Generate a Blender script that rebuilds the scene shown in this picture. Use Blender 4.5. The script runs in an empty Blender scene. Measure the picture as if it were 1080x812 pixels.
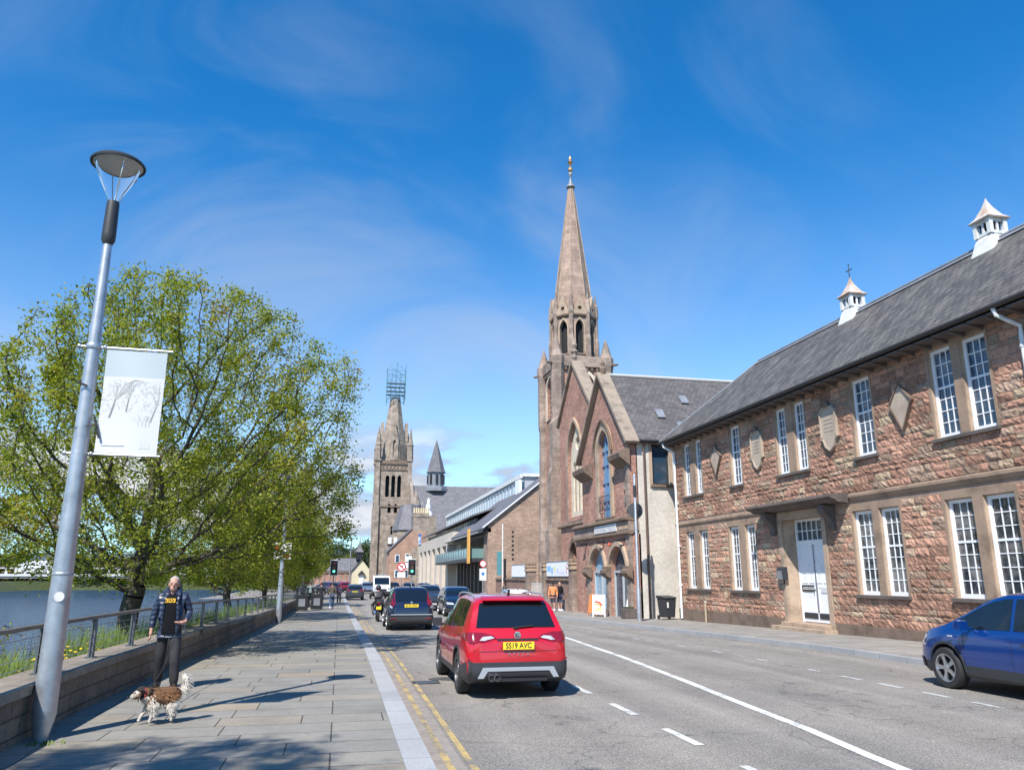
import bpy, bmesh, math, random
import numpy as np
from mathutils import Vector, Matrix
from mathutils.geometry import tessellate_polygon
from mathutils.bvhtree import BVHTree
R = math.radians
scene = bpy.context.scene
col = scene.collection

# ------------------------------------------------------------ camera, sky, sun, exposure
cd = bpy.data.cameras.new('camera'); cam = bpy.data.objects.new('camera', cd); col.objects.link(cam)
cam.location = (0, 0, 1.87); cam.rotation_euler = (R(90 + 13.9), 0, R(-12.2746))
cd.sensor_width = 36; cd.lens = 36 * 812 / 1080; cd.clip_end = 8000
scene.camera = cam
SUNV = Vector((-3.36, -4.9, 7.06)).normalized()
world = bpy.data.worlds.new('World'); scene.world = world; world.use_nodes = True
def build_world():
    nt = world.node_tree; N = nt.nodes; L = nt.links
    bg = N['Background']; bg.inputs['Strength'].default_value = 0.082
    sky = N.new('ShaderNodeTexSky'); sky.sky_type = 'NISHITA'; sky.sun_disc = False
    sky.sun_elevation = math.asin(SUNV.z); sky.sun_rotation = math.atan2(SUNV.x, SUNV.y)
    sky.air_density = 1.0; sky.dust_density = 0.0; sky.ozone_density = 1.6
    hs = N.new('ShaderNodeHueSaturation'); hs.inputs['Saturation'].default_value = 1.35; hs.inputs['Value'].default_value = 1.1
    tint = N.new('ShaderNodeMixRGB'); tint.blend_type = 'MULTIPLY'; tint.inputs[0].default_value = 1; tint.inputs[2].default_value = (0.50, 1.15, 1.62, 1)
    L.new(sky.outputs[0], tint.inputs[1]); L.new(tint.outputs[0], hs.inputs['Color'])
    tc = N.new('ShaderNodeTexCoord'); sep = N.new('ShaderNodeSeparateXYZ'); L.new(tc.outputs['Generated'], sep.inputs[0])
    def mth(op, a, b=None, clamp=False):
        m = N.new('ShaderNodeMath'); m.operation = op; m.use_clamp = clamp
        for i, v in enumerate((a, b)):
            if v is None: continue
            if isinstance(v, (int, float)): m.inputs[i].default_value = v
            else: L.new(v, m.inputs[i])
        return m.outputs[0]
    def rng(v, a, b, c=0, d=1):
        m = N.new('ShaderNodeMapRange'); m.interpolation_type = 'SMOOTHSTEP'; L.new(v, m.inputs[0])
        for i, q in enumerate((a, b, c, d)): m.inputs[i + 1].default_value = q
        return m.outputs[0]
    z = sep.outputs['Z']
    L.new(rng(z, 0.0, 0.55, 0.72, 1.08), hs.inputs['Saturation'])
    # low heaps of cumulus near the horizon
    mp = N.new('ShaderNodeMapping'); mp.inputs['Scale'].default_value = (5.2, 5.2, 15); mp.inputs['Location'].default_value = (3.1, 0.4, 0.3)
    L.new(tc.outputs['Generated'], mp.inputs[0])
    n = N.new('ShaderNodeTexNoise'); n.inputs['Scale'].default_value = 1.0; n.inputs['Detail'].default_value = 9; n.inputs['Roughness'].default_value = 0.55
    L.new(mp.outputs[0], n.inputs['Vector'])
    band = mth('MULTIPLY', rng(z, 0.0, 0.06), rng(z, 0.24, 0.11))
    az = rng(sep.outputs['X'], 0.22, -0.05, 0.35, 1.0)
    thr = mth('ADD', n.outputs[0], mth('MULTIPLY', mth('MULTIPLY', band, az), 0.20))
    cum = mth('MULTIPLY', rng(thr, 0.565, 0.66), band)
    # thin streaks of cirrus higher up
    mp2 = N.new('ShaderNodeMapping'); mp2.inputs['Scale'].default_value = (2.2, 7.0, 3.2); mp2.inputs['Rotation'].default_value = (0.3, 0.5, 0.9)
    L.new(tc.outputs['Generated'], mp2.inputs[0])
    n2 = N.new('ShaderNodeTexNoise'); n2.inputs['Scale'].default_value = 1.1; n2.inputs['Detail'].default_value = 9; n2.inputs['Roughness'].default_value = 0.52; n2.inputs['Distortion'].default_value = 1.0
    L.new(mp2.outputs[0], n2.inputs['Vector'])
    cir = mth('MULTIPLY', mth('MULTIPLY', rng(n2.outputs[0], 0.38, 0.78), 0.55), rng(z, 0.85, 0.25))
    cir = mth('MULTIPLY', cir, rng(sep.outputs['X'], 0.75, 0.1, 0.15, 1)); cir = mth('MULTIPLY', cir, rng(sep.outputs['Y'], -0.1, 0.35))
    cum = mth('MULTIPLY', cum, rng(sep.outputs['Y'], 0.1, 0.5))
    mx = N.new('ShaderNodeMixRGB'); mx.inputs[2].default_value = (4.6, 5.4, 6.6, 1); L.new(cir, mx.inputs[0]); L.new(hs.outputs[0], mx.inputs[1])
    # cloud shade: darker bases from a second noise lookup
    cc = N.new('ShaderNodeMixRGB'); cc.inputs[1].default_value = (3.6, 4.4, 5.9, 1); cc.inputs[2].default_value = (7.4, 7.7, 8.2, 1)
    L.new(rng(thr, 0.60, 0.76), cc.inputs[0])
    mx2 = N.new('ShaderNodeMixRGB'); L.new(cum, mx2.inputs[0]); L.new(mx.outputs[0], mx2.inputs[1]); L.new(cc.outputs[0], mx2.inputs[2])
    L.new(mx2.outputs[0], bg.inputs[0])
build_world()
sl = bpy.data.lights.new('sun', 'SUN'); sl.energy = 5.0; sl.angle = R(0.53); sl.color = (1, 0.955, 0.89)
so = bpy.data.objects.new('sun', sl); col.objects.link(so); so.rotation_euler = SUNV.to_track_quat('Z', 'Y').to_euler(); so.location = (-20, -20, 40)
scene.view_settings.view_transform = 'Standard'; scene.view_settings.look = 'None'
scene.view_settings.exposure = 0.52; scene.view_settings.gamma = 1
scene.view_settings.use_curve_mapping = False
scene.render.engine = 'CYCLES'
scene.cycles.max_bounces = 6; scene.cycles.transparent_max_bounces = 12

# ------------------------------------------------------------ materials
MATS = {}
def newmat(name):
    m = bpy.data.materials.new(name); m.use_nodes = True; nt = m.node_tree
    b = nt.nodes['Principled BSDF']; MATS[name] = m
    return m, nt, b
def c4(c): return (c[0], c[1], c[2], 1)
def objcoord(nt):
    tc = nt.nodes.new('ShaderNodeTexCoord'); return tc.outputs['Object']
def wallcoord(nt, zs=1.0):
    """object coordinates laid on whichever upright face: (along the wall, up, 0)"""
    N = nt.nodes; L = nt.links
    tc = N.new('ShaderNodeTexCoord'); s = N.new('ShaderNodeSeparateXYZ'); L.new(tc.outputs['Object'], s.inputs[0])
    s2 = N.new('ShaderNodeSeparateXYZ'); L.new(tc.outputs['Normal'], s2.inputs[0])
    a = N.new('ShaderNodeMath'); a.operation = 'ABSOLUTE'; L.new(s2.outputs[0], a.inputs[0])
    b = N.new('ShaderNodeMath'); b.operation = 'ABSOLUTE'; L.new(s2.outputs[1], b.inputs[0])
    g = N.new('ShaderNodeMath'); g.operation = 'GREATER_THAN'; L.new(a.outputs[0], g.inputs[0]); L.new(b.outputs[0], g.inputs[1])
    mx = N.new('ShaderNodeMix'); L.new(g.outputs[0], mx.inputs[0]); L.new(s.outputs[0], mx.inputs[2]); L.new(s.outputs[1], mx.inputs[3])
    zz = N.new('ShaderNodeMath'); zz.operation = 'MULTIPLY'; zz.inputs[1].default_value = zs; L.new(s.outputs[2], zz.inputs[0])
    cb = N.new('ShaderNodeCombineXYZ'); L.new(mx.outputs[0], cb.inputs[0]); L.new(zz.outputs[0], cb.inputs[1])
    return cb.outputs[0]
def noise(nt, vec, scale, detail=4, rough=0.6):
    n = nt.nodes.new('ShaderNodeTexNoise'); n.inputs['Scale'].default_value = scale
    n.inputs['Detail'].default_value = detail; n.inputs['Roughness'].default_value = rough
    if vec is not None: nt.links.new(vec, n.inputs['Vector'])
    return n.outputs[0]
def ramp(nt, fac, stops):
    r = nt.nodes.new('ShaderNodeValToRGB'); e = r.color_ramp.elements
    e[0].position, e[0].color = stops[0][0], c4(stops[0][1]); e[1].position, e[1].color = stops[-1][0], c4(stops[-1][1])
    for p, c in stops[1:-1]:
        x = e.new(p); x.color = c4(c)
    nt.links.new(fac, r.inputs[0]); return r.outputs[0]
def mixc(nt, fac, a, b, mode='MIX'):
    m = nt.nodes.new('ShaderNodeMixRGB'); m.blend_type = mode
    for i, v in enumerate((fac, a, b)):
        if isinstance(v, (int, float)): m.inputs[i].default_value = v
        elif isinstance(v, tuple): m.inputs[i].default_value = c4(v)
        else: nt.links.new(v, m.inputs[i])
    return m.outputs[0]
def bump(nt, b, h, strength=0.4, dist=0.02):
    n = nt.nodes.new('ShaderNodeBump'); n.inputs['Strength'].default_value = strength; n.inputs['Distance'].default_value = dist
    nt.links.new(h, n.inputs['Height']); nt.links.new(n.outputs[0], b.inputs['Normal'])
def sc(c, k): return (c[0] * k, c[1] * k, c[2] * k)
def plain(name, c, rough=0.6, metal=0.0, var=0.0, scale=3.0, bmp=0.0, spec=None, coat=0.0):
    if name in MATS: return MATS[name]
    m, nt, b = newmat(name); b.inputs['Base Color'].default_value = c4(c)
    b.inputs['Roughness'].default_value = rough; b.inputs['Metallic'].default_value = metal
    if coat: b.inputs['Coat Weight'].default_value = coat; b.inputs['Coat Roughness'].default_value = 0.03
    if spec is not None: b.inputs['Specular IOR Level'].default_value = spec
    if var:
        o = objcoord(nt); n = noise(nt, o, scale, 6, 0.62)
        nt.links.new(ramp(nt, n, [(0.3, sc(c, 1 - var)), (0.5, c), (0.72, sc(c, 1 + var * .7))]), b.inputs['Base Color'])
        if bmp: bump(nt, b, noise(nt, o, scale * 9, 4), bmp, 0.01)
    return m
def masonry(name, c1, c2, mortar, bw, rh, ms=0.012, dirt=0.35, bmp=0.6, auto=True, off=0.5, speck=8.0, bias=0.0):
    m, nt, b = newmat(name); N = nt.nodes; L = nt.links
    v = wallcoord(nt) if auto else objcoord(nt)
    br = N.new('ShaderNodeTexBrick'); L.new(v, br.inputs['Vector']); br.inputs['Scale'].default_value = 1
    br.inputs['Brick Width'].default_value = bw; br.inputs['Row Height'].default_value = rh; br.inputs['Mortar Size'].default_value = ms
    br.inputs['Mortar Smooth'].default_value = 0.15; br.inputs['Color1'].default_value = c4(c1); br.inputs['Color2'].default_value = c4(c2)
    br.inputs['Mortar'].default_value = c4(mortar); br.offset = off; br.inputs['Bias'].default_value = bias
    o = objcoord(nt)
    n1 = noise(nt, o, 0.7, 5); n2 = noise(nt, o, speck, 5)
    c = mixc(nt, 1.0, br.outputs['Color'], ramp(nt, n1, [(0.3, (1 - dirt,) * 3), (0.7, (1 + dirt * .35,) * 3)]), 'MULTIPLY')
    c = mixc(nt, 1.0, c, ramp(nt, n2, [(0.3, (0.78,) * 3), (0.7, (1.15,) * 3)]), 'MULTIPLY')
    L.new(c, b.inputs['Base Color']); b.inputs['Roughness'].default_value = 0.9; b.inputs['Specular IOR Level'].default_value = 0.25
    sub = N.new('ShaderNodeMath'); sub.operation = 'SUBTRACT'; L.new(n2, sub.inputs[0]); L.new(br.outputs['Fac'], sub.inputs[1])
    bump(nt, b, sub.outputs[0], bmp, 0.02); return m
def stonecol(name, c, dirt=0.4, bmp=0.35, scale=1.6):
    m, nt, b = newmat(name); o = objcoord(nt)
    n1 = noise(nt, o, scale, 6, 0.65); n2 = noise(nt, o, scale * 11, 4)
    cc = ramp(nt, n1, [(0.28, sc(c, 1 - dirt)), (0.5, c), (0.75, sc(c, 1.15))])
    cc = mixc(nt, 1.0, cc, ramp(nt, n2, [(0.3, (0.85,) * 3), (0.7, (1.1,) * 3)]), 'MULTIPLY')
    nt.links.new(cc, b.inputs['Base Color']); b.inputs['Roughness'].default_value = 0.9; b.inputs['Specular IOR Level'].default_value = 0.2
    bump(nt, b, n2, bmp, 0.01); return m

def m_blocks():
    m, nt, b = newmat('rock_faced_sandstone'); o = objcoord(nt)
    a = nt.nodes.new('ShaderNodeVertexColor'); a.layer_name = 'Col'
    n1 = noise(nt, o, 9, 7, 0.7); n2 = noise(nt, o, 0.5, 4); n3 = noise(nt, o, 40, 3)
    c = mixc(nt, 1.0, a.outputs[0], ramp(nt, n1, [(0.28, (0.66, .62, .6)), (0.5, (1, 1, 1)), (0.75, (1.22, 1.2, 1.1))]), 'MULTIPLY')
    c = mixc(nt, 1.0, c, ramp(nt, n2, [(0.3, (0.72,) * 3), (0.6, (1.08,) * 3)]), 'MULTIPLY')
    nt.links.new(c, b.inputs['Base Color']); b.inputs['Roughness'].default_value = 0.93; b.inputs['Specular IOR Level'].default_value = 0.15
    bump(nt, b, n1, 0.7, 0.03); return m
BLOCK = m_blocks()
MORTAR = stonecol('lime_mortar', (0.34, 0.24, 0.18), 0.3)
DRESS = stonecol('dressed_sandstone', (0.42, 0.315, 0.23), 0.42)
DRESSD = stonecol('weathered_dark_sandstone', (0.20, 0.145, 0.11), 0.5)
DRESSM = stonecol('brown_dressed_stone', (0.33, 0.235, 0.17), 0.42)
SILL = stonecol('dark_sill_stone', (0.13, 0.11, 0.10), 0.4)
BRICKR = masonry('red_rubble_brick', (0.52, 0.265, 0.19), (0.34, 0.16, 0.12), (0.46, 0.35, 0.28), 0.34, 0.13, 0.014, 0.3, 0.9, bias=-0.1)
RUBBLE = masonry('red_rubble_wall', (0.36, 0.20, 0.15), (0.25, 0.14, 0.11), (0.33, 0.25, 0.2), 0.26, 0.13, 0.02, 0.3, 1.0)
STONEP = masonry('pale_ashlar', (0.41, 0.31, 0.25), (0.32, 0.245, 0.20), (0.26, 0.21, 0.17), 0.7, 0.34, 0.01, 0.45, 0.4, speck=3)
STONET = masonry('tower_ashlar', (0.40, 0.325, 0.26), (0.33, 0.265, 0.21), (0.22, 0.18, 0.15), 0.9, 0.45, 0.02, 0.45, 0.4, speck=1.2)
BRICKB = masonry('buff_brown_brick', (0.46, 0.30, 0.21), (0.33, 0.20, 0.14), (0.44, 0.36, 0.29), 0.45, 0.17, 0.02, 0.25, 0.6, speck=5)
def m_slate(name, c1, c2, lich, lf):
    m, nt, b = newmat(name); N = nt.nodes; L = nt.links
    v = wallcoord(nt, 1.35)
    br = N.new('ShaderNodeTexBrick'); L.new(v, br.inputs['Vector']); br.inputs['Scale'].default_value = 1
    br.inputs['Brick Width'].default_value = 0.28; br.inputs['Row Height'].default_value = 0.24; br.inputs['Mortar Size'].default_value = 0.014
    br.inputs['Color1'].default_value = c4(c1); br.inputs['Color2'].default_value = c4(c2); br.inputs['Mortar'].default_value = c4(sc(c1, 0.3))
    o = objcoord(nt); mp = N.new('ShaderNodeMapping'); mp.inputs['Scale'].default_value = (0.5, 1.4, 0.35); L.new(o, mp.inputs[0])
    n1 = noise(nt, mp.outputs[0], 1.6, 7, 0.7); n2 = noise(nt, o, 14, 5)
    c = mixc(nt, ramp(nt, n1, [(0.5, (0, 0, 0)), (0.72, (lf,) * 3)]), br.outputs['Color'], lich)
    c = mixc(nt, 1.0, c, ramp(nt, n2, [(0.3, (0.7,) * 3), (0.7, (1.25,) * 3)]), 'MULTIPLY')
    L.new(c, b.inputs['Base Color']); b.inputs['Roughness'].default_value = 0.62
    bump(nt, b, mixc(nt, 0.5, br.outputs['Fac'], n2), 0.5, 0.02); return m
SLATE = m_slate('old_slate', (0.135, 0.122, 0.105), (0.075, 0.067, 0.06), (0.30, 0.28, 0.24), 0.5)
SLATEG = m_slate('grey_violet_slate', (0.17, 0.16, 0.175), (0.12, 0.115, 0.125), (0.3, 0.29, 0.29), 0.5)
SLATEH = m_slate('brown_grey_slate', (0.135, 0.12, 0.115), (0.09, 0.08, 0.078), (0.24, 0.22, 0.20), 0.4)
HARL = stonecol('beige_harling', (0.60, 0.55, 0.48), 0.2, 0.5, 0.6)
LEAD = plain('grey_lead', (0.24, 0.25, 0.27), 0.55, 0.2, 0.25, 2)
WHITE = plain('white_paint', (0.80, 0.81, 0.82), 0.45, var=0.05, scale=4)
WHITEF = plain('aged_white_paint', (0.66, 0.65, 0.62), 0.6, var=0.2, scale=5)
BLACK = plain('black_paint', (0.018, 0.018, 0.02), 0.45)
DARK = plain('dark_void', (0.012, 0.012, 0.014), 0.8)
CASTI = plain('cast_iron', (0.05, 0.045, 0.042), 0.6, 0.3)
STEEL = plain('galvanised_steel', (0.50, 0.51, 0.53), 0.42, 0.75, 0.25, 5, 0.15)
STEELG = plain('grey_painted_steel', (0.12, 0.135, 0.15), 0.45, 0.4)
PLAST = plain('dark_grey_plastic', (0.035, 0.037, 0.042), 0.5)
RUBBER = plain('tyre_rubber', (0.022, 0.022, 0.023), 0.78)
ALLOY = plain('alloy', (0.55, 0.56, 0.58), 0.3, 0.9)
CHROME = plain('chrome', (0.7, 0.7, 0.72), 0.15, 1.0)
def m_glass(name, c, rough=0.06, wob=0.03, curt=None):
    m, nt, b = newmat(name); b.inputs['Base Color'].default_value = c4(c); b.inputs['Roughness'].default_value = rough
    b.inputs['Specular IOR Level'].default_value = 0.9; o = objcoord(nt)
    oi = nt.nodes.new('ShaderNodeObjectInfo'); mu = nt.nodes.new('ShaderNodeMath'); mu.operation = 'MULTIPLY'; mu.inputs[1].default_value = 37; nt.links.new(oi.outputs['Random'], mu.inputs[0])
    va = nt.nodes.new('ShaderNodeVectorMath'); va.operation = 'ADD'; nt.links.new(o, va.inputs[0]); nt.links.new(mu.outputs[0], va.inputs[1]); o = va.outputs[0]
    if curt:
        n = noise(nt, o, 1.3, 4); nt.links.new(ramp(nt, n, [(0.46, c), (0.56, sc(curt, .6)), (0.66, curt)]), b.inputs['Base Color'])
    if wob: bump(nt, b, noise(nt, o, 2.2, 2), wob, 0.4)
    return m
GLASS = m_glass('window_glass', (0.022, 0.055, 0.095), 0.05, 0.09, (0.07, 0.10, 0.14))
GLASSC = m_glass('window_glass_curtained', (0.03, 0.035, 0.045), 0.05, 0.05, (0.23, 0.22, 0.22))
GLASSB = m_glass('blue_tinted_glass', (0.12, 0.32, 0.55), 0.08, 0.05, (0.2, 0.42, 0.6))
GLASSCL = m_glass('pale_blue_glazing', (0.22, 0.42, 0.56), 0.15, 0.05, (0.45, 0.6, 0.7))
CARGL = m_glass('car_glass', (0.008, 0.011, 0.014), 0.03, 0)

# ------------------------------------------------------------ mesh helpers
class MB:
    def __init__(s): s.v = []; s.f = []; s.m = []; s.mi = 0; s.mats = []
    def mat(s, m):
        if m not in s.mats: s.mats.append(m)
        s.mi = s.mats.index(m); return s
    def add(s, vs, fs):
        o = len(s.v); s.v += [tuple(v) for v in vs]; s.f += [[i + o for i in f] for f in fs]; s.m += [s.mi] * len(fs); return s
    def box(s, x0, x1, y0, y1, z0, z1):
        vs = [(x, y, z) for z in (z0, z1) for y in (y0, y1) for x in (x0, x1)]
        return s.add(vs, [(0, 2, 3, 1), (4, 5, 7, 6), (0, 1, 5, 4), (2, 6, 7, 3), (0, 4, 6, 2), (1, 3, 7, 5)])
    def prism(s, poly, ax, a, b):
        """poly in the two other axes, extruded along ax"""
        n = len(poly)
        def P(p, t): return {'x': (t, p[0], p[1]), 'y': (p[0], t, p[1]), 'z': (p[0], p[1], t)}[ax]
        vs = [P(p, a) for p in poly] + [P(p, b) for p in poly]
        return s.add(vs, [list(range(n))[::-1], list(range(n, 2 * n))] + [(i, (i + 1) % n, n + (i + 1) % n, n + i) for i in range(n)])
    def tube(s, pts, r, n=8, cap=True):
        pts = [Vector(p) for p in pts]; rs = r if isinstance(r, (list, tuple)) else [r] * len(pts)
        vs = []; fs = []
        for i, p in enumerate(pts):
            d = (pts[min(i + 1, len(pts) - 1)] - pts[max(i - 1, 0)]).normalized()
            up = Vector((0, 0, 1)) if abs(d.z) < 0.95 else Vector((1, 0, 0))
            a = d.cross(up).normalized(); b = d.cross(a)
            for k in range(n):
                t = 2 * math.pi * k / n; vs.append(p + (a * math.cos(t) + b * math.sin(t)) * rs[i])
        for i in range(len(pts) - 1):
            for k in range(n):
                fs.append((i * n + k, i * n + (k + 1) % n, (i + 1) * n + (k + 1) % n, (i + 1) * n + k))
        if cap: fs += [list(range(n)), list(range((len(pts) - 1) * n, len(pts) * n))[::-1]]
        return s.add(vs, fs)
    def lathe(s, prof, c, n=24, ax='z', rot=0.0, cap=True):
        vs = []; fs = []
        for r, t in prof:
            for k in range(n):
                a = 2 * math.pi * k / n + rot; x, y = r * math.cos(a), r * math.sin(a)
                vs.append({'z': (c[0] + x, c[1] + y, c[2] + t), 'x': (c[0] + t, c[1] + x, c[2] + y), 'y': (c[0] + x, c[1] + t, c[2] + y)}[ax])
        for i in range(len(prof) - 1):
            for k in range(n):
                fs.append((i * n + k, i * n + (k + 1) % n, (i + 1) * n + (k + 1) % n, (i + 1) * n + k))
        if cap: fs += [list(range(n))[::-1], list(range((len(prof) - 1) * n, len(prof) * n))]
        return s.add(vs, fs)
    def plate(s, outer, holes, fn, d0, d1):
        """flat wall with holes; fn(u,v,d) -> xyz"""
        loops = [outer] + list(holes); tess = tessellate_polygon([[Vector((p[0], p[1], 0)) for p in l] for l in loops])
        flat = [p for l in loops for p in l]; n = len(flat)
        vs = [fn(p[0], p[1], d0) for p in flat] + [fn(p[0], p[1], d1) for p in flat]
        fs = [t for t in tess] + [tuple(i + n for i in t[::-1]) for t in tess]
        o = 0
        for l in loops:
            k = len(l)
            for i in range(k):
                a, b = o + i, o + (i + 1) % k; fs.append((a, b, b + n, a + n))
            o += k
        return s.add(vs, fs)
    def build(s, name, mat=None, parent=None, smooth=False, bevel=0):
        me = bpy.data.meshes.new(name); me.from_pydata(s.v, [], s.f)
        mats = s.mats if s.mats else [mat]
        for m in mats: me.materials.append(m)
        if s.mats: me.polygons.foreach_set('material_index', s.m)
        bm = bmesh.new(); bm.from_mesh(me); bmesh.ops.recalc_face_normals(bm, faces=bm.faces)
        if bevel: bmesh.ops.bevel(bm, geom=bm.edges[:], offset=bevel, segments=2, affect='EDGES', profile=0.6)
        bm.to_mesh(me); bm.free()
        if smooth:
            me.polygons.foreach_set('use_smooth', [True] * len(me.polygons))
            if hasattr(me, 'set_sharp_from_angle'): me.set_sharp_from_angle(angle=R(38))
        o = bpy.data.objects.new(name, me); col.objects.link(o)
        if parent: o.parent = parent
        return o
def tag(o, label=None, cat=None, group=None, kind=None):
    if label: o['label'] = label
    if cat: o['category'] = cat
    if group: o['group'] = group
    if kind: o['kind'] = kind
    return o
def thing(name, label, cat, loc=(0, 0, 0), rz=0, group=None):
    o = bpy.data.objects.new(name, None); col.objects.link(o); o.location = loc; o.rotation_euler = (0, 0, rz)
    return tag(o, label, cat, group)
def struct(o): o['kind'] = 'structure'; return o
def kids(o): return [c for c in bpy.data.objects if c.parent == o]
def copy_tree(o, parent=None):
    c = o.copy(); col.objects.link(c); c.parent = parent
    for ch in kids(o): copy_tree(ch, c)
    return c
def text(body, size, mtx, mat, name, parent=None, ext=0.003, align='CENTER', sx=1.0, bold=0.0):
    cu = bpy.data.curves.new('t', 'FONT'); cu.body = body; cu.size = size; cu.extrude = ext; cu.align_x = align; cu.align_y = 'CENTER'; cu.offset = bold
    t = bpy.data.objects.new('t', cu); col.objects.link(t); dg = bpy.context.evaluated_depsgraph_get()
    me = bpy.data.meshes.new_from_object(t.evaluated_get(dg)); bpy.data.objects.remove(t)
    me.transform(Matrix.Diagonal((sx, 1, 1, 1))); me.transform(mtx); me.materials.clear(); me.materials.append(mat)
    o = bpy.data.objects.new(name, me); col.objects.link(o); o.parent = parent; return o
def basis(o, x, y):
    x = Vector(x).normalized(); y = Vector(y).normalized(); z = x.cross(y)
    return Matrix(((x[0], y[0], z[0], o[0]), (x[1], y[1], z[1], o[1]), (x[2], y[2], z[2], o[2]), (0, 0, 0, 1)))
def arch(c, hw, z0, zs, zt, n=10):
    """opening outline: jambs from z0 to the springing zs, arch up to zt (round when zt-zs==hw, else pointed)"""
    pts = [(c - hw, z0), (c + hw, z0)]
    if abs((zt - zs) - hw) < 0.02:
        for i in range(n + 1):
            t = math.pi * i / n; pts.append((c + hw * math.cos(t), zs + hw * math.sin(t)))
    else:
        h = zt - zs; rr = (hw * hw + h * h) / (2 * hw)
        t1 = math.atan2(h, rr - hw) if rr > hw else math.pi - math.atan2(h, hw - rr)
        for i in range(n + 1):
            t = t1 * i / n; pts.append((c + hw - rr + rr * math.cos(t), zs + rr * math.sin(t)))
        for i in range(n - 1, -1, -1):
            t = t1 * i / n; pts.append((c - hw + rr - rr * math.cos(t), zs + rr * math.sin(t)))
    return pts
def rect(a, b, c, d): return [(a, c), (b, c), (b, d), (a, d)]
PX = lambda X: (lambda u, v, d: (X + d, u, v))      # wall facing -X
PY = lambda Y: (lambda u, v, d: (u, Y + d, v))      # wall facing -Y

# ground level along the street: flat at first, then a slight dip
GY = [-60, 18, 26, 32, 40, 55, 80, 400]; GZ = [0, 0, -0.12, -0.22, -0.32, -0.42, -0.42, -0.42]
def gz(y): return float(np.interp(y, GY, GZ))
def ribbon(fnl, fnr, ys, dz, thick=None):
    """strip following the street, between two x-functions"""
    mb = MB(); vs = []; fs = []
    for y in ys:
        z = gz(y) + dz; vs += [(fnl(y), y, z), (fnr(y), y, z)]
    for i in range(len(ys) - 1): fs.append((2 * i, 2 * i + 1, 2 * i + 3, 2 * i + 2))
    mb.add(vs, fs)
    if thick:
        vs = []; fs = []
        for f in (fnl, fnr):
            o = len(vs)
            for y in ys:
                z = gz(y) + dz; vs += [(f(y), y, z), (f(y), y, z - thick)]
            for i in range(len(ys) - 1): fs.append((o + 2 * i, o + 2 * i + 1, o + 2 * i + 3, o + 2 * i + 2))
        mb.add(vs, fs)
        for y in (ys[0], ys[-1]):
            z = gz(y) + dz; mb.add([(fnl(y), y, z), (fnr(y), y, z), (fnr(y), y, z - thick), (fnl(y), y, z - thick)], [(0, 1, 2, 3)])
    return mb
def yr(a, b, st=2.0):
    n = max(1, int(math.ceil((b - a) / st))); return [a + (b - a) * i / n for i in range(n + 1)]
def itp(xs, vs): return lambda y: float(np.interp(y, xs, vs))
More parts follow.
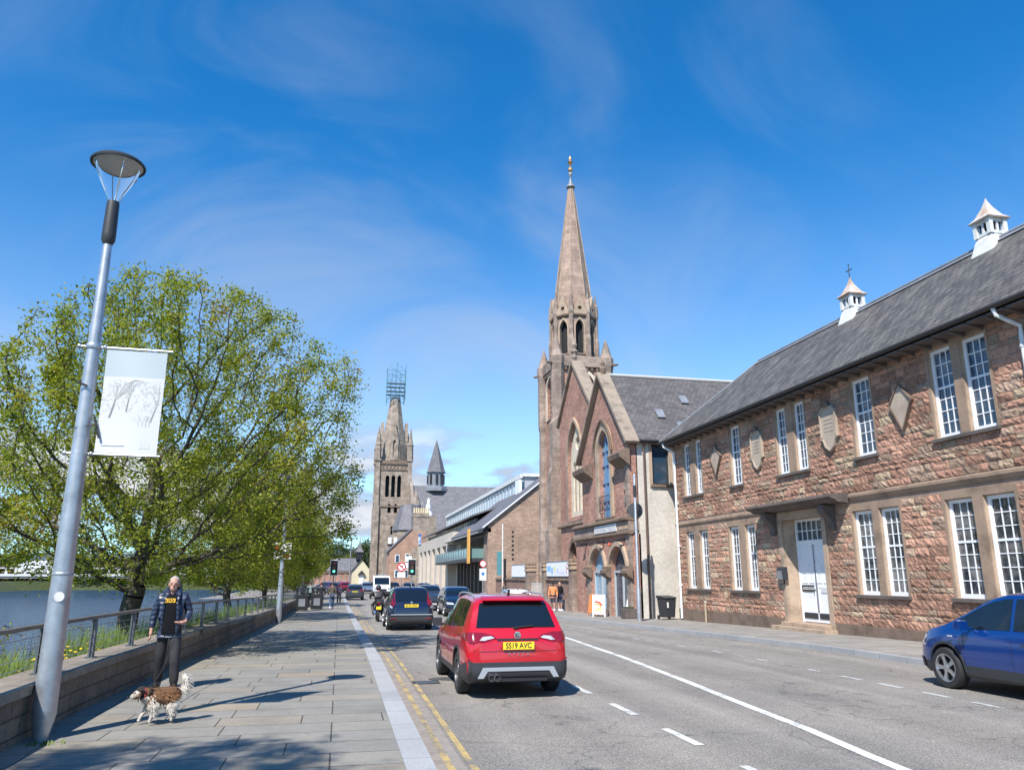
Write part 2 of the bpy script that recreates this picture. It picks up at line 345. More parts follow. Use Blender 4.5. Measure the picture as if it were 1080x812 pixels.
# ------------------------------------------------------------ the setting
def m_asphalt():
    m, nt, b = newmat('worn_asphalt'); o = objcoord(nt)
    n1 = noise(nt, o, 55, 3, 0.75); n2 = noise(nt, o, 0.45, 5); n3 = noise(nt, o, 5.0, 5, 0.7); n4 = noise(nt, o, 22, 2)
    mp = nt.nodes.new('ShaderNodeMapping'); mp.inputs['Scale'].default_value = (1.3, 0.05, 1); nt.links.new(o, mp.inputs[0])
    n5 = noise(nt, mp.outputs[0], 1.0, 3)
    c = ramp(nt, n1, [(0.34, (0.10, 0.093, 0.084)), (0.5, (0.27, 0.248, 0.22)), (0.66, (0.50, 0.46, 0.41))])
    c = mixc(nt, 1.0, c, ramp(nt, n4, [(0.35, (0.8,) * 3), (0.65, (1.15,) * 3)]), 'MULTIPLY')
    c = mixc(nt, 1.0, c, ramp(nt, n2, [(0.3, (0.82, 0.82, 0.84)), (0.7, (1.12, 1.10, 1.06))]), 'MULTIPLY')
    c = mixc(nt, 1.0, c, ramp(nt, n5, [(0.35, (0.86,) * 3), (0.65, (1.1,) * 3)]), 'MULTIPLY')
    c = mixc(nt, 1.0, c, ramp(nt, n3, [(0.3, (0.86,) * 3), (0.7, (1.08,) * 3)]), 'MULTIPLY')
    w = nt.nodes.new('ShaderNodeTexVoronoi'); w.feature = 'DISTANCE_TO_EDGE'; w.inputs['Scale'].default_value = 0.28
    wv = nt.nodes.new('ShaderNodeVectorMath'); wv.operation = 'ADD'; nt.links.new(o, wv.inputs[0])
    nn = nt.nodes.new('ShaderNodeTexNoise'); nn.inputs['Scale'].default_value = 1.5; nt.links.new(o, nn.inputs['Vector']); nt.links.new(nn.outputs['Color'], wv.inputs[1]); nt.links.new(wv.outputs[0], w.inputs['Vector'])
    c = mixc(nt, ramp(nt, w.outputs['Distance'], [(0.0, (0.5,) * 3), (0.006, (0, 0, 0))]), c, (0.05, 0.048, 0.046))
    # polished wheel tracks and oily drips
    sx = nt.nodes.new('ShaderNodeSeparateXYZ'); nt.links.new(o, sx.inputs[0]); wv2 = nt.nodes.new('ShaderNodeMath'); wv2.operation = 'SINE'; ml = nt.nodes.new('ShaderNodeMath'); ml.operation = 'MULTIPLY'; ml.inputs[1].default_value = 3.9; nt.links.new(sx.outputs[0], ml.inputs[0]); nt.links.new(ml.outputs[0], wv2.inputs[0])
    c = mixc(nt, 1.0, c, ramp(nt, wv2.outputs[0], [(0.0, (0.93,) * 3), (1.0, (1.07,) * 3)]), 'MULTIPLY')
    mp3 = nt.nodes.new('ShaderNodeMapping'); mp3.inputs['Scale'].default_value = (1.6, .35, 1); nt.links.new(o, mp3.inputs[0]); n6 = noise(nt, mp3.outputs[0], 1.7, 6, .7)
    c = mixc(nt, ramp(nt, n6, [(0.64, (0, 0, 0)), (0.76, (.35,) * 3)]), c, (0.10, 0.095, 0.09))
    nt.links.new(c, b.inputs['Base Color']); b.inputs['Roughness'].default_value = 0.85; b.inputs['Specular IOR Level'].default_value = 0.3
    bump(nt, b, n1, 0.7, 0.012); return m
ASPH = m_asphalt()
def m_slabs(name, cs, bw, rh, ms, dirt):
    m, nt, b = newmat(name); N = nt.nodes; L = nt.links; o = objcoord(nt)
    br = N.new('ShaderNodeTexBrick'); L.new(o, br.inputs['Vector']); br.inputs['Scale'].default_value = 1
    br.inputs['Brick Width'].default_value = bw; br.inputs['Row Height'].default_value = rh; br.inputs['Mortar Size'].default_value = ms
    br.inputs['Color1'].default_value = (0, 0, 0, 1); br.inputs['Color2'].default_value = (1, 1, 1, 1); br.inputs['Mortar'].default_value = (.5, .5, .5, 1)
    br.offset = 0.37; br.offset_frequency = 3; br.squash = 0.8; br.squash_frequency = 2
    c = ramp(nt, br.outputs['Color'], [(i / (len(cs) - 1), q) for i, q in enumerate(cs)])
    n1 = noise(nt, o, 1.1, 6, 0.7); n2 = noise(nt, o, 30, 4)
    c = mixc(nt, 1.0, c, ramp(nt, n1, [(0.3, (1 - dirt,) * 3), (0.7, (1.1,) * 3)]), 'MULTIPLY')
    c = mixc(nt, 1.0, c, ramp(nt, n2, [(0.3, (0.88,) * 3), (0.7, (1.08,) * 3)]), 'MULTIPLY')
    sp = noise(nt, o, 6.5, 2); c = mixc(nt, ramp(nt, sp, [(0.70, (0, 0, 0)), (0.74, (0.5,) * 3)]), c, (0.11, 0.105, 0.10))
    c = mixc(nt, br.outputs['Fac'], c, (0.075, 0.068, 0.06))
    L.new(c, b.inputs['Base Color']); b.inputs['Roughness'].default_value = 0.8; b.inputs['Specular IOR Level'].default_value = 0.3
    s = N.new('ShaderNodeMath'); s.operation = 'MULTIPLY_ADD'; L.new(n2, s.inputs[0]); s.inputs[1].default_value = 0.25
    inv = N.new('ShaderNodeMath'); inv.operation = 'SUBTRACT'; inv.inputs[0].default_value = 1; L.new(br.outputs['Fac'], inv.inputs[1]); L.new(inv.outputs[0], s.inputs[2])
    bump(nt, b, s.outputs[0], 0.5, 0.01); return m
SLABS = m_slabs('caithness_slabs', [(0.235, 0.225, 0.20), (0.27, 0.255, 0.225), (0.25, 0.235, 0.21), (0.285, 0.265, 0.225), (0.245, 0.235, 0.215), (0.30, 0.265, 0.21), (0.26, 0.245, 0.22), (0.33, 0.27, 0.195)], 1.25, 0.58, 0.009, 0.22)
SLABS2 = m_slabs('worn_footway_slabs', [(0.25, 0.235, 0.21), (0.31, 0.285, 0.25), (0.28, 0.26, 0.235), (0.33, 0.30, 0.26)], 0.9, 0.62, 0.008, 0.22)
KERB = masonry('granite_kerb', (0.40, 0.40, 0.40), (0.34, 0.345, 0.35), (0.12, 0.12, 0.12), 5.0, 0.92, 0.006, 0.15, 0.2, auto=False, speck=60)
def m_grass():
    m, nt, b = newmat('grassy_earth'); o = objcoord(nt); n = noise(nt, o, 1.5, 6)
    nt.links.new(ramp(nt, n, [(0.3, (0.06, 0.055, 0.03)), (0.5, (0.05, 0.07, 0.02)), (0.7, (0.085, 0.10, 0.03))]), b.inputs['Base Color'])
    b.inputs['Roughness'].default_value = 0.95; return m
GRASS = m_grass()
def m_water():
    m, nt, b = newmat('river_water'); o = objcoord(nt)
    mp = nt.nodes.new('ShaderNodeMapping'); mp.inputs['Scale'].default_value = (1.0, 0.35, 1); mp.inputs['Rotation'].default_value = (0, 0, 0.5); nt.links.new(o, mp.inputs[0])
    n1 = noise(nt, mp.outputs[0], 1.3, 6, 0.65); n2 = noise(nt, mp.outputs[0], 0.12, 4)
    nt.links.new(ramp(nt, n2, [(0.35, (0.008, 0.04, 0.10)), (0.65, (0.02, 0.07, 0.15))]), b.inputs['Base Color'])
    b.inputs['Roughness'].default_value = 0.12; b.inputs['IOR'].default_value = 1.33
    bump(nt, b, n1, 1.0, 1.3); return m
WATER = m_water()

def ground_sheet():
    xs = [-3000, -800, -200, -95, -85, -9, -6.6, -3.9, -3.0, 30, 200, 900, 3000]
    ys = [-400, -60, 0, 20, 40, 60, 100, 150, 200, 255, 270, 400, 900, 3000, 5000]
    def h(x, y):
        if -86 <= x <= -9 and y <= 256: return -4.5
        if -86 <= x <= -6.5 and y <= 256: return -1.9
        if x <= -7: return 0.3
        if x <= -3.8 and y < 260: return gz(y) + 0.42
        return -0.62
    vs = [(x, y, h(x, y)) for y in ys for x in xs]; nx = len(xs)
    fs = [(j * nx + i, j * nx + i + 1, (j + 1) * nx + i + 1, (j + 1) * nx + i) for j in range(len(ys) - 1) for i in range(nx - 1)]
    return struct(MB().add(vs, fs).build('ground', GRASS))
ground_sheet()
struct(MB().add([(-88, -400, -2.3), (-7.2, -400, -2.3), (-7.2, 262, -2.3), (-88, 262, -2.3)], [(0, 1, 2, 3)]).build('river_water', WATER))

KL0 = itp([-60, 20, 50, 72, 86], [0.70, 0.70, 0.62, 0.5, 0.45])      # left kerb, pavement side
KL1 = lambda y: KL0(y) + 0.28
KR = itp([-60, 20, 29, 41.5, 60, 300], [12.3, 12.3, 12.05, 11.4, 11.2, 11.0])
road = struct(ribbon(lambda y: KL1(y) - 0.02 if y < 86 else -9, lambda y: KR(y) + 0.02, yr(-60, 86, 2) , 0.0).build('road', ASPH))
struct(ribbon(lambda y: -14, lambda y: 16, yr(86, 300, 20), 0.0).build('road_beyond', ASPH))
struct(ribbon(lambda y: -4.2, KL0, yr(-60, 86, 2), 0.12, 0.5).build('pavement', SLABS))
struct(ribbon(lambda y: KL0(y) + .002, KL1, yr(-60, 86, 2), 0.125, 0.5).build('kerb', KERB))
struct(ribbon(lambda y: KR(y) + 0.16, lambda y: 60, yr(-60, 200, 2), 0.12, 0.5).build('pavement_opposite', SLABS2))
struct(ribbon(KR, lambda y: KR(y) + 0.158, yr(-60, 200, 2), 0.125, 0.5).build('kerb_opposite', KERB))
def m_paint(name, c, wear):
    m, nt, b = newmat(name); o = objcoord(nt); n = noise(nt, o, 26, 4, 0.75); n2 = noise(nt, o, 1.5, 4)
    nt.links.new(mixc(nt, ramp(nt, mixc(nt, .5, n, n2), [(wear, (0.0,) * 3), (wear + .12, (1,) * 3)]), (0.17, 0.16, 0.15), c), b.inputs['Base Color'])
    b.inputs['Roughness'].default_value = 0.7; return m
YEL = m_paint('worn_yellow_paint', (0.50, 0.36, 0.13), 0.43); WLP = m_paint('road_white_paint', (0.68, 0.68, 0.65), 0.37); WLW = m_paint('worn_white_paint', (0.56, 0.56, 0.53), 0.43)
CHAN = plain('gutter_concrete', (0.27, 0.235, 0.2), 0.85, var=0.25, scale=5, bmp=0.3)
struct(ribbon(lambda y: KL1(y), lambda y: KL1(y) + 0.36, yr(-20, 62, 2), 0.004).build('gutter_channel', CHAN, road))
for dx in (0.17, 0.40):
    struct(ribbon(lambda y: KL1(y) + dx, lambda y: KL1(y) + dx + 0.075, yr(-20, 66, 2), 0.008).build('yellow_line', YEL, road))
CLX = itp([-10, 7.3, 9.2, 11.47, 14.1, 15.8, 18.9, 21.5, 25, 29, 40, 70], [4.0, 5.54, 5.82, 6.02, 6.29, 6.43, 6.72, 6.98, 7.35, 7.7, 8.3, 8.6])
struct(ribbon(lambda y: CLX(y) - 0.07, lambda y: CLX(y) + 0.08, yr(-10, 60, 1.5), 0.006).build('centre_line', WLP, road))
mb = MB()
for k in range(-4, 26):
    y0 = 8.8 + 2.0 * k; x = 4.1 + max(0, y0 - 14) * 0.006
    if y0 > 15 and k % 2: pass
    mb.add([(x - .06, y0, gz(y0) + .006), (x + .06, y0, gz(y0) + .006), (x + .05, y0 + 1, gz(y0 + 1) + .006), (x - .05, y0 + 1, gz(y0 + 1) + .006)], [(0, 1, 2, 3)])
struct(mb.build('lane_dashes', WLP, road))
mb = MB()
for k in range(-8, 36):
    y0 = 10.15 + 1.08 * k; f = lambda y: KR(y) - 2.78
    mb.add([(f(y0) - .05, y0, gz(y0) + .006), (f(y0) + .05, y0, gz(y0) + .006), (f(y0 + .6) + .05, y0 + .6, gz(y0 + .6) + .006), (f(y0 + .6) - .05, y0 + .6, gz(y0 + .6) + .006)], [(0, 1, 2, 3)])
struct(mb.build('parking_bay_dashes', WLW, road))
# dark tarmac repair patches
PATCH = plain('dark_tarmac_patch', (0.075, 0.072, 0.07), 0.9, var=0.4, scale=7, bmp=0.5)
def blob(cx, cy, rx, ry, sd, n=18):
    rr = random.Random(sd); return [(cx + rx * math.cos(2 * math.pi * i / n) * rr.uniform(.7, 1.1), cy + ry * math.sin(2 * math.pi * i / n) * rr.uniform(.7, 1.1)) for i in range(n)]
mb = MB()
for (cx, cy, rx, ry, sd) in ((2.0, 22.5, .5, .45, 1), (2.1, 15.2, .42, .28, 3), (2.3, 24.5, .4, .8, 4)):
    p = blob(cx, cy, rx, ry, sd); mb.add([(a, b_, gz(b_) + 0.005) for a, b_ in p], [list(range(len(p)))])
struct(mb.build('repair_patches', PATCH, road))
def drain(x, y, label):
    t = thing('drain_cover', label, 'drain cover', (x, y, gz(y)))
    MB().box(-.24, .24, -.2, .2, -.02, .009).build('frame', CASTI, t)
    mb = MB()
    for i in range(6): mb.box(-.2, .2, -.17 + i * .06, -.14 + i * .06, .0095, .016)
    mb.build('grating', STEELG, t)
drain(1.62, 14.75, 'square iron drain cover in the road beside the rear wheel of the red car')

# low stone river wall with coping
WX = itp([-60, 12, 20, 28, 37, 54, 90], [-3.32, -3.30, -3.03, -2.87, -2.80, -2.82, -2.9])
WALLST = masonry('river_wall_stone', (0.27, 0.22, 0.165), (0.21, 0.17, 0.13), (0.13, 0.11, 0.09), 0.55, 0.2, 0.012, 0.45, 0.8, speck=14)
COPE = masonry('coping_stone', (0.33, 0.28, 0.225), (0.27, 0.23, 0.185), (0.10, 0.09, 0.08), 3.0, 1.1, 0.008, 0.4, 0.4, auto=False, speck=18)
wt = thing('river_wall', 'low stone wall with flat coping between the pavement and the river', 'wall')
ys = yr(-20, 88, 2)
ribbon(lambda y: WX(y) - .48, lambda y: WX(y), ys, 0.60, 0.9).build('wall_body', WALLST, wt)
ribbon(lambda y: WX(y) - .53, lambda y: WX(y) + .05, ys, 0.70, 0.098).build('coping', COPE, wt)
rl = thing('railing', 'grey steel railing with thin wires on top of the river wall', 'railing')
HAND = plain('weathered_rail', (0.17, 0.155, 0.145), 0.45, 0.4, 0.3, 5)
rail_pts = [(WX(y) - .25, y, gz(y) + 1.27) for y in yr(-19, 86, 2)]
mb = MB()
for a, b_ in zip(rail_pts[:-1], rail_pts[1:]):
    for s_ in (0,):
        mb.add([(a[0] - .045, a[1], a[2] - .02), (a[0] + .045, a[1], a[2] - .02), (a[0] + .045, a[1], a[2] + .025), (a[0] - .045, a[1], a[2] + .025),
                (b_[0] - .045, b_[1], b_[2] - .02), (b_[0] + .045, b_[1], b_[2] - .02), (b_[0] + .045, b_[1], b_[2] + .025), (b_[0] - .045, b_[1], b_[2] + .025)],
               [(0, 1, 5, 4), (1, 2, 6, 5), (2, 3, 7, 6), (3, 0, 4, 7)])
mb.build('handrail', HAND, rl)
mb = MB()
for h in (.82, .93, 1.04, 1.15): mb.tube([(p[0] - .0, p[1], p[2] - 1.27 + h) for p in rail_pts], .005, 4)
mb.build('wires', STEEL, rl)
pm = None
y = -11.0
while y < 86:
    x = WX(y) - .25; z = gz(y)
    if pm is None:
        mb = MB(); mb.prism([(-.05, 0), (.05, 0), (.035, .55), (-.035, .55)], 'x', -.012, .012); mb.prism([(-.05, 0), (.05, 0), (.035, .55), (-.035, .55)], 'x', .03, .054)
        mb.box(-.05, .09, -.08, .08, 0, .015); pm = mb.build('post', STEELG, rl); pm.location = (x - .02, y, z + .70)
    else:
        o = pm.copy(); col.objects.link(o); o.location = (x - .02, y, z + .70)
    y += 2.0

# ------------------------------------------------------------ sandstone building on the right
SB = thing('sandstone_building', 'long two storey red sandstone building with slate roof and white sash windows', 'building')
X0 = 15.88; YA, YB = 2.0, 35.4
UP = [[(32.3, 33.0), (33.5, 34.24)], [(28.7, 29.6)], [(24.03, 24.77), (25.23, 25.99)], [(20.44, 21.4)], [(15.88, 16.75), (17.07, 17.93)], [(12.0, 12.9), (13.1, 14.0)], [(7, 7.9), (8.1, 9)]]
LO = [[(32.1, 32.95), (33.47, 34.3)], [(28.0, 28.81), (29.3, 30.15)], [(19.77, 20.68), (20.98, 21.94)], [(15.7, 16.68), (17.02, 17.98)], [(11.8, 12.7), (13.0, 13.9)], [(7, 7.9), (8.2, 9.1)]]
ZU = (5.5, 8.0); ZL = (1.30, 3.86)
DO = (23.60, 26.06, 0.28, 3.85); DD = (23.85, 25.85)
openings = []
for g in UP:
    for a, b_ in g: openings.append((a, b_, ZU[0], ZU[1]))
for g in LO:
    for a, b_ in g: openings.append((a, b_, ZL[0], ZL[1]))
openings.append(DO)
mb = MB(); mb.plate(rect(YA, YB, -.5, 8.32), [rect(*o) for o in openings], PX(X0), 0, .45)
mb.box(X0 + .3, 23, YB - .3, YB, -.5, 8.3); mb.box(X0 + .3, 23, YA, YA + .3, -.5, 8.3); mb.box(22.6, 23, YA, YB, -.5, 8.3)
mb.build('wall', MORTAR, SB)
# dressed stone areas that the rough blocks leave free
dress = []   # y0,y1,z0,z1
for grp, (z0, z1) in [(g, ZU) for g in UP] + [(g, ZL) for g in LO]:
    y0 = grp[0][0] - .08; y1 = grp[-1][1] + .08
    dress.append((y0, y1, z0 - .06, z1 + (.24 if z0 > 5 else .2)))
dress += [(23.38, 26.28, -.3, 4.42), (21.9, 27.4, 4.15, 4.42), (YA, 21.9, 4.16, 4.42), (27.4, YB, 4.14, 4.34), (YA, YB, -.5, .38)]
CRESTS = [('d', 30.78, 6.13, 7.42, .44), ('s', 27.3, 5.95, 7.35, .36), ('s', 22.6, 5.95, 7.35, .38), ('d', 19.1, 6.0, 7.32, .43), ('s', 15.0 - 1.2 + .2, 5.9, 7.4, .0)]
rnd = random.Random(5)
bm_v = []; bm_f = []; bm_c = []
def block(y0, y1, z0, z1):
    w, h = y1 - y0, z1 - z0
    if w < .05 or h < .05: return
    nx = max(3, int(w / .075)); nz = max(3, int(h / .06)); base = len(bm_v)
    hue = rnd.random(); k = rnd.uniform(.64, 1.12)
    if hue < .66: c = (0.44 * k, 0.252 * k, 0.178 * k)
    elif hue < .92: c = (0.42 * k, 0.295 * k, 0.215 * k)
    else: c = (0.48 * k, 0.36 * k, 0.245 * k)
    pr_ = rnd.uniform(.015, .042); tl, tz = rnd.uniform(-.5, .5), rnd.uniform(-.7, .4)
    for j in range(nz + 1):
        for i in range(nx + 1):
            u, v = i / nx, j / nz; e = i in (0, nx) or j in (0, nz)
            d = rnd.uniform(.006, .024) if e else pr_ * (1 + tl * (u - .5) + tz * (v - .5)) + rnd.uniform(-.02, .02)
            du = 0 if e else rnd.uniform(-.2, .2) * w / nx; dv = 0 if e else rnd.uniform(-.2, .2) * h / nz
            bm_v.append((X0 - d, y0 + u * w + du, z0 + v * h + dv))
    for j in range(nz):
        for i in range(nx):
            a = base + j * (nx + 1) + i; bm_f.append((a, a + nx + 1, a + nx + 2, a + 1)); bm_c.append(c)
z = .38
while z < 8.28:
    h = rnd.choice([.15, .17, .19, .22, .25]); h = min(h, 8.3 - z)
    free = [(YA, YB)]
    for (a, b_, c, d) in dress + list(openings):
        if c < z + h * .6 and d > z + h * .4:
            nf = []
            for p, q in free:
                if b_ <= p or a >= q: nf.append((p, q)); continue
                if a > p: nf.append((p, a))
                if b_ < q: nf.append((b_, q))
            free = nf
    for p, q in free:
        y = p
        while y < q - .04:
            l = rnd.uniform(.26, .68)
            if q - (y + l) < .16: l = q - y
            block(y + .006, y + l - .006, z + .006, z + h - .006)
            if h >= .26 and False: pass
            y += l
    z += h
me = bpy.data.meshes.new('rough_stones'); me.from_pydata(bm_v, [], bm_f); me.materials.append(BLOCK)
ca = me.color_attributes.new('Col', 'FLOAT_COLOR', 'CORNER')
ca.data.foreach_set('color', np.repeat(np.array([c + (1,) for c in bm_c], dtype=np.float32), 4, axis=0).ravel())
o = bpy.data.objects.new('rough_stones', me); col.objects.link(o); o.parent = SB
# plinth, string courses
MB().box(X0 - .07, X0 - .002, YA, 23.25, -.4, .38).box(X0 - .07, X0 - .002, 26.45, YB, -.4, .38).build('plinth', DRESSD, SB, bevel=.01)
MB().prism([(X0 - .10, 4.30), (X0 - .10, 4.38), (X0 - .03, 4.42), (X0 - .001, 4.42), (X0 - .001, 4.18), (X0 - .03, 4.18)], 'y', YA, 21.95).build('string_course', DRESSM, SB)
MB().prism([(X0 - .06, 4.22), (X0 - .06, 4.30), (X0 - .001, 4.34), (X0 - .001, 4.14), (X0 - .02, 4.14)], 'y', 27.45, YB).build('string_course', DRESSM, SB)
# windows
def sash(w, h, rows_top, rows_bot, glass):
    """sash window standing at the origin, face to -X, width along Y"""
    fr = MB(); t = .095
    fr.box(-.03, .06, 0, t, 0, h).box(-.03, .06, w - t, w, 0, h).box(-.03, .06, t, w - t, h - t, h).box(-.06, .06, t, w - t, 0, .11)
    hm = (h - .18) * rows_top / (rows_top + rows_bot); hz = h - t - hm
    fr.box(-.005, .05, t, w - t, hz - .03, hz + .03)
    for i in (1, 2):
        yy = t + (w - 2 * t) * i / 3; fr.box(.0, .03, yy - .014, yy + .014, .11, h - t)
    for k in range(1, rows_top): zz = hz + hm * k / rows_top; fr.box(.001, .029, t, w - t, zz - .012, zz + .012)
    for k in range(1, rows_bot): zz = .11 + (hz - .11) * k / rows_bot; fr.box(.001, .029, t, w - t, zz - .012, zz + .012)
    f = fr.build('window', WHITE)
    MB().box(.02, .028, t * .6, w - t * .6, .06, h - t * .5).build('pane', glass, f)
    return f
for gi, (grps, (z0, z1), gl, rb) in enumerate(((UP, ZU, GLASS, 4), (LO, ZL, GLASSC, 4))):
    proto = {}
    for g in grps:
        y0, y1 = g[0][0] - .08, g[-1][1] + .08; top = z1 + (.24 if gi == 0 else .2)
        mb = MB()
        holes = [rect(a, b_, z0, z1) for a, b_ in g]
        mb.plate(rect(y0, y1, z0 - .002, top), holes, PX(X0), -.025, -.001)
        # jamb and mullion reveals are one with the surround
        sr = mb.build('window_surround', DRESSM, SB)
        mb = MB()
        for a, b_ in g: mb.box(X0, X0 + .26, a - .012, a + .012, z0, z1); mb.box(X0, X0 + .26, b_ - .012, b_ + .012, z0, z1); mb.box(X0, X0 + .26, a, b_, z1 - .012, z1 + .02)
        mb.build('window_reveal', DRESS, sr)
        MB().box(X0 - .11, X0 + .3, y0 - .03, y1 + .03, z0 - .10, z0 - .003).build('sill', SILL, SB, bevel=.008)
        for a, b_ in g:
            w = b_ - a - .024
            s = sash(w, z1 - z0 - .02, 3, rb, gl); s.parent = SB; s.location = (X0 + .13, a + .012, z0 + .0)
# doorway
dz0 = .28
mb = MB(); mb.plate(rect(23.38, 26.28, -.3, 4.13), [rect(DO[0], DO[1], dz0, DO[3])], PX(X0), -.05, -.002)
mb.box(X0, X0 + .42, DO[1] - .004, DO[1] + .02, dz0, DO[3]); mb.box(X0, X0 + .42, DO[0] - .02, DO[0] + .004, dz0, DO[3])
mb.build('door_surround', DRESS, SB)
MB().prism([(X0 + .05, DO[1] - .006), (X0 + .42, DO[1] - .006), (X0 + .42, DD[1] - .015)], 'z', dz0, DO[3]).build('splayed_jamb', DRESS, SB)
MB().prism([(X0 + .05, DO[0] + .006), (X0 + .42, DO[0] + .006), (X0 + .42, DD[0] + .015)], 'z', dz0, DO[3]).build('splayed_jamb', DRESS, SB)
pts = [(X0, 4.46), (X0 - .72, 4.42), (X0 - .74, 4.33), (X0 - .62, 4.27), (X0 - .54, 4.25), (X0 - .45, 4.18), (X0, 4.14)]
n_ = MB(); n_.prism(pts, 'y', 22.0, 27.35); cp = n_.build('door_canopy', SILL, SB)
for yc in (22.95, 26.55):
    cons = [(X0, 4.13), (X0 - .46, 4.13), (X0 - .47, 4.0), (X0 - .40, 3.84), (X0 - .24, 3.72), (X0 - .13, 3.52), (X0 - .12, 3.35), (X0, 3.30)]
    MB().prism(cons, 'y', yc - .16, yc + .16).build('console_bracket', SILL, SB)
door = MB(); xw = X0 + .40
door.box(xw, xw + .05, DD[0] + .09, DD[1] - .09, dz0 + .02, 3.0)
for (a, b_, c, d) in ((24.0, 24.75, .62, 1.5), (24.95, 25.7, .62, 1.5), (24.0, 24.4, 1.62, 2.3), (24.5, 24.8, 1.62, 2.3), (24.95, 25.25, 1.62, 2.3), (25.35, 25.7, 1.62, 2.3), (24.0, 24.8, 2.4, 2.9), (24.95, 25.7, 2.4, 2.9)):
    for (p, q, r_, s_) in ((a, b_, c, c + .03), (a, b_, d - .03, d), (a, a + .03, c + .03, d - .03), (b_ - .03, b_, c + .03, d - .03)):
        door.box(xw - .014, xw - .001, p, q, r_, s_)
dr = door.build('door', WHITE, SB)
MB().box(xw - .006, xw - .001, 24.80, 24.90, .62, 2.95).build('door_gap', LEAD, dr)
MB().box(xw - .02, xw - .004, 24.02, 24.80, .42, .60).box(xw - .02, xw - .004, 24.9, 25.72, .42, .60).build('kick_plate', PLAST, dr)
mb = MB(); mb.box(xw - .03, xw + .07, DD[0] + .02, DD[0] + .09, dz0, DO[3]).box(xw - .03, xw + .07, DD[1] - .09, DD[1] - .02, dz0, DO[3]).box(xw - .03, xw + .07, DD[0] + .09, DD[1] - .09, 3.0, 3.1).box(xw - .03, xw + .07, DD[0] + .09, DD[1] - .09, 3.76, DO[3])
for i in range(1, 6): yy = DD[0] + .09 + (DD[1] - DD[0] - .18) * i / 6; mb.box(xw, xw + .04, yy - .014, yy + .014, 3.1, 3.76)
mb.box(xw + .001, xw + .039, DD[0] + .09, DD[1] - .09, 3.42, 3.445); fr = mb.build('transom_frame', WHITE, SB)
MB().box(xw + .03, xw + .038, DD[0] + .09, DD[1] - .09, 3.1, 3.76).build('pane', GLASS, fr)
nb = MB().box(xw - .024, xw - .015, 24.98, 25.72, 1.33, 1.55).build('name_board', BLACK, dr)
rb_ = MB(); rr = random.Random(9)
yy = 25.66
for i in range(11):      # raised white lettering too small in the photograph to read letter by letter
    w_ = rr.uniform(.035, .06); rb_.box(xw - .028, xw - .0245, yy - w_, yy, 1.395, 1.41).box(xw - .028, xw - .0245, yy - w_, yy - w_ + .014, 1.412, 1.49)
    if i % 2: rb_.box(xw - .028, xw - .0245, yy - w_ + .016, yy, 1.475, 1.49)
    yy -= w_ + .014
rb_.build('lettering', WHITE, nb)
MB().box(xw - .02, xw - .015, 24.06, 24.6, 1.30, 1.48).build('notice', plain('notice_grey', (.6, .61, .62), .6), dr)
MB().tube([(xw - .06, 24.93, 1.32), (xw - .06, 24.93, 1.5)], .018, 8).box(xw - .05, xw - .012, 24.91, 24.95, 1.38, 1.42).build('handle', CHROME, dr, True)
MB().box(15.38, X0 + .38, 23.2, 26.5, -.2, .15).build('step', DRESS, SB, bevel=.015)
MB().box(15.6, X0 + .38, 23.55, 26.2, .151, .279).build('step', DRESS, SB, bevel=.015)
pb = thing('post_box', 'dark grey letter box on the door jamb of the sandstone building', 'letter box', (X0 - .19, 26.12, 1.72))
MB().prism([(-.02, 0), (.17, 0), (.17, .46), (.02, .46), (-.05, .36)], 'y', -.2, .2).build('case', PLAST, pb, bevel=.01)
MB().box(-.052, -.045, -.17, .17, .27, .30).prism([(-.035, .02), (-.03, .02), (-.055, .33), (-.06, .33)], 'y', -.17, .17).build('door', STEEL, pb)
MB().tube([(.1, -.05, 0), (.1, -.05, -.12), (-.02, -.05, -.14)], .03, 8).build('spout', PLAST, pb, True)
# carved panels
def shield(kind, yc, z0, z1, hw):
    zc = (z0 + z1) / 2
    if kind == 'd': return [(yc - hw, zc + .12), (yc, z0), (yc + hw, zc + .12), (yc, z1)]
    return [(yc - hw, z1 - .15), (yc - hw, z0 + .45), (yc - hw - .06, z0 + .42), (yc - hw * .8, z0 + .36), (yc - hw * .55, z0 + .14), (yc, z0), (yc + hw * .55, z0 + .14), (yc + hw * .8, z0 + .36), (yc + hw + .06, z0 + .42), (yc + hw, z0 + .45), (yc + hw, z1 - .15), (yc + hw * .6, z1), (yc - hw * .6, z1)]
CREST = stonecol('carved_panel_stone', (0.44, 0.36, 0.28), .3)
for kind, yc, z0, z1, hw in CRESTS[:4]:
    p = shield(kind, yc, z0, z1, hw); cx, cz = yc, (z0 + z1) / 2
    p2 = [(cx + (a - cx) * 1.14, cz + (b_ - cz) * 1.08) for a, b_ in p]
    mb = MB(); mb.plate(p2, [p], PX(X0), -.13, -.0); rim = mb.build('carved_panel', CREST if kind == 's' else DRESSD, SB)
    mb = MB(); mb.plate(p, [], PX(X0), -.09, -.0)
    if kind == 's':
        for q_ in range(4): mb.box(X0 - .10, X0 - .091, yc - hw * .6, yc + hw * .6, z0 + .62 + q_ * .13, z0 + .655 + q_ * .13)
    mb.build('panel_field', CREST, rim)
    if kind == 's': MB().prism([(yc - .2, z1 + .04), (yc + .2, z1 + .04), (yc, z1 + .26)], 'x', X0 - .16, X0).build('finial', DRESSD, rim)
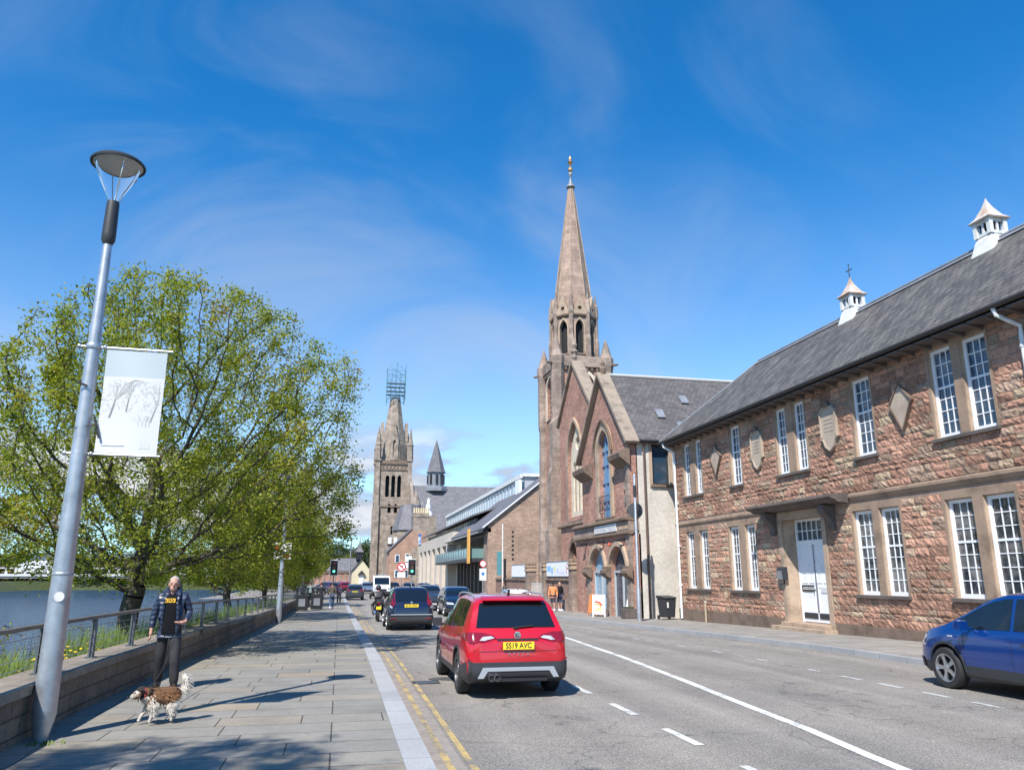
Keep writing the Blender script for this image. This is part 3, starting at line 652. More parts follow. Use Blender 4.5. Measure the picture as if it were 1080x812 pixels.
# roof
RX, RZ = 19.0, 11.75; EX, EZ = 15.36, 8.36; BX = 23.4
mb = MB()
th = .1
a = [(EX, YA - .3, EZ), (EX, YB + .35, EZ), (RX, 32.0, RZ), (RX, YA - .3, RZ), (BX, YB + .35, EZ), (BX, YA - .3, EZ)]
mb.add(a, [(0, 1, 2, 3), (1, 4, 2), (4, 5, 3, 2)])
mb.add([(v[0], v[1], v[2] - th) for v in a], [(0, 3, 2, 1), (1, 2, 4), (4, 2, 3, 5)])
mb.add([a[0], a[1], (EX, YB + .35, EZ - th), (EX, YA - .3, EZ - th)], [(0, 1, 2, 3)]); mb.add([a[1], a[4], (BX, YB + .35, EZ - th), (EX, YB + .35, EZ - th)], [(0, 1, 2, 3)])
rf = mb.build('roof', SLATE, SB)
rt = MB()
for s_ in (-1, 1): rt.add([(RX, YA, RZ + .05), (RX, 32.0, RZ + .05), (RX + s_ * .2, 32.1, RZ - .13), (RX + s_ * .2, YA, RZ - .13)], [(0, 1, 2, 3)])
rt.tube([(RX, YA, RZ + .04), (RX, 32.0, RZ + .04)], .07, 8); rt.build('ridge', LEAD, rf)
MB().tube([(RX, 32.0, RZ + .02), (EX, YB + .35, EZ + .02)], .06, 6).build('hip_ridge', LEAD, rf)
MB().tube([(EX - .06, YA - .3, EZ - .08), (EX - .06, YB + .4, EZ - .08)], .075, 8).build('gutter', CASTI, SB, True)
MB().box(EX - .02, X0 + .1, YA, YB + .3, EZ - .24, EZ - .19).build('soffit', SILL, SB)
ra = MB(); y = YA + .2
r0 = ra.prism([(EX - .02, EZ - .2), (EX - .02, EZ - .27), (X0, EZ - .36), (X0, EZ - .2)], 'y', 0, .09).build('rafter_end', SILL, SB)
r0.location.y = y
while y < YB - .7:
    y += .62; q = r0.copy(); col.objects.link(q); q.location.y = y
def downpipe(y, x0):
    mb = MB(); mb.tube([(EX - .04, y + .25, EZ - .12), (EX - .02, y + .2, EZ - .32), (x0 - .06, y, EZ - .62), (x0 - .08, y, EZ - .9), (x0 - .08, y, gz(y) + .2), (x0 - .16, y, gz(y) + .15)], .055, 10)
    for zz in (7.2, 5.2, 3.2, 1.4): mb.tube([(x0 - .08, y, zz), (x0 - .08, y, zz + .09)], .072, 10).box(x0 - .08, x0, y - .11, y + .11, zz + .02, zz + .06)
    return mb.build('downpipe', WHITEF if y < 20 else WHITE, SB, True)
downpipe(14.72, X0 - .03); downpipe(35.05, X0 - .02)
# roof ventilators
def cupola(y, cross):
    n_before = set(bpy.data.objects)
    t = MB(); s = .42
    t.lathe([(.86, -.55), (.62, .12), (.52, .30)], (RX, y, RZ), 4, rot=math.pi / 4)
    c = t.build('ventilator', WHITEF, SB)
    m2 = MB(); z0 = RZ + .30; z1 = RZ + .98; hs = .36
    for sx in (-1, 1):
        for sy in (-1, 1): m2.box(RX + sx * hs - .09, RX + sx * hs + .09, y + sy * hs - .09, y + sy * hs + .09, z0, z1)
    for (ax, sg) in (('x', -1), ('x', 1), ('y', -1), ('y', 1)):
        for off in (0,):
            if ax == 'x': m2.box(RX + sg * hs - .03, RX + sg * hs + .03, y - .05, y + .05, z0, z1 - .0); m2.box(RX + sg * hs - .04, RX + sg * hs + .04, y - hs, y + hs, z0, z0 + .14); m2.box(RX + sg * hs - .04, RX + sg * hs + .04, y - hs, y + hs, z1 - .12, z1)
            else: m2.box(RX - .05, RX + .05, y + sg * hs - .03, y + sg * hs + .03, z0, z1); m2.box(RX - hs, RX + hs, y + sg * hs - .04, y + sg * hs + .04, z0, z0 + .14); m2.box(RX - hs, RX + hs, y + sg * hs - .04, y + sg * hs + .04, z1 - .12, z1)
    m2.build('louvre_frame', WHITEF, c); MB().box(RX - .26, RX + .26, y - .26, y + .26, z0, z1).build('dark_louvres', DARK, c)
    MB().lathe([(.76, z1 - RZ), (.80, z1 - RZ + .05), (.52, z1 - RZ + .24), (.22, z1 - RZ + .66), (.06, z1 - RZ + .98), (.03, z1 - RZ + 1.1)], (RX, y, RZ), 4, rot=math.pi / 4).build('cap', m_cap, c)
    if cross:
        zt = z1 + 1.0; m3 = MB(); m3.tube([(RX, y, zt), (RX, y, zt + .85)], .02, 6); m3.box(RX - .015, RX + .015, y - .2, y + .2, zt + .52, zt + .56)
        for dy, dz in ((-.2, .54), (.2, .54), (0, .85), (0, .3)): m3.lathe([(.0, -.05), (.05, 0), (0, .05)], (RX, y + dy, zt + dz), 6)
        m3.build('weather_vane', CASTI, c)
    M_ = Matrix.Translation((RX, y, RZ - .1)) @ Matrix.Scale(.72, 4) @ Matrix.Translation((-RX, -y, -RZ + .1))
    for q in set(bpy.data.objects) - n_before: q.data.transform(M_)
def _capm():
    m, nt, b = newmat('rusty_lead_cap'); o = objcoord(nt); n = noise(nt, o, 2.6, 4)
    nt.links.new(ramp(nt, n, [(0.42, (0.52, 0.47, 0.42)), (0.54, (0.48, 0.38, 0.30)), (0.64, (0.40, 0.25, 0.17))]), b.inputs['Base Color']); b.inputs['Roughness'].default_value = .8; return m
m_cap = _capm()
cupola(24.9, True); cupola(18.2, False)
COPG = stonecol('lichened_coping', (0.30, 0.24, 0.185), .5)
# ------------------------------------------------------------ gabled hall
HX = 14.2; HY0, HY1 = 37.1, 45.1; HYC = 41.0; HAP = 12.95; HE = 8.9
HL = thing('gabled_hall', 'red stone hall with a tall arched blue window and two arched doorways below', 'building')
win = arch(40.8, .98, 4.95, 8.62, 9.85)
d1 = arch(42.2, 1.3, -.35, 2.05, 3.35); d2 = arch(38.85, 1.3, -.35, 2.05, 3.35)
up = [(HY0, 4.66), (HY1, 4.66), (HY1, HE), (HYC, HAP), (HY0, HE)]
mb = MB().plate(up, [win], PX(HX), 0, .45); mb.build('gable_wall', BRICKR, HL)
mb = MB().plate(rect(HY0, HY1 + 1.3, -.5, 3.92), [d1, d2], PX(HX - .06), 0, .55); mb.build('arcade_wall', BRICKR, HL)
# string band with carved frieze
MB().box(HX - .16, HX + .4, HY0 - .06, HY1 + 1.35, 4.08, 4.58).build('sign_band', STONEP, HL)
MB().prism([(HX - .02, 4.58), (HX - .32, 4.62), (HX - .32, 4.72), (HX - .1, 4.84), (HX + .02, 4.84), (HX + .3, 4.58)], 'y', HY0 - .1, HY1 + 1.4).prism([(HX, 3.90), (HX - .24, 3.94), (HX - .24, 4.03), (HX - .15, 4.08), (HX + .3, 4.08)], 'y', HY0 - .08, HY1 + 1.38).build('cornice', DRESSD, HL)
fr = MB()
for k in range(13): fr.box(HX - .19, HX - .161, HY0 + .08 + k * .11, HY0 + .14 + k * .11, 4.17, 4.50)
fr.build('carved_frieze', DRESS, HL)
sb = MB().box(HX - .22, HX - .165, 38.75, 42.35, 4.14, 4.54).build('name_sign', WHITEF, HL)
# worn lettering, unreadable in the photograph, kept as grey letter-like marks
mb = MB(); rr = random.Random(3); y = 42.1
while y > 39.0:
    w = rr.uniform(.14, .24); mb.box(HX - .228, HX - .221, y - w, y - w + .05, 4.2, 4.47)
    if rr.random() < .8: mb.box(HX - .2275, HX - .2215, y - w + .051, y, rr.choice([4.2, 4.31, 4.42]), rr.choice([4.25, 4.36, 4.47]) + .001)
    if rr.random() < .6: mb.box(HX - .227, HX - .2215, y - .05, y, 4.22, 4.46)
    y -= w + .1
mb.build('faded_lettering', plain('faded_sign_grey', (.42, .42, .44), .7), sb)
# window dressings
wo = arch(40.8, 1.36, 4.86, 8.62, 10.32); MB().plate(wo, [win], PX(HX), -.12, -.002).build('window_surround', DRESS, HL)
ho = arch(40.8, 1.52, 8.2, 8.62, 10.52); hi = arch(40.8, 1.37, 8.2, 8.62, 10.33)
hood = [p for p in ho[1:]] + [ho[0]] ; 
mb = MB(); mb.plate(ho[1:] + [ho[0]] + [hi[0]] + hi[:1:-1] + [hi[1]], [], PX(HX), -.22, -.121) if False else None
def hoodmould(c, hw, zs, zt, X, th=.13, d0=-.24, d1=-.121):
    a = arch(c, hw + th, zs, zs + .01, zt + th * 1.15)[2:]; b = arch(c, hw, zs, zs + .01, zt)[2:]
    return MB().plate(a + b[::-1], [], PX(X), d0, d1)
hoodmould(40.8, 1.40, 8.5, 10.36, HX).build('hood_mould', DRESSD, HL)
MB().plate(arch(40.8, .97, 4.96, 8.62, 9.84), [], PX(HX), .24, .26).build('arched_pane', GLASSB, HL)
mb = MB()
for dy in (-.33, .33): mb.box(HX + .16, HX + .23, 40.8 + dy - .04, 40.8 + dy + .04, 4.95, 9.3)
for zz in (5.9, 6.9, 7.9, 8.7): mb.box(HX + .165, HX + .225, 39.85, 41.75, zz - .035, zz + .035)
mb.build('window_frame', plain('blue_frame', (0.12, .22, .36), .5), HL)
mb = MB()
for k in range(12): yy = 39.75 + k * 2.1 / 11; mb.tube([(HX - .1, yy, 5.35), (HX - .1, yy, 6.15)], .012, 4)
mb.tube([(HX - .1, 39.7, 6.15), (HX - .1, 41.9, 6.15)], .02, 4).tube([(HX - .1, 39.7, 5.4), (HX - .1, 41.9, 5.4)], .015, 4); mb.build('window_guard', CASTI, HL)
MB().box(HX - .16, HX + .3, 39.3, 42.3, 4.84, 4.95).build('sill', DRESSD, HL)
# great corbelled kneelers
for y0, y1 in ((HY0 - .22, 38.75), (42.95, HY1 + .12)):
    MB().prism([(HX - .02, 7.35), (HX - .28, 7.55), (HX - .55, 7.75), (HX - .60, 7.98), (HX - .5, 8.08), (HX - .2, 8.25), (HX - .02, 8.3)], 'y', y0, y1).build('kneeler', DRESSD, HL)
# quoins
z = -.3
while z < 8.7:
    l = .42 if int(z / .34) % 2 else .7
    if not (3.85 < z < 4.85) and not (7.2 < z < 8.2): MB().box(HX - .09, HX + .02, HY0 - .015, HY0 + l, z, z + .33).build('quoin', STONEP, HL)
    z += .34
mb = MB()
for (a, b_) in (((HY0 - .35, HE - .45), (HYC, HAP + .12)), ((HY1 + .35, HE - .45), (HYC, HAP + .12))):
    d = Vector((b_[0] - a[0], b_[1] - a[1])).normalized(); n = Vector((-d.y, d.x));  n = n if n.y > 0 else -n
    mb.prism([(a[0], a[1]), (b_[0], b_[1]), (b_[0], b_[1] + .22), (a[0] + n.x * .15, a[1] + n.y * .15)], 'x', HX - .3, HX + .45)
mb.build('gable_coping', COPG, HL)
MB().lathe([(.16, -.3), (.2, 0), (.1, .15), (.14, .32), (.02, .55)], (HX + .1, HYC, HAP + .55), 8).build('finial', DRESSD, HL)
# roof and flank
RXE = 26.0; zE = 8.75
fl = MB(); fl.plate(rect(HX + .4, RXE, -.5, zE), [rect(15.45, 16.4, 6.4, 8.5)], PY(HY0), 0, .4); fl.build('harled_flank', HARL, HL)
MB().plate(rect(15.3, 16.55, 6.25, 8.65), [rect(15.46, 16.39, 6.41, 8.49)], PY(HY0), -.04, -.002).build('window_margin', DRESS, HL)
w = MB(); w.box(15.46, 15.54, HY0 + .1, HY0 + .18, 6.41, 8.49).box(16.31, 16.39, HY0 + .1, HY0 + .18, 6.41, 8.49).box(15.54, 16.31, HY0 + .1, HY0 + .18, 8.41, 8.49).box(15.54, 16.31, HY0 + .1, HY0 + .18, 6.41, 6.5)
f = w.build('window', CASTI, HL); MB().box(15.5, 16.35, HY0 + .15, HY0 + .17, 6.45, 8.45).build('pane', GLASS, f); MB().box(15.35, 16.5, HY0 - .12, HY0 + .1, 6.28, 6.40).build('sill', DRESSD, f)
MB().box(HX + .4, RXE, HY1 - .4, HY1, -.5, zE).box(RXE - .3, RXE, HY0 + .4, HY1 - .4, -.5, zE).build('rear_wall', BRICKR, HL)
def gable_roof(x0, x1, y0, y1, ze, zr, mat, parent, over=.3, name='roof'):
    yc = (y0 + y1) / 2; k = (zr - ze) / (yc - y0); a = [(x0, y0 - over, ze - over * k), (x1, y0 - over, ze - over * k), (x1, yc, zr), (x0, yc, zr), (x1, y1 + over, ze - over * k), (x0, y1 + over, ze - over * k)]
    b = [(v[0], v[1], v[2] - .12) for v in a]
    return MB().add(a + b, [(0, 1, 2, 3), (3, 2, 4, 5), (6, 9, 8, 7), (9, 11, 10, 8), (0, 6, 7, 1), (5, 4, 10, 11), (0, 3, 9, 6), (3, 5, 11, 9), (1, 7, 8, 2), (2, 8, 10, 4)]).build(name, mat, parent)
rf = gable_roof(HX + .40, RXE, HY0, HY1, 8.9, 13.12, SLATEH, HL, .28)
MB().tube([(HX + .4, HYC + .1, 13.18), (RXE, HYC + .1, 13.18)], .1, 8).build('ridge', plain('pale_ridge', (.5, .48, .47), .7), rf)
mb = MB()
for (x, s_) in ((16.4, .35), (18.3, .62), (20.2, .4), (17.3, .15)):
    y = HY0 + s_ * 3.9; z = 8.9 + s_ * 4.1; mb.prism([(y - .25, z - .2), (y + .25, z + .34), (y + .2, z + .4), (y - .3, z - .14)], 'x', x, x + .45)
mb.build('rooflight', LEAD, rf)
MB().tube([(HX + .5, HY0 - .32, 8.62), (16.4, HY0 - .32, 8.62)], .07, 8).build('gutter', CASTI, HL, True)
MB().tube([(15.0, HY0 - .3, 8.6), (15.0, HY0 - .1, 8.2), (15.0, HY0 - .1, -.2)], .06, 8).build('downpipe', plain('brown_pipe', (.12, .075, .055), .6), HL, True)
MB().prism([(HX + .9, -.3), (15.9, -.3), (15.9, .15), (15.2, .3)], 'y', HY0 - .02, HY0 + .1).build('mossy_foot', plain('moss', (.10, .11, .04), .95, var=.4), HL) if False else None
# arcade dressings
for c in (42.2, 38.85):
    hoodmould(c, 1.32, 2.05, 3.37, HX - .06, .2, -.16, -.002).build('arch_ring', DRESS, HL)
    g = MB().plate(arch(c, 1.29, -.25, 2.05, 3.34), [], PX(HX), .2, .22).build('arched_glazing', m_shop if False else GLASSCL if c > 40 else GLASS, HL)
    fr = MB(); fr.box(HX + .1, HX + .19, c - 1.28, c + 1.28, 2.02, 2.14).box(HX + .1, HX + .19, c - .05, c + .05, -.2, 2.02).box(HX + .1, HX + .19, c - 1.28, c - 1.18, -.2, 2.02).box(HX + .1, HX + .19, c + 1.18, c + 1.28, -.2, 2.02)
    fr.build('door_frame', plain('grey_door_frame', (.42, .44, .46), .5), HL)
for yc in (37.32, 40.52, 43.8):
    MB().prism([(HX - .08, 1.72), (HX - .3, 1.85), (HX - .42, 2.0), (HX - .42, 2.14), (HX - .3, 2.2), (HX - .3, 2.34), (HX - .08, 2.36)], 'y', yc - .42, yc + .42).build('carved_impost', DRESSD, HL)
    MB().box(HX - .14, HX - .062, yc - .24, yc + .24, -.35, 1.72).box(HX - .2, HX - .062, yc - .3, yc + .3, -.4, .15).build('pilaster', STONEP, HL)
for yc in (41.1, 37.9, 44.3):
    MB().box(HX - .32, HX - .07, yc - .05, yc + .05, 3.62, 3.72).prism([(HX - .30, 3.62), (HX - .36, 3.72), (HX - .5, 3.66), (HX - .44, 3.55)], 'y', yc - .16, yc + .16).build('lantern', BLACK, HL)
MB().lathe([(.0, -.05), (.09, 0), (.09, .1), (0, .15)], (HX - .16, 40.0, 3.45), 10).build('alarm_lamp', plain('red_lamp', (.6, .12, .08), .4), HL, True)

# ------------------------------------------------------------ church with the tall stone spire
CH = thing('spire_church', 'red brick church with pale stone dressings and a tall slender stone spire', 'church')
GX = 16.0; cy = 52.35; y0, y1 = 48.4, 56.3
lan = arch(cy, 1.75, 5.9, 9.6, 12.6); small = arch(52.3, .85, 1.6, 3.1, 4.1)
MB().plate([(y0, -.5), (y1, -.5), (y1, 13.2), (cy, 16.9), (y0, 13.2)], [lan, small], PX(GX), 0, .5).build('gable_wall', BRICKR, CH)
PALE = stonecol('pale_tracery_stone', (.62, .54, .42), .22)
MB().plate(arch(cy, 1.74, 5.9, 9.6, 12.59), [arch(cy - .85, .34, 6.3, 9.2, 9.9), arch(cy, .34, 6.3, 9.4, 10.2), arch(cy + .85, .34, 6.3, 9.2, 9.9), [(cy + .5 * math.cos(t * math.pi / 5), 11.1 + .5 * math.sin(t * math.pi / 5)) for t in range(10)]], PX(GX), .2, .34).build('tracery', PALE, CH)
MB().plate(arch(cy, 1.70, 5.92, 9.6, 12.5), [], PX(GX), .38, .40).build('lancet_pane', plain('boarded_glass', (.42, .38, .33), .5), CH)
hoodmould(cy, 1.8, 9.6, 12.7, GX, .22, -.14, -.002).build('hood_mould', DRESS, CH)
MB().plate(arch(cy, 1.98, 5.6, 9.6, 12.9), [arch(cy, 1.76, 5.62, 9.6, 12.6)], PX(GX), -.07, -.003).build('lancet_surround', STONEP, CH)
MB().plate(arch(52.3, .83, 1.62, 3.1, 4.08), [], PX(GX), .3, .32).build('dark_window_pane', GLASS, CH)
hoodmould(52.3, .9, 3.0, 4.15, GX, .28, -.3, -.002).build('hood_mould', DRESSD, CH)
MB().box(GX + .1, GX + .2, 52.25, 52.35, 1.6, 4.0).box(GX + .1, GX + .2, 51.5, 53.1, 2.9, 3.0).build('mullion', PALE, CH)
MB().prism([(GX, 5.25), (GX - .2, 5.3), (GX - .2, 5.42), (GX, 5.62)], 'y', y0, y1 + .4).build('string_course', DRESSD, CH)
mb = MB()
for (a, b_) in (((y0 - .2, 12.9), (cy, 16.95)), ((y1 + .2, 12.9), (cy, 16.95))):
    mb.prism([(a[0], a[1]), (b_[0], b_[1]), (b_[0], b_[1] + .34), (a[0], a[1] + .3)], 'x', GX - .2, GX + .65)
mb.build('gable_coping', COPG, CH); MB().lathe([(.2, 0), (.16, .3), (.3, .5), (.12, .7), (.22, 1.0), (.02, 1.5)], (GX + .1, cy, 17.4), 8).build('finial', STONEP, CH)
MB().box(GX + .5, 30, y0, y1 + 1.5, -.5, 11.2).build('nave_wall', BRICKR, CH)
gable_roof(GX + .5, 30, y0, y1 + 1.5, 11.2, 12.9, SLATEG, CH, .2, 'nave_roof')
# stepped buttress between gable and street
for (xa, ya) in ((16.0, 57.6),):
    mb = MB(); mb.box(xa - .55, xa + .9, ya, ya + 1.35, -.5, 5.2).box(xa - .35, xa + .9, ya + .06, ya + 1.29, 5.2, 9.6).box(xa - .15, xa + .9, ya + .14, ya + 1.2, 9.6, 13.6)
    mb.prism([(xa - .55, 5.2), (xa - .35, 5.7), (xa, 5.2)], 'y', ya, ya + 1.35).prism([(xa - .35, 9.6), (xa - .15, 10.1), (xa, 9.6)], 'y', ya + .06, ya + 1.29).prism([(xa - .15, 13.6), (xa + .9, 14.9), (xa + .9, 13.6)], 'y', ya + .14, ya + 1.2)
    mb.build('buttress', STONEP, CH)
CH_before = set(bpy.data.objects)
TX0, TX1, TY0, TY1 = 16.6, 20.85, 58.9, 63.1; TXC, TYC = (TX0 + TX1) / 2, (TY0 + TY1) / 2
def PXr(X): return lambda u, v, d: (X + d, u, v)
lw = arch(TYC, .55, 6.0, 9.5, 10.8); lw2 = arch(TYC, .5, 1.2, 3.6, 4.4); bw_ = arch(TYC, 1.0, 16.2, 18.3, 19.6)
MB().plate(rect(TY0, TY1, -.5, 20.3), [lw, lw2, bw_], PX(TX0), 0, .6).build('tower_wall', BRICKR, CH)
bwx = arch(TXC, 1.1, 16.2, 18.3, 19.7)
MB().plate(rect(TX0 + .6, TX1, -.5, 20.3), [bwx], PY(TY0), 0, .6).build('tower_wall', BRICKR, CH)
MB().box(TX1 - .5, TX1, TY0 + .6, TY1, -.5, 20.3).box(TX0 + .6, TX1 - .5, TY1 - .5, TY1, -.5, 20.3).build('tower_wall', BRICKR, CH)
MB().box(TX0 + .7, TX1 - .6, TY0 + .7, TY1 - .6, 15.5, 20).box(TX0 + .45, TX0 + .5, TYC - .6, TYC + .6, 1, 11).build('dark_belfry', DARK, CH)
mb = MB()
for k in range(7): z = 16.4 + k * .42; mb.prism([(TY0 + .2, z), (TY0 + .5, z + .3), (TY0 + .5, z + .36), (TY0 + .2, z + .06)], 'x', TXC - 1.05, TXC + 1.05); mb.prism([(TX0 + .2, z), (TX0 + .5, z + .3), (TX0 + .5, z + .36), (TX0 + .2, z + .06)], 'y', TYC - .98, TYC + .98)
mb.box(TXC - .12, TXC + .12, TY0 + .05, TY0 + .2, 16.2, 19.0).box(TX0 + .05, TX0 + .2, TYC - .12, TYC + .12, 16.2, 19.0); mb.build('belfry_louvres', DRESSD, CH)
mb = MB(); mb.plate(arch(TXC, 1.35, 16.0, 18.3, 20.0), [arch(TXC, 1.11, 16.02, 18.3, 19.72)], PY(TY0), -.1, -.002); mb.plate(arch(TYC, 1.25, 16.0, 18.3, 19.9), [arch(TYC, 1.01, 16.02, 18.3, 19.62)], PX(TX0), -.1, -.002)
mb.plate(arch(TYC, .78, 5.8, 9.5, 11.1), [arch(TYC, .56, 5.82, 9.5, 10.82)], PX(TX0), -.08, -.002); mb.build('window_surround', PALE, CH)
mb = MB()
for (x, y) in ((TX0, TY0), (TX1, TY0), (TX0, TY1), (TX1, TY1)):
    k_ = .62 if (x == TX0 and y == TY1) else 1
    mb.lathe([(1.0 * k_, -.5), (1.0 * k_, 5.2), (.88 * k_, 5.7), (.88 * k_, 10.6), (.78 * k_, 11.2), (.72 * k_, 15.2), (.54, 15.6), (.54, 19.7), (.60, 20.1), (.62, 20.2), (.62, 20.9), (.5, 21.0), (.25, 21.9), (.02, 22.6)], (x, y, 0), 8, rot=R(22.5))
mb.build('corner_turrets', STONEP, CH)
def octband(r0, z0, r1, z1, mat, name, n=8, th=None): return MB().lathe([(r0, z0), (r1, z1)], (TXC, TYC, 0), n, rot=R(22.5)).build(name, mat, CH)
mb = MB()
for (a, b_, c, d) in ((TX0 - .25, TX1 + .25, TY0 - .25, TY0 + .15), (TX0 - .25, TX1 + .25, TY1 - .15, TY1 + .25), (TX0 - .25, TX0 + .15, TY0 + .15, TY1 - .15), (TX1 - .15, TX1 + .25, TY0 + .15, TY1 - .15)):
    mb.box(a, b_, c, d, 20.05, 20.95)
mb.box(TX0, TX1, TY0, TY1, 20.3, 20.5); mb.build('parapet', STONEP, CH)
mb = MB()
for k in range(9):
    x = TX0 + .6 + k * .45; mb.box(x, x + .2, TY0 - .2, TY0, 19.75, 20.05)
    y = TY0 + .6 + k * .45; mb.box(TX0 - .2, TX0, y, y + .2, 19.75, 20.05)
mb.build('corbel_table', DRESSD, CH)
mb = MB()
for sx, sy in ((0, -1), (-1, 0)):
    pass
for i in range(10): pass
for (x, y) in ((TX1 + .7, TY0 - .9), (TX0 - 1.0, TY0 - .5), (TX0 - .8, TY1 + .5)): MB().tube([(x * .0 + (TX0 + (x > TXC) * (TX1 - TX0)), TY0 if y < TYC else TY1, 20.3), (x, y, 20.2)], [.16, .09], 6).build('gargoyle', DRESSD, CH)

# octagonal belfry stage
BZ0, BZ1 = 20.5, 24.7; BR = 1.88
mb = MB(); ba = MB(); hd = MB(); dk = MB()
for k in range(8):
    a = R(45 * k); c_, s_ = math.cos(a), math.sin(a); ap = BR * math.cos(R(22.5)); hw = BR * math.sin(R(22.5))
    fn = lambda u, v, d, c_=c_, s_=s_: (TXC + c_ * (ap - d) - s_ * u, TYC + s_ * (ap - d) + c_ * u, v)
    mb.plate(rect(-hw, hw, BZ0, BZ1), [arch(0, .36, BZ0 + .9, BZ1 - 1.1, BZ1 - .35)], fn, 0, .3)
    hd.plate(arch(0, .5, BZ0 + .8, BZ1 - 1.1, BZ1 - .12), [arch(0, .37, BZ0 + .82, BZ1 - 1.1, BZ1 - .33)], fn, -.08, -.003)
    hd.plate([(-.62, BZ1 + .15), (.62, BZ1 + .15), (0, BZ1 + 1.9)], [[(.18 * math.cos(t * math.pi / 4), BZ1 + .65 + .18 * math.sin(t * math.pi / 4)) for t in range(8)]], fn, -.18, .1)
    a2 = R(45 * k + 22.5); x, y = TXC + (BR + .05) * math.cos(a2), TYC + (BR + .05) * math.sin(a2)
    ba.lathe([(.26, BZ0), (.26, BZ0 + 2.2), (.19, BZ0 + 2.5), (.19, BZ1 + .1), (.26, BZ1 + .3), (.2, BZ1 + 1.2), (.12, BZ1 + 1.5), (.02, BZ1 + 2.3)], (x, y, 0), 6)
mb.build('belfry', STONEP, CH); hd.build('belfry_hoods', DRESS, CH); ba.build('belfry_shafts', STONEP, CH)
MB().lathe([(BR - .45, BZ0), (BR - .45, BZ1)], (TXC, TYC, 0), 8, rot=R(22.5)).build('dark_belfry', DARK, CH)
MB().lathe([(BR + .05, BZ1 - .12), (BR + .22, BZ1), (BR + .22, BZ1 + .14), (BR, BZ1 + .2)], (TXC, TYC, 0), 8, rot=R(22.5)).build('cornice', DRESSD, CH)
SPIRE = masonry('spire_stone', (0.44, 0.31, 0.24), (0.34, 0.24, 0.19), (0.30, 0.22, .17), 0.8, 0.36, 0.012, 0.35, 0.4, speck=2.5)
sp = MB().lathe([(BR - .08, BZ1 + .2), (.2, 37.7)], (TXC, TYC, 0), 8, rot=R(22.5)).build('spire', SPIRE, CH)
mb = MB()
for k in range(8):
    a2 = R(45 * k + 22.5); mb.tube([(TXC + (BR - .08) * math.cos(a2), TYC + (BR - .08) * math.sin(a2), BZ1 + .3), (TXC + .2 * math.cos(a2), TYC + .2 * math.sin(a2), 37.6)], [.07, .035], 5)
mb.build('arris_rolls', DRESS, sp)
MB().lathe([(.42, -.1), (.38, .05), (.2, .25), (.1, .7), (.09, 1.0), (.2, 1.15), (.2, 1.3), (.08, 1.45)], (TXC, TYC, 37.6), 10).build('lead_cap', LEAD, sp, True)
MB().lathe([(.05, 1.4), (.22, 1.6), (.22, 1.8), (.05, 1.95), (.08, 2.15), (.28, 2.4), (.10, 2.55), (.16, 2.8), (0.02, 3.1)], (TXC, TYC, 37.6), 10).build('gilded_finial', plain('gilding', (.55, .33, .14), .4, .5), sp, True)

for q in set(bpy.data.objects) - CH_before:
    if q.parent is CH: q.location.z = -1.45

# ------------------------------------------------------------ boundary wall, piers and hoardings
def pier(y, label):
    t = thing('gate_pier', label, 'gate pier', (14.2, y, gz(y) + .12), 0, 'stone piers along the church wall')
    MB().box(-.34, .34, -.34, .34, -.3, 2.5).build('shaft', STONEP, t)
    MB().box(-.42, .42, -.42, .42, 2.5, 2.62).box(-.36, .36, -.36, .36, 2.62, 2.8).box(-.42, .42, -.42, .42, 2.8, 2.9).build('cap', DRESS, t)
    mb = MB()
    for sx in (-1, 0, 1):
        for sy in (-1, 0, 1):
            if sx or sy: mb.lathe([(.1, 2.9), (.12, 3.02), (.03, 3.14)], (sx * .27, sy * .27, 0), 6)
    mb.build('crown', DRESSD, t)
pier(46.9, 'stone pier of the church wall against the hall'); pier(53.6, 'stone pier on the near side of the church gateway'); pier(58.6, 'stone pier on the far side of the church gateway')
def bwall(ya, yb, label):
    t = thing('boundary_wall', label, 'wall'); g = gz((ya + yb) / 2)
    MB().box(14.05, 14.4, ya, yb, -.8, g + 1.95).build('wall_body', RUBBLE, t); MB().box(13.86, 14.05, ya, yb, -.8, g + .8).build('base_course', STONEP, t)
    MB().prism([(13.95, g + 1.95), (14.5, g + 1.95), (14.5, g + 2.05), (14.22, g + 2.2), (13.95, g + 2.05)], 'y', ya, yb).build('coping', DRESSD, t)
bwall(47.25, 53.25, 'red rubble wall between two piers before the church'); bwall(58.95, 71.5, 'red rubble wall beyond the church gateway')
def hoarding(ya, yb, label, marks):
    g = gz(ya) ; t = thing('hoarding', label, 'sign board', (14.02, 0, 0))
    MB().box(-.02, .02, ya, yb, g + 2.22, g + 3.12).build('board', WHITE, t)
    fr = MB(); fr.box(-.04, .03, ya, yb, g + 3.12, g + 3.17).box(-.04, .03, ya, yb, g + 2.17, g + 2.22)
    for k in range(5): yy = ya + (yb - ya) * k / 4; fr.box(.021, .06, yy - .03, yy + .03, g + 1.9, g + 3.1)
    fr.build('frame', LEAD, t)
    if marks:
        for i, (u0, u1, v0, v1, c) in enumerate(((.80, .97, .3, .75, (.25, .5, .8)), (.70, .78, .1, .6, (.3, .45, .75)), (.60, .66, .25, .7, (.7, .65, .2)), (.46, .55, .15, .55, (.6, .6, .78)), (.2, .44, .12, .3, (.66, .64, .78)), (.12, .15, .1, .8, (.7, .3, .35)))):
            MB().box(-.024, -.0205, ya + u0 * (yb - ya), ya + u1 * (yb - ya), g + 2.25 + v0 * .85, g + 2.25 + v1 * .85).build('printed_panel', plain('print_%d' % i, c, .6), t)
hoarding(47.4, 53.1, 'white hoarding with small coloured pictures above the rubble wall', True); hoarding(59.3, 64.5, 'plain white hoarding on the rubble wall beyond the gateway', False)
gt = thing('iron_gate', 'white painted iron gate between the stone piers', 'gate', (14.2, 0, 0))
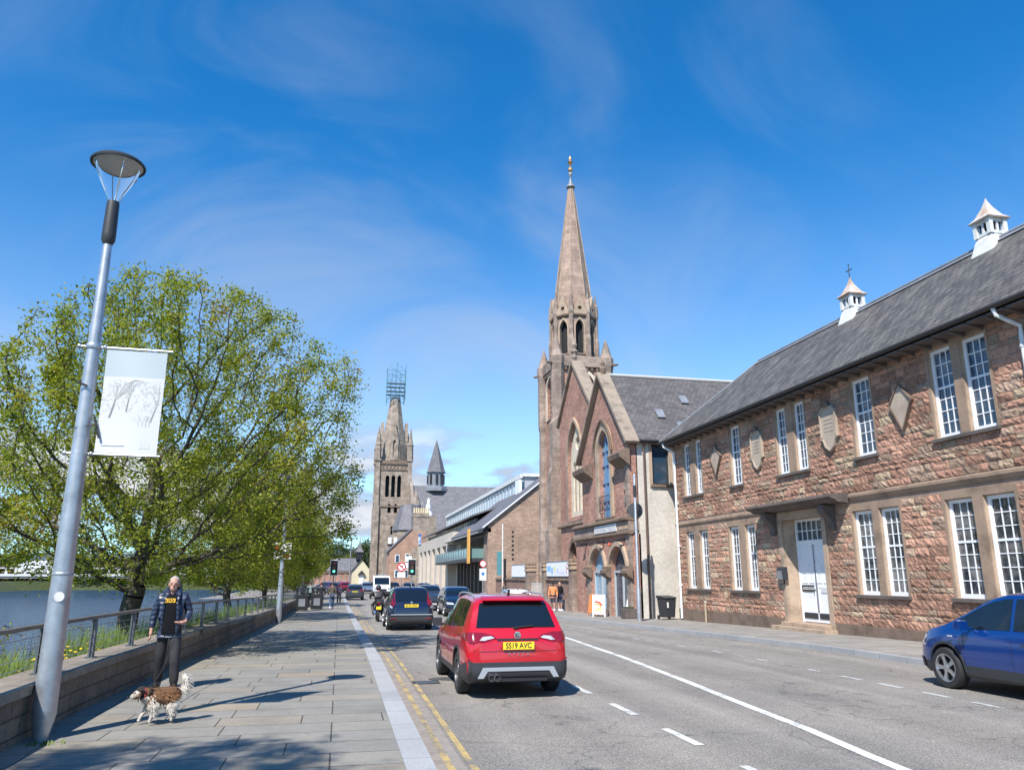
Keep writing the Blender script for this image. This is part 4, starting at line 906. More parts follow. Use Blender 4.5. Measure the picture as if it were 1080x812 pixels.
mb = MB()
for k in range(22): yy = 54.05 + k * .2; mb.tube([(0, yy, -.25), (0, yy, 1.35)], .014, 4)
mb.build('bars', WHITEF, gt); MB().box(-.02, .02, 53.98, 58.25, 1.3, 1.35).box(-.02, .02, 53.98, 58.25, -.2, -.15).build('rails', WHITEF, gt)

# ------------------------------------------------------------ brown brick gabled building with slate roof
BB = thing('brick_gable_building', 'buff brown brick building with a violet slate roof and its gable to the camera', 'building')
bx0, by0, by1 = 14.5, 78.0, 101.0; rx, rz_ = 22.0, 12.8; be = 6.9
vs_ = [(bx0, -.6), (29.5, -.6), (29.5, be), (rx, rz_ - .2), (bx0, be)]
MB().plate(vs_, [rect(20.4, 20.9, 6.4, 7.6)], PY(by0), 0, .4).build('gable_wall', BRICKB, BB)
MB().box(bx0, bx0 + .4, by0 + .4, by0 + 2.5, -.6, be).build('corner_wall', STONEP, BB)
MB().box(20.4, 20.9, by0 + .3, by0 + .35, 6.4, 7.6).build('slit_pane', DARK, BB)
mb = MB()
for k in range(7): z = 3.4 + k * .45; mb.box(16.95, 17.15, by0 - .02, by0 - .002, z, z + .2)
mb.build('vent_bricks', BLACK, BB)
kk = (rz_ - be) / (rx - bx0)
a = [(bx0 - .6, by0 - .15, be - .6 * kk), (rx, by0 - .15, rz_), (rx, by1, rz_), (bx0 - .6, by1, be - .6 * kk), (30, by0 - .15, be), (30, by1, be)]
b_ = [(v[0], v[1], v[2] + .15) for v in a]
MB().add(b_ + a, [(0, 1, 2, 3), (1, 4, 5, 2), (6, 9, 8, 7), (7, 8, 11, 10), (0, 6, 7, 1), (1, 7, 10, 4), (0, 3, 9, 6)]).build('roof', SLATEG, BB)
MB().tube([(bx0 - .6, by0 - .2, be - .35), (rx, by0 - .2, rz_ + .12)], .12, 6).build('verge', plain('pale_verge', (.5, .5, .49), .7), BB)
MB().box(bx0 - .55, bx0 + .3, by0, by1, be - .75, be - .35).build('fascia', BLACK, BB)
MB().box(bx0 + 4.5, bx0 + 4.9, by0 + 2.5, by1, -.6, 6.4).build('dark_ground_storey', DARK, BB)
for k in range(8): MB().box(bx0 + .1, bx0 + .45, by0 + 3.4 + k * 2.6, by0 + 3.75 + k * 2.6, -.6, 3.3).build('column', plain('bronze_column', (.10, .085, .075), .5), BB)
bal = MB().box(bx0 - 1.5, bx0 + 4.5, by0 + 2.4, by1 + 9, 3.3, 3.62).build('balcony', PLAST, BB)
MB().box(bx0 - 1.48, bx0 - 1.46, by0 + 2.4, by1 + 9, 3.65, 4.6).box(bx0 - 1.46, bx0 + 0, by0 + 2.42, by0 + 2.44, 3.65, 4.6).build('glass_balustrade', plain('greenish_glass', (.16, .26, .25), .1), bal)
mb = MB(); mb.tube([(bx0 - 1.47, by0 + 2.4, 4.66), (bx0 - 1.47, by1 + 9, 4.66)], .04, 6)
for k in range(16): mb.tube([(bx0 - 1.52, by0 + 2.4 + k * 2, 3.6), (bx0 - 1.52, by0 + 2.4 + k * 2, 4.66)], .035, 4)
mb.build('balustrade_rail', STEEL, bal)
mb = MB(); rr = random.Random(11)
for k in range(26):
    y = by0 + 3.5 + rr.random() * 24; x = bx0 - 1.0 + rr.random() * 1.2; mb.box(x, x + .5, y, y + .5, 4.3, 4.36).box(x + .2, x + .26, y + .2, y + .26, 3.62, 4.3).box(x + .05, x + .1, y - .4, y - .1, 4.05, 4.5)
mb.build('terrace_furniture', STEEL, bal)
MB().box(bx0 - .62, bx0 + 4, by0 + 3, by1 + 8, 6.25, 6.32).build('terrace_canopy', WHITEF, BB)
MB().box(12.9, 12.98, 80.0, 81.5, 3.1, 6.6).build('yellow_panel_', plain('orange_cloth', (.80, .42, .10), .7), None)
yb_ = bpy.data.objects['yellow_panel_']; yb_.name = 'banner'
tag(yb_, 'plain orange vertical banner hanging at the corner of the brown brick building', 'banner')
MB().box(.0, 1.5, .8, .84, 3.3, 3.36).box(.0, 1.5, .8, .84, -.2, -.19).build('banner_arm', STEELG, yb_) if False else None

# modern glazed theatre behind
MT = thing('modern_theatre', 'pale concrete theatre with slanting fins and a long blue glazed roof light', 'building')
CONC = plain('pale_concrete', (.52, .45, .37), .8, var=.12, scale=.4)
GREYC = plain('pale_grey_cladding', (.40, .42, .45), .5, var=.1, scale=.3)
mb = MB(); mb.box(15.6, 30, 104, 152, -.6, 6.6).box(14.5, 15.6, 104, 152, 6.0, 7.6).build('concrete_wall', CONC, MT)
for k in range(7):
    y = 108 + k * 6.6; MB().prism([(y, -.6), (y + 2.6, -.6), (y + 2.6, 6.0), (y + .4, 6.0)], 'x', 14.5, 15.6).build('fin', CONC, MT)
mb = MB()
for k in range(6): y = 111.2 + k * 6.6; mb.box(15.52, 15.59, y, y + 2.6, 1.0, 6.1)
mb.build('dark_bays', DARK, MT)
MB().box(14.4, 14.49, 146, 150.5, 7.5, 9.3).box(14.35, 14.5, 146, 150.5, 9.3, 9.5).build('blue_sign', plain('sign_blue', (.06, .2, .55), .5), MT)
MB().box(14.34, 14.39, 146.2, 150.3, 7.6, 7.9).box(14.34, 14.39, 148.8, 150.3, 8.1, 9.0).box(14.34, 14.39, 146.6, 147.8, 8.2, 8.9).build('sign_blocks', WHITE, MT)
# clerestory over the street and its slate roof
MB().box(16.3, 16.5, 96, 150, 7.5, 8.8).build('clerestory', GLASSB, MT)
for k in range(26): y = 96 + k * 2.1; MB().box(16.18, 16.3, y, y + .5, 7.5, 8.8).build('mullion', CONC, MT)
MB().add([(15.3, 92, 8.8), (15.3, 152, 8.8), (20.5, 152, 10.6), (20.5, 92, 10.6), (15.3, 92, 9.0), (15.3, 152, 9.0), (20.5, 152, 10.8), (20.5, 92, 10.8)], [(0, 3, 2, 1), (4, 5, 6, 7), (0, 1, 5, 4), (0, 4, 7, 3)]).build('lower_roof', SLATEG, MT)
MB().box(20.2, 30, 86, 152, 6, 13.2).build('upper_block', GREYC, MT)
MB().box(20.0, 20.19, 88.5, 152, 10.8, 12.7).build('upper_glazing', GLASSCL, MT)
mb = MB()
for k in range(31): y = 88.5 + k * 2.1; mb.box(19.93, 19.99, y, y + .16, 10.8, 12.7)
mb.box(19.7, 20.1, 86, 152, 12.75, 13.2).box(19.9, 30.2, 85.7, 86, 12.9, 13.25).build('window_bars', WHITEF, MT)
MB().box(19.6, 21.4, 86.2, 88.4, 10.6, 12.6).build('end_box', WHITE, MT); MB().box(19.9, 21.1, 86.1, 86.19, 10.9, 12.4).build('end_window', GLASS, MT)
mb = MB()
for x in (23.0, 25.2): mb.tube([(x, 87, 13), (x, 87, 14.6)], .25, 8)
mb.build('vent_pipes', LEAD, MT)

# ------------------------------------------------------------ brick house with chimney
CB = thing('chimney_building', 'orange brick building with a broad chimney and sloping parapet beyond the theatre', 'building')
MB().plate([(9.5, -.6), (16.5, -.6), (16.5, 10.6), (13.6, 10.6), (9.5, 6.6)], [], PY(158), 0, 10).build('wall', masonry('orange_brick', (.50, .29, .2), (.42, .24, .16), (.42, .33, .27), .5, .2, .02, .3, .3), CB)
MB().box(13.7, 16.6, 157.0, 157.99, -.6, 7.2).build('pale_front', STONET, CB)
MB().add([(9.2, 157.8, 6.5), (13.6, 157.8, 10.75), (13.6, 168.5, 10.75), (9.2, 168.5, 6.5), (9.2, 157.8, 6.75), (13.6, 157.8, 11), (13.6, 168.5, 11), (9.2, 168.5, 6.75)], [(0, 3, 2, 1), (4, 5, 6, 7), (0, 1, 5, 4), (0, 4, 7, 3)]).build('roof', SLATEG, CB)
ch = MB().box(14.0, 17.2, 158, 160, 10.6, 14.2).box(13.85, 17.35, 157.9, 160.1, 13.4, 13.7).build('chimney', STONET, CB)
mb = MB()
for k in range(7): mb.lathe([(.2, 0), (.16, 1.1)], (14.25 + k * .46, 159, 14.2), 8)
mb.build('chimney_pots', plain('buff_clay', (.6, .48, .3), .8), ch)
for (x, z) in ((10.6, 1.5), (12.4, 1.5), (10.6, 4.4), (12.6, 4.6)):
    f = MB().box(x, x + .9, 157.9, 157.99, z, z + 1.5).build('window', WHITE, CB); MB().box(x + .12, x + .78, 157.86, 157.895, z + .1, z + 1.4).build('pane', GLASS, f)
# dormered low wing in front
MB().box(9.3, 12.2, 170, 176, -.6, 8.4).box(9.5, 12, 169.7, 169.99, 8.4, 10.1).build('dormer_wing', STONET, CB)
f = MB().box(9.8, 10.5, 169.6, 169.69, 8.5, 9.8).box(11, 11.7, 169.6, 169.69, 8.5, 9.8).build('window', WHITE, CB)

# ------------------------------------------------------------ far church with scaffolded tower
FC = thing('scaffolded_church', 'far pale stone church with a square tower and truncated spire', 'church')
fx0, fx1, fy0, fy1 = 8.2, 16.4, 200, 208.4; fxc, fyc = (fx0 + fx1) / 2, (fy0 + fy1) / 2
belf = [arch(fxc + d, .5, 21.4, 26.2, 27.0) for d in (-1.5, 0, 1.5)]; low = [arch(fxc + d, .42, 17.4, 19.0, 19.7) for d in (-.8, .8)]
MB().plate(rect(fx0, fx1, -1, 30.4), belf + low + [rect(fxc - .25, fxc + .25, 12, 14)], PY(fy0), 0, 1).build('tower_wall', STONET, FC)
MB().plate(rect(fy0 + 1, fy1, -1, 30.4), [arch(fyc, .6, 21, 23.5, 24.4), arch(fyc, .5, 12, 14.5, 15.4)], PX(fx0), 0, 1).box(fx1 - 1, fx1, fy0 + 1, fy1, -1, 30.4).box(fx0 + 1, fx1 - 1, fy1 - 1, fy1, -1, 30.4).build('tower_wall', STONET, FC)
MB().box(fx0 + 1.2, fx1 - 1.2, fy0 + 1.3, fy1 - 1.2, 10, 30).build('dark_belfry', DARK, FC)
mb = MB()
for (x, y) in ((fx0, fy0), (fx1, fy0), (fx0, fy1), (fx1, fy1)):
    mb.box(x - .7, x + .7, y - .7, y + .7, -1, 19).box(x - .55, x + .55, y - .55, y + .55, 19, 30.6)
    mb.box(x - .8, x + .8, y - .8, y + .8, 30.6, 31.0); mb.lathe([(.8, 31), (.72, 34.6), (.9, 34.8), (.6, 35.3), (.05, 39.6)], (x, y, 0), 6)
mb.build('corner_pinnacles', STONET, FC)
mb = MB(); mb.box(fx0 - .35, fx1 + .35, fy0 - .35, fy0, 29.8, 30.7).box(fx0 - .35, fx0, fy0, fy1, 29.8, 30.7).box(fx0 - .2, fx1 + .2, fy0 - .2, fy0, 28.2, 28.6).box(fx0 - .25, fx1 + .25, fy0 - .25, fy0, 18.8, 19.2).box(fx0 - .25, fx0, fy0, fy1, 18.8, 19.2)
for k in range(7): x = fx0 + 1.1 + k * .95; mb.box(x, x + .35, fy0 - .22, fy0, 28.6, 29.5)
mb.build('string_courses', DRESSD, FC)
mb = MB().lathe([(3.6, 30.6), (3.4, 35.5), (3.2, 36.0), (1.35, 48.3)], (fxc, fyc, 0), 8, rot=R(22.5)); mb.build('spire', STONET, FC)
mb = MB()
for k in range(4):
    a = R(90 * k - 90); c_, s_ = math.cos(a), math.sin(a)
    fn = lambda u, v, d, c_=c_, s_=s_: (fxc + c_ * (3.6 - d) - s_ * u, fyc + s_ * (3.6 - d) + c_ * u, v)
    mb.plate([(-1.0, 31), (1.0, 31), (1.0, 36.5), (0, 41.5), (-1.0, 36.5)], [arch(0, .4, 31.8, 35.2, 36.4)], fn, 0, .9)
mb.build('spire_lights', STONET, FC)
scf = thing('scaffold', 'blue green scaffolding wrapped around the top of the truncated spire', 'scaffolding', (fxc, fyc, 0))
TEAL = plain('teal_netting', (.12, .26, .32), .7); mb = MB(); rr = random.Random(4)
for i in range(5):
    for j in range(5):
        if i in (0, 4) or j in (0, 4):
            x, y = -2.4 + 1.2 * i, -2.4 + 1.2 * j; mb.tube([(x, y, 47.0 + rr.uniform(-1, 1)), (x, y, 57 + rr.uniform(-3.5, .8))], .075, 4)
for z in (47.5, 49.4, 51.6, 53.6, 55.4):
    for s_ in (-2.4, 2.4): mb.tube([(-2.5, s_, z), (2.5, s_, z)], .05, 4).tube([(s_, -2.5, z), (s_, 2.5, z)], .05, 4)
    for s_ in (-2.42, 2.42): mb.tube([(-2.4, s_, z), (rr.choice((-1.2, 0, 1.2)), s_, z + 1.8)], .045, 4).tube([(2.4, s_, z), (rr.choice((-1.2, 0, 1.2)), s_, z + 1.8)], .045, 4)
mb.build('tubes', TEAL, scf)
mb = MB()
for z in (49.4, 51.6): mb.box(-2.5, 2.5, -2.5, -1.7, z, z + .22).box(-2.5, 2.5, 1.7, 2.5, z, z + .22)
mb.build('platforms', PLAST, scf)
# nave
MB().box(17, 44, 190, 206, -1, 13).build('nave_wall', STONET, FC)
gable_roof(16.5, 44, 189.5, 206.5, 13, 24.2, SLATEG, FC, .6, 'nave_roof')
MB().plate([(189, -1), (207, -1), (207, 13.4), (198, 25.2), (189, 13.4)], [arch(198, 2.0, 6, 14, 17)], PX(16.4), 0, .8).build('nave_gable', STONET, FC)
MB().box(16.9, 17.1, 195.5, 200.5, 5.5, 18).build('nave_glass', GLASS, FC)
tr = MB().lathe([(3.9, -1), (3.9, 12.2)], (15.6, 184.5, 0), 8).build('turret_wall', STONET, FC); MB().lathe([(4.3, 12.1), (2.3, 18.0), (.2, 18.4)], (15.6, 184.5, 0), 8).build('turret_roof', SLATEG, FC)
MB().lathe([(1.5, -1), (1.5, 17.5), (1.7, 17.6), (1.4, 18), (.05, 22.3)], (17.2, 189.0, 0), 8).build('gable_pinnacle', STONET, FC)
fl = MB().lathe([(3.0, 22.8), (3.0, 23.6), (2.1, 24.0), (2.1, 27.6)], (23.0, 198, 0), 8, rot=R(22.5)).build('fleche_base', LEAD, FC)
MB().lathe([(2.6, 27.6), (2.3, 28.2), (.05, 36.2)], (23.0, 198, 0), 8, rot=R(22.5)).build('fleche', SLATEG, fl)
mb = MB()
for k in range(8): a = R(45 * k); mb.box(23.0 + 2.02 * math.cos(a) - .25, 23.0 + 2.02 * math.cos(a) + .25, 198 + 2.02 * math.sin(a) - .25, 198 + 2.02 * math.sin(a) + .25, 24.6, 27.0)
mb.build('fleche_louvres', DARK, fl)
st = thing('roof_statue', 'small white weathered finial on the ridge in front of the far church roof', 'finial', (18.3, 170, 0))
MB().lathe([(1.0, 14.5), (.9, 15.2), (.5, 15.6), (.62, 16.6), (.35, 17.4), (.38, 17.9), (.05, 18.4)], (0, 0, 0), 10).build('figure', WHITEF, st, True); MB().box(-1.6, 1.6, -1.6, 1.6, -.6, 14.5).build('stack', STONET, st)

# cream cottage and low brick wall at the end of the street
CC = thing('cream_cottage', 'cream gabled cottage with a small black belfry at the end of the street', 'building')
CREAM = plain('cream_render', (.62, .55, .38), .8, var=.1)
MB().plate([(3.5, -.6), (9.0, -.6), (9.0, 3.4), (6.25, 6.6), (3.5, 3.4)], [], PY(236), 0, 6).build('wall', CREAM, CC)
MB().add([(3.1, 235.6, 3.0), (6.25, 235.6, 6.75), (6.25, 243, 6.75), (3.1, 243, 3.0), (9.4, 235.6, 3.0), (9.4, 243, 3.0)], [(0, 1, 2, 3), (1, 4, 5, 2)]).add([(3.1, 235.6, 2.8), (6.25, 235.6, 6.55), (6.25, 243, 6.55), (3.1, 243, 2.8), (9.4, 235.6, 2.8), (9.4, 243, 2.8)], [(3, 2, 1, 0), (2, 5, 4, 1)]).build('roof', SLATEG, CC)
MB().box(-3.5, 6, 241, 247, -.6, 3.4).build('side_wing', CREAM, CC)
MB().add([(-4, 240.4, 3.2), (6, 240.4, 3.2), (6, 244.5, 7.0), (-1, 244.5, 7.0), (-4, 248, 3.2), (6, 248, 3.2)], [(0, 1, 2, 3), (3, 2, 5, 4), (0, 3, 4)]).build('wing_roof', SLATEG, CC)
bf = MB().box(4.6, 6.6, 242, 244, 6.6, 8.8).build('belfry', BLACK, CC); MB().lathe([(1.8, 8.8), (.9, 9.8), (.35, 11.2), (.03, 13.4)], (5.6, 243, 0), 4, rot=R(45)).build('belfry_spire', SLATEG, bf)
MB().prism([(5.2, 2.2), (7.4, 2.2), (6.3, 3.4)], 'y', 235.2, 235.99).build('porch_roof', CASTI, CC); MB().box(5.7, 6.9, 235.8, 235.99, -.5, 2.2).build('door', WHITE, CC)
ew = thing('end_wall', 'low red brick wall with pale stripes beside the cream cottage', 'wall')
MB().box(-9, 3.4, 232, 232.5, -.6, 2.6).build('wall_body', BRICKR, ew)
mb = MB()
for k in range(9): mb.box(-9 + k * 1.5, -8.6 + k * 1.5, 231.85, 231.99, -.6, 2.6)
mb.build('pale_piers', STONEP, ew); MB().box(-9.2, 3.6, 231.7, 232.7, 2.6, 2.95).build('coping', DRESSD, ew)

# ------------------------------------------------------------ river bridge, far bank and hills
BG = thing('river_bridge', 'long pale footbridge with open parapet crossing the river far off', 'bridge')
mb = MB().box(-200, -7, 205, 211, 1.3, 1.75).build('deck', plain('bridge_dark_soffit', (.25, .24, .23), .8), BG)
WB = plain('bridge_white', (.62, .61, .58), .7)
mb = MB().box(-200, -7, 204.8, 205, 1.75, 2.3).box(-200, -7, 204.8, 205, 3.5, 3.75)
for k in range(96): mb.box(-200 + k * 2, -199.45 + k * 2, 204.85, 204.98, 2.3, 3.5)
mb.build('parapet', WB, BG)
for k in range(8): MB().box(-190 + k * 25, -188 + k * 25, 205.5, 210.5, -4, 1.3).build('pier', STONET, BG)
lorry = thing('white_lorry', 'white box lorry crossing the far river bridge', 'lorry', (-70.5, 208, 1.75))
MB().box(-3.6, 2.6, -1.2, 1.2, 1.0, 3.6).build('box_body', WHITE, lorry, bevel=.05); MB().prism([(2.7, .6), (4.6, .6), (4.6, 1.6), (4.1, 2.7), (2.7, 2.8)], 'y', -1.15, 1.15).build('cab', WHITE, lorry)
for x in (-2.6, 3.6): MB().lathe([(.0, -1.22), (.5, -1.2), (.5, 1.2), (0, 1.22)], (x, 0, .5), 16, 'y').build('wheel', RUBBER, lorry)
def hills():
    vs = []; fs = []; n = 60; rr = random.Random(8); ph = [rr.uniform(0, 6) for _ in range(6)]
    for i in range(n + 1):
        a = R(-75 + 110 * i / n); d = 2800
        h = 70 + 45 * math.sin(a * 5 + ph[0]) + 25 * math.sin(a * 13 + ph[1]) + 8 * math.sin(a * 31 + ph[2])
        x, y = d * math.sin(a), d * math.cos(a); vs += [(x, y, -5), (x * 1.06, y * 1.06, h * .6), (x * 1.2, y * 1.2, h)]
    for i in range(n):
        for j in range(2): fs.append((3 * i + j, 3 * i + 3 + j, 3 * i + 4 + j, 3 * i + 1 + j))
    struct(MB().add(vs, fs).build('hills', plain('far_hill', (.10, .13, .15), .95, var=.2, scale=.004), smooth=True))
hills()
# ------------------------------------------------------------ vehicles
def paint(name, c, met=0.0, rough=0.28):
    return plain(name, c, rough, met, coat=1.0)
def polygrid(poly, step):
    bm = bmesh.new(); vs = [bm.verts.new((p[0], p[1], 0)) for p in poly]; bm.faces.new(vs)
    xs = [p[0] for p in poly]; ys = [p[1] for p in poly]
    for ax, lo, hi in ((0, min(xs), max(xs)), (1, min(ys), max(ys))):
        t = lo + step
        while t < hi - step * .3:
            co = [0, 0, 0]; no = [0, 0, 0]; co[ax] = t; no[ax] = 1
            bmesh.ops.bisect_plane(bm, geom=bm.verts[:] + bm.edges[:] + bm.faces[:], plane_co=co, plane_no=no); t += step
    return bm
def decal(bvh, poly, view, off, name, mat, parent, step=.08, sgn=1, thick=.012, strip=False):
    """panel laid over the body: poly drawn in side ('s': y,z), rear ('r': x,z), front ('f': x,z) or top ('t': x,y) view"""
    if strip:      # poly runs out along one edge and back along the other
        bm = bmesh.new(); vv = [bm.verts.new((p[0], p[1], 0)) for p in poly]; n_ = len(vv)
        for i in range(n_ // 2 - 1): bm.faces.new((vv[i], vv[i + 1], vv[n_ - 2 - i], vv[n_ - 1 - i]))
    else: bm = polygrid(poly, step)
    edge = {v for e in bm.edges if len(e.link_faces) == 1 for v in e.verts}
    if view == 's': d = Vector((-sgn, 0, 0)); org = lambda a, b: Vector((sgn * 3, a, b))
    elif view == 'r': d = Vector((0, 1, 0)); org = lambda a, b: Vector((a, -5, b))
    elif view == 'f': d = Vector((0, -1, 0)); org = lambda a, b: Vector((a, 5, b))
    else: d = Vector((0, 0, -1)); org = lambda a, b: Vector((a, b, 4))
    h0 = bvh.ray_cast(org(0, sum(p[1] for p in poly) / len(poly)), d) if view in 'rf' else None; far_ = h0[3] + .42 if h0 and h0[0] else 1e9
    for v in bm.verts:
        h = bvh.ray_cast(org(v.co.x, v.co.y), d)
        if h[0] is None or h[3] > far_:
            q = bvh.find_nearest(org(v.co.x, v.co.y) + d * 2.2); p, nrm = q[0], q[1]
        else: p, nrm = h[0], h[1]
        if nrm.dot(d) > 0: nrm = -nrm
        v.co = p + (nrm * .5 - d * .5).normalized() * off
    be = [e for e in bm.edges if len(e.link_faces) == 1]
    r = bmesh.ops.extrude_edge_only(bm, edges=be)
    for v in r['geom']:
        if isinstance(v, bmesh.types.BMVert): v.co += d * (off + thick)
    bmesh.ops.recalc_face_normals(bm, faces=bm.faces)
    me = bpy.data.meshes.new(name); bm.to_mesh(me); bm.free(); me.materials.append(mat)
    me.polygons.foreach_set('use_smooth', [True] * len(me.polygons)); me.set_sharp_from_angle(angle=R(50))
    o = bpy.data.objects.new(name, me); col.objects.link(o); o.parent = parent; return o
SUV = dict(L=4.36, W=1.84, wb=2.63, ro=.86, wr=.345,
           top=[(0, .90), (.010, 1.03), (.028, 1.12), (.075, 1.40), (.095, 1.53), (.14, 1.585), (.3, 1.615), (.48, 1.61), (.58, 1.55), (.74, 1.12), (.77, 1.07), (.9, .98), (.965, .84), (1, .66)],
           belt=[(0, .86), (.03, 1.05), (.1, 1.08), (.5, .99), (.74, .95), (.9, .88), (.97, .74), (1, .6)],
           half=[(0, .84), (.02, .885), (.1, .915), (.5, .92), (.85, .905), (.94, .84), (.98, .74), (1, .64)], zb=.23)
HATCH = dict(L=4.1, W=1.78, wb=2.55, ro=.75, wr=.32,
             top=[(0, .85), (.012, .96), (.03, 1.0), (.10, 1.30), (.14, 1.42), (.3, 1.49), (.48, 1.48), (.58, 1.40), (.74, .98), (.78, .95), (.9, .86), (.965, .74), (1, .58)],
             belt=[(0, .82), (.03, .94), (.5, .92), (.74, .90), (.9, .78), (.97, .66), (1, .52)],
             half=[(0, .80), (.02, .85), (.1, .885), (.5, .89), (.85, .875), (.94, .81), (.98, .72), (1, .62)], zb=.2)
CRV = dict(SUV, L=4.55, W=1.82, ro=.92, wr=.355,
           top=[(0, .95), (.010, 1.06), (.03, 1.15), (.085, 1.45), (.105, 1.60), (.15, 1.655), (.3, 1.68), (.5, 1.67), (.60, 1.60), (.77, 1.16), (.80, 1.10), (.92, 1.0), (.97, .86), (1, .68)])
MPV = dict(L=4.22, W=1.78, wb=2.62, ro=.74, wr=.335,
           top=[(0, .9), (.010, 1.0), (.03, 1.1), (.08, 1.40), (.12, 1.54), (.2, 1.60), (.35, 1.615), (.5, 1.60), (.60, 1.51), (.79, 1.10), (.82, 1.05), (.91, .96), (.965, .82), (1, .62)],
           belt=[(0, .86), (.03, 1.0), (.5, .99), (.66, .97), (.79, .94), (.9, .86), (.97, .70), (1, .56)],
           half=[(0, .80), (.02, .85), (.1, .885), (.5, .89), (.84, .875), (.93, .81), (.98, .70), (1, .60)], zb=.22)
def car_body(P, bodym, dark, zclad):
    L, W = P['L'], P['W']; ts = sorted(set([0, .004, .010, .02, .03, .05, .075, .095, .11, .14, .18, .22, .27, .33, .4, .46, .5, .54, .58, .62, .66, .7, .74, .77, .8, .84, .88, .91, .935, .955, .97, .985, .994, 1]))
    def f(k, t): a = P[k]; return float(np.interp(t, [p[0] for p in a], [p[1] for p in a]))
    def fs_(k, t, w=.012): return (f(k, max(0, t - w)) + 2 * f(k, t) + f(k, min(1, t + w))) / 4
    rings = []; kw = (W / 2) / .92
    for t in ts:
        y = -L / 2 + L * t; zt, zbelt, w = fs_('top', t, .008), fs_('belt', t), fs_('half', t) * kw
        zb = P['zb'] + (.10 if t < .05 else 0) * (1 - t / .05) + (.06 * (t - .94) / .06 if t > .94 else 0)
        zbelt = min(zbelt, zt - .035); h = zbelt - zb; g = min(1, max(0, (zt - zbelt) / .5)); wt = w * (.93 - .19 * g)
        gh = zt - zbelt
        pts = [(0, zb), (w * .6, zb), (w * .9, zb + .0), (w * .965, zb + .05), (w * .99, zclad), (w, zb + h * .50), (w * .995, zb + h * .72), (w * .985, zb + h * .84), (w * .975, zbelt - .05), (w * .94, zbelt),
               (w * .94 + (wt - w * .94) * .5, zbelt + gh * .46), (wt + .005, zt - gh * .16 - .01), (wt - .045, zt - .025 - gh * .02), (wt * .8, zt - .008), (wt * .45, zt + .006), (0, zt + .01)]
        rings.append([(x, y, z) for x, z in pts] + [(-x, y, z) for x, z in pts[-2:0:-1]])
    # rounded ends
    def inset(r, k, dy):
        cz = sum(p[2] for p in r) / len(r); return [(p[0] * k, p[1] + dy, cz + (p[2] - cz) * k) for p in r]
    rings = [inset(rings[0], .82, -.05), inset(rings[0], .95, -.03)] + rings + [inset(rings[-1], .93, .035), inset(rings[-1], .75, .05)]
    n = len(rings[0]); vs = [p for r in rings for p in r]
    fs = [(i * n + k, i * n + (k + 1) % n, (i + 1) * n + (k + 1) % n, (i + 1) * n + k) for i in range(len(rings) - 1) for k in range(n)]
    fs += [list(range(n))[::-1], list(range((len(rings) - 1) * n, len(rings) * n))]
    me = bpy.data.meshes.new('body'); me.from_pydata(vs, [], fs); me.materials.append(bodym); me.materials.append(dark)
    for p in me.polygons:
        if max(me.vertices[i].co.z for i in p.vertices) <= zclad + .002 or (sum(me.vertices[i].co.z for i in p.vertices) / len(p.vertices) < zclad - .05): p.material_index = 1
    bm = bmesh.new(); bm.from_mesh(me); bmesh.ops.recalc_face_normals(bm, faces=bm.faces); bm.to_mesh(me); bm.free()
    o = bpy.data.objects.new('body', me); col.objects.link(o)
    return o
def wheel(parent, x, y, r, w, spokes, side, simple=False, rimm=None):
    mb = MB(); ri = r * .68
    mb.lathe([(ri, -w / 2), (r * .93, -w / 2), (r, -w / 2 + .03), (r, w / 2 - .03), (r * .93, w / 2), (ri, w / 2)], (0, 0, 0), 32, 'x', cap=False)
    t = mb.build('wheel', RUBBER, parent, True); t.location = (x, y, r)
    s = side
    if simple:
        rim = MB().lathe([(.0, w / 2 * s * .9), (ri * .95, w / 2 * s * .9), (ri, w / 2 * s * .98)], (0, 0, 0), 16, 'x').build('rim', ALLOY, t); return
    rim = MB(); rim.mat(rimm or ALLOY)
    rim.lathe([(ri * .9, s * (w / 2 - .05)), (ri * .93, s * (w / 2 - .0)), (ri, s * (w / 2 + .004)), (ri + .005, s * (w / 2 - .02))], (0, 0, 0), 32, 'x', cap=False)
    for k in range(spokes):
        a = 2 * math.pi * k / spokes; c_, s_ = math.cos(a), math.sin(a); q = []
        for (rr_, hw, dx) in ((.03, .035, .0), (ri * .5, .028, -.012), (ri * .93, .045, -.01)):
            for e in (-1, 1): q.append((s * (w / 2 - .012 + dx), rr_ * c_ - e * hw * s_, rr_ * s_ + e * hw * c_))
        q += [(v[0] - s * .03, v[1], v[2]) for v in q]
        rim.add(q, [(0, 1, 3, 2), (2, 3, 5, 4), (0, 2, 8, 6), (2, 4, 10, 8), (1, 7, 9, 3), (3, 9, 11, 5)])
    rim.lathe([(.0, s * (w / 2 - .002)), (.05, s * (w / 2 - .004)), (.06, s * (w / 2 - .03))], (0, 0, 0), 12, 'x')
    rim.build('rim', ALLOY, t)
    MB().lathe([(.0, s * (w / 2 - .075)), (ri, s * (w / 2 - .075)), (ri, s * (w / 2 - .085))], (0, 0, 0), 24, 'x').build('brake_disc', DARK, t)
REDL = plain('tail_lamp_red', (.20, .006, .012), .12, coat=1); CLRL = plain('clear_lamp', (.42, .44, .47), .1, coat=1); AMB = plain('amber_lamp', (.7, .3, .05), .2)
PLY = plain('yellow_plate', (.85, .62, .03), .5); PLW = plain('white_plate', (.75, .75, .73), .5)
SILV = plain('silver_trim', (.52, .53, .55), .35, .6)
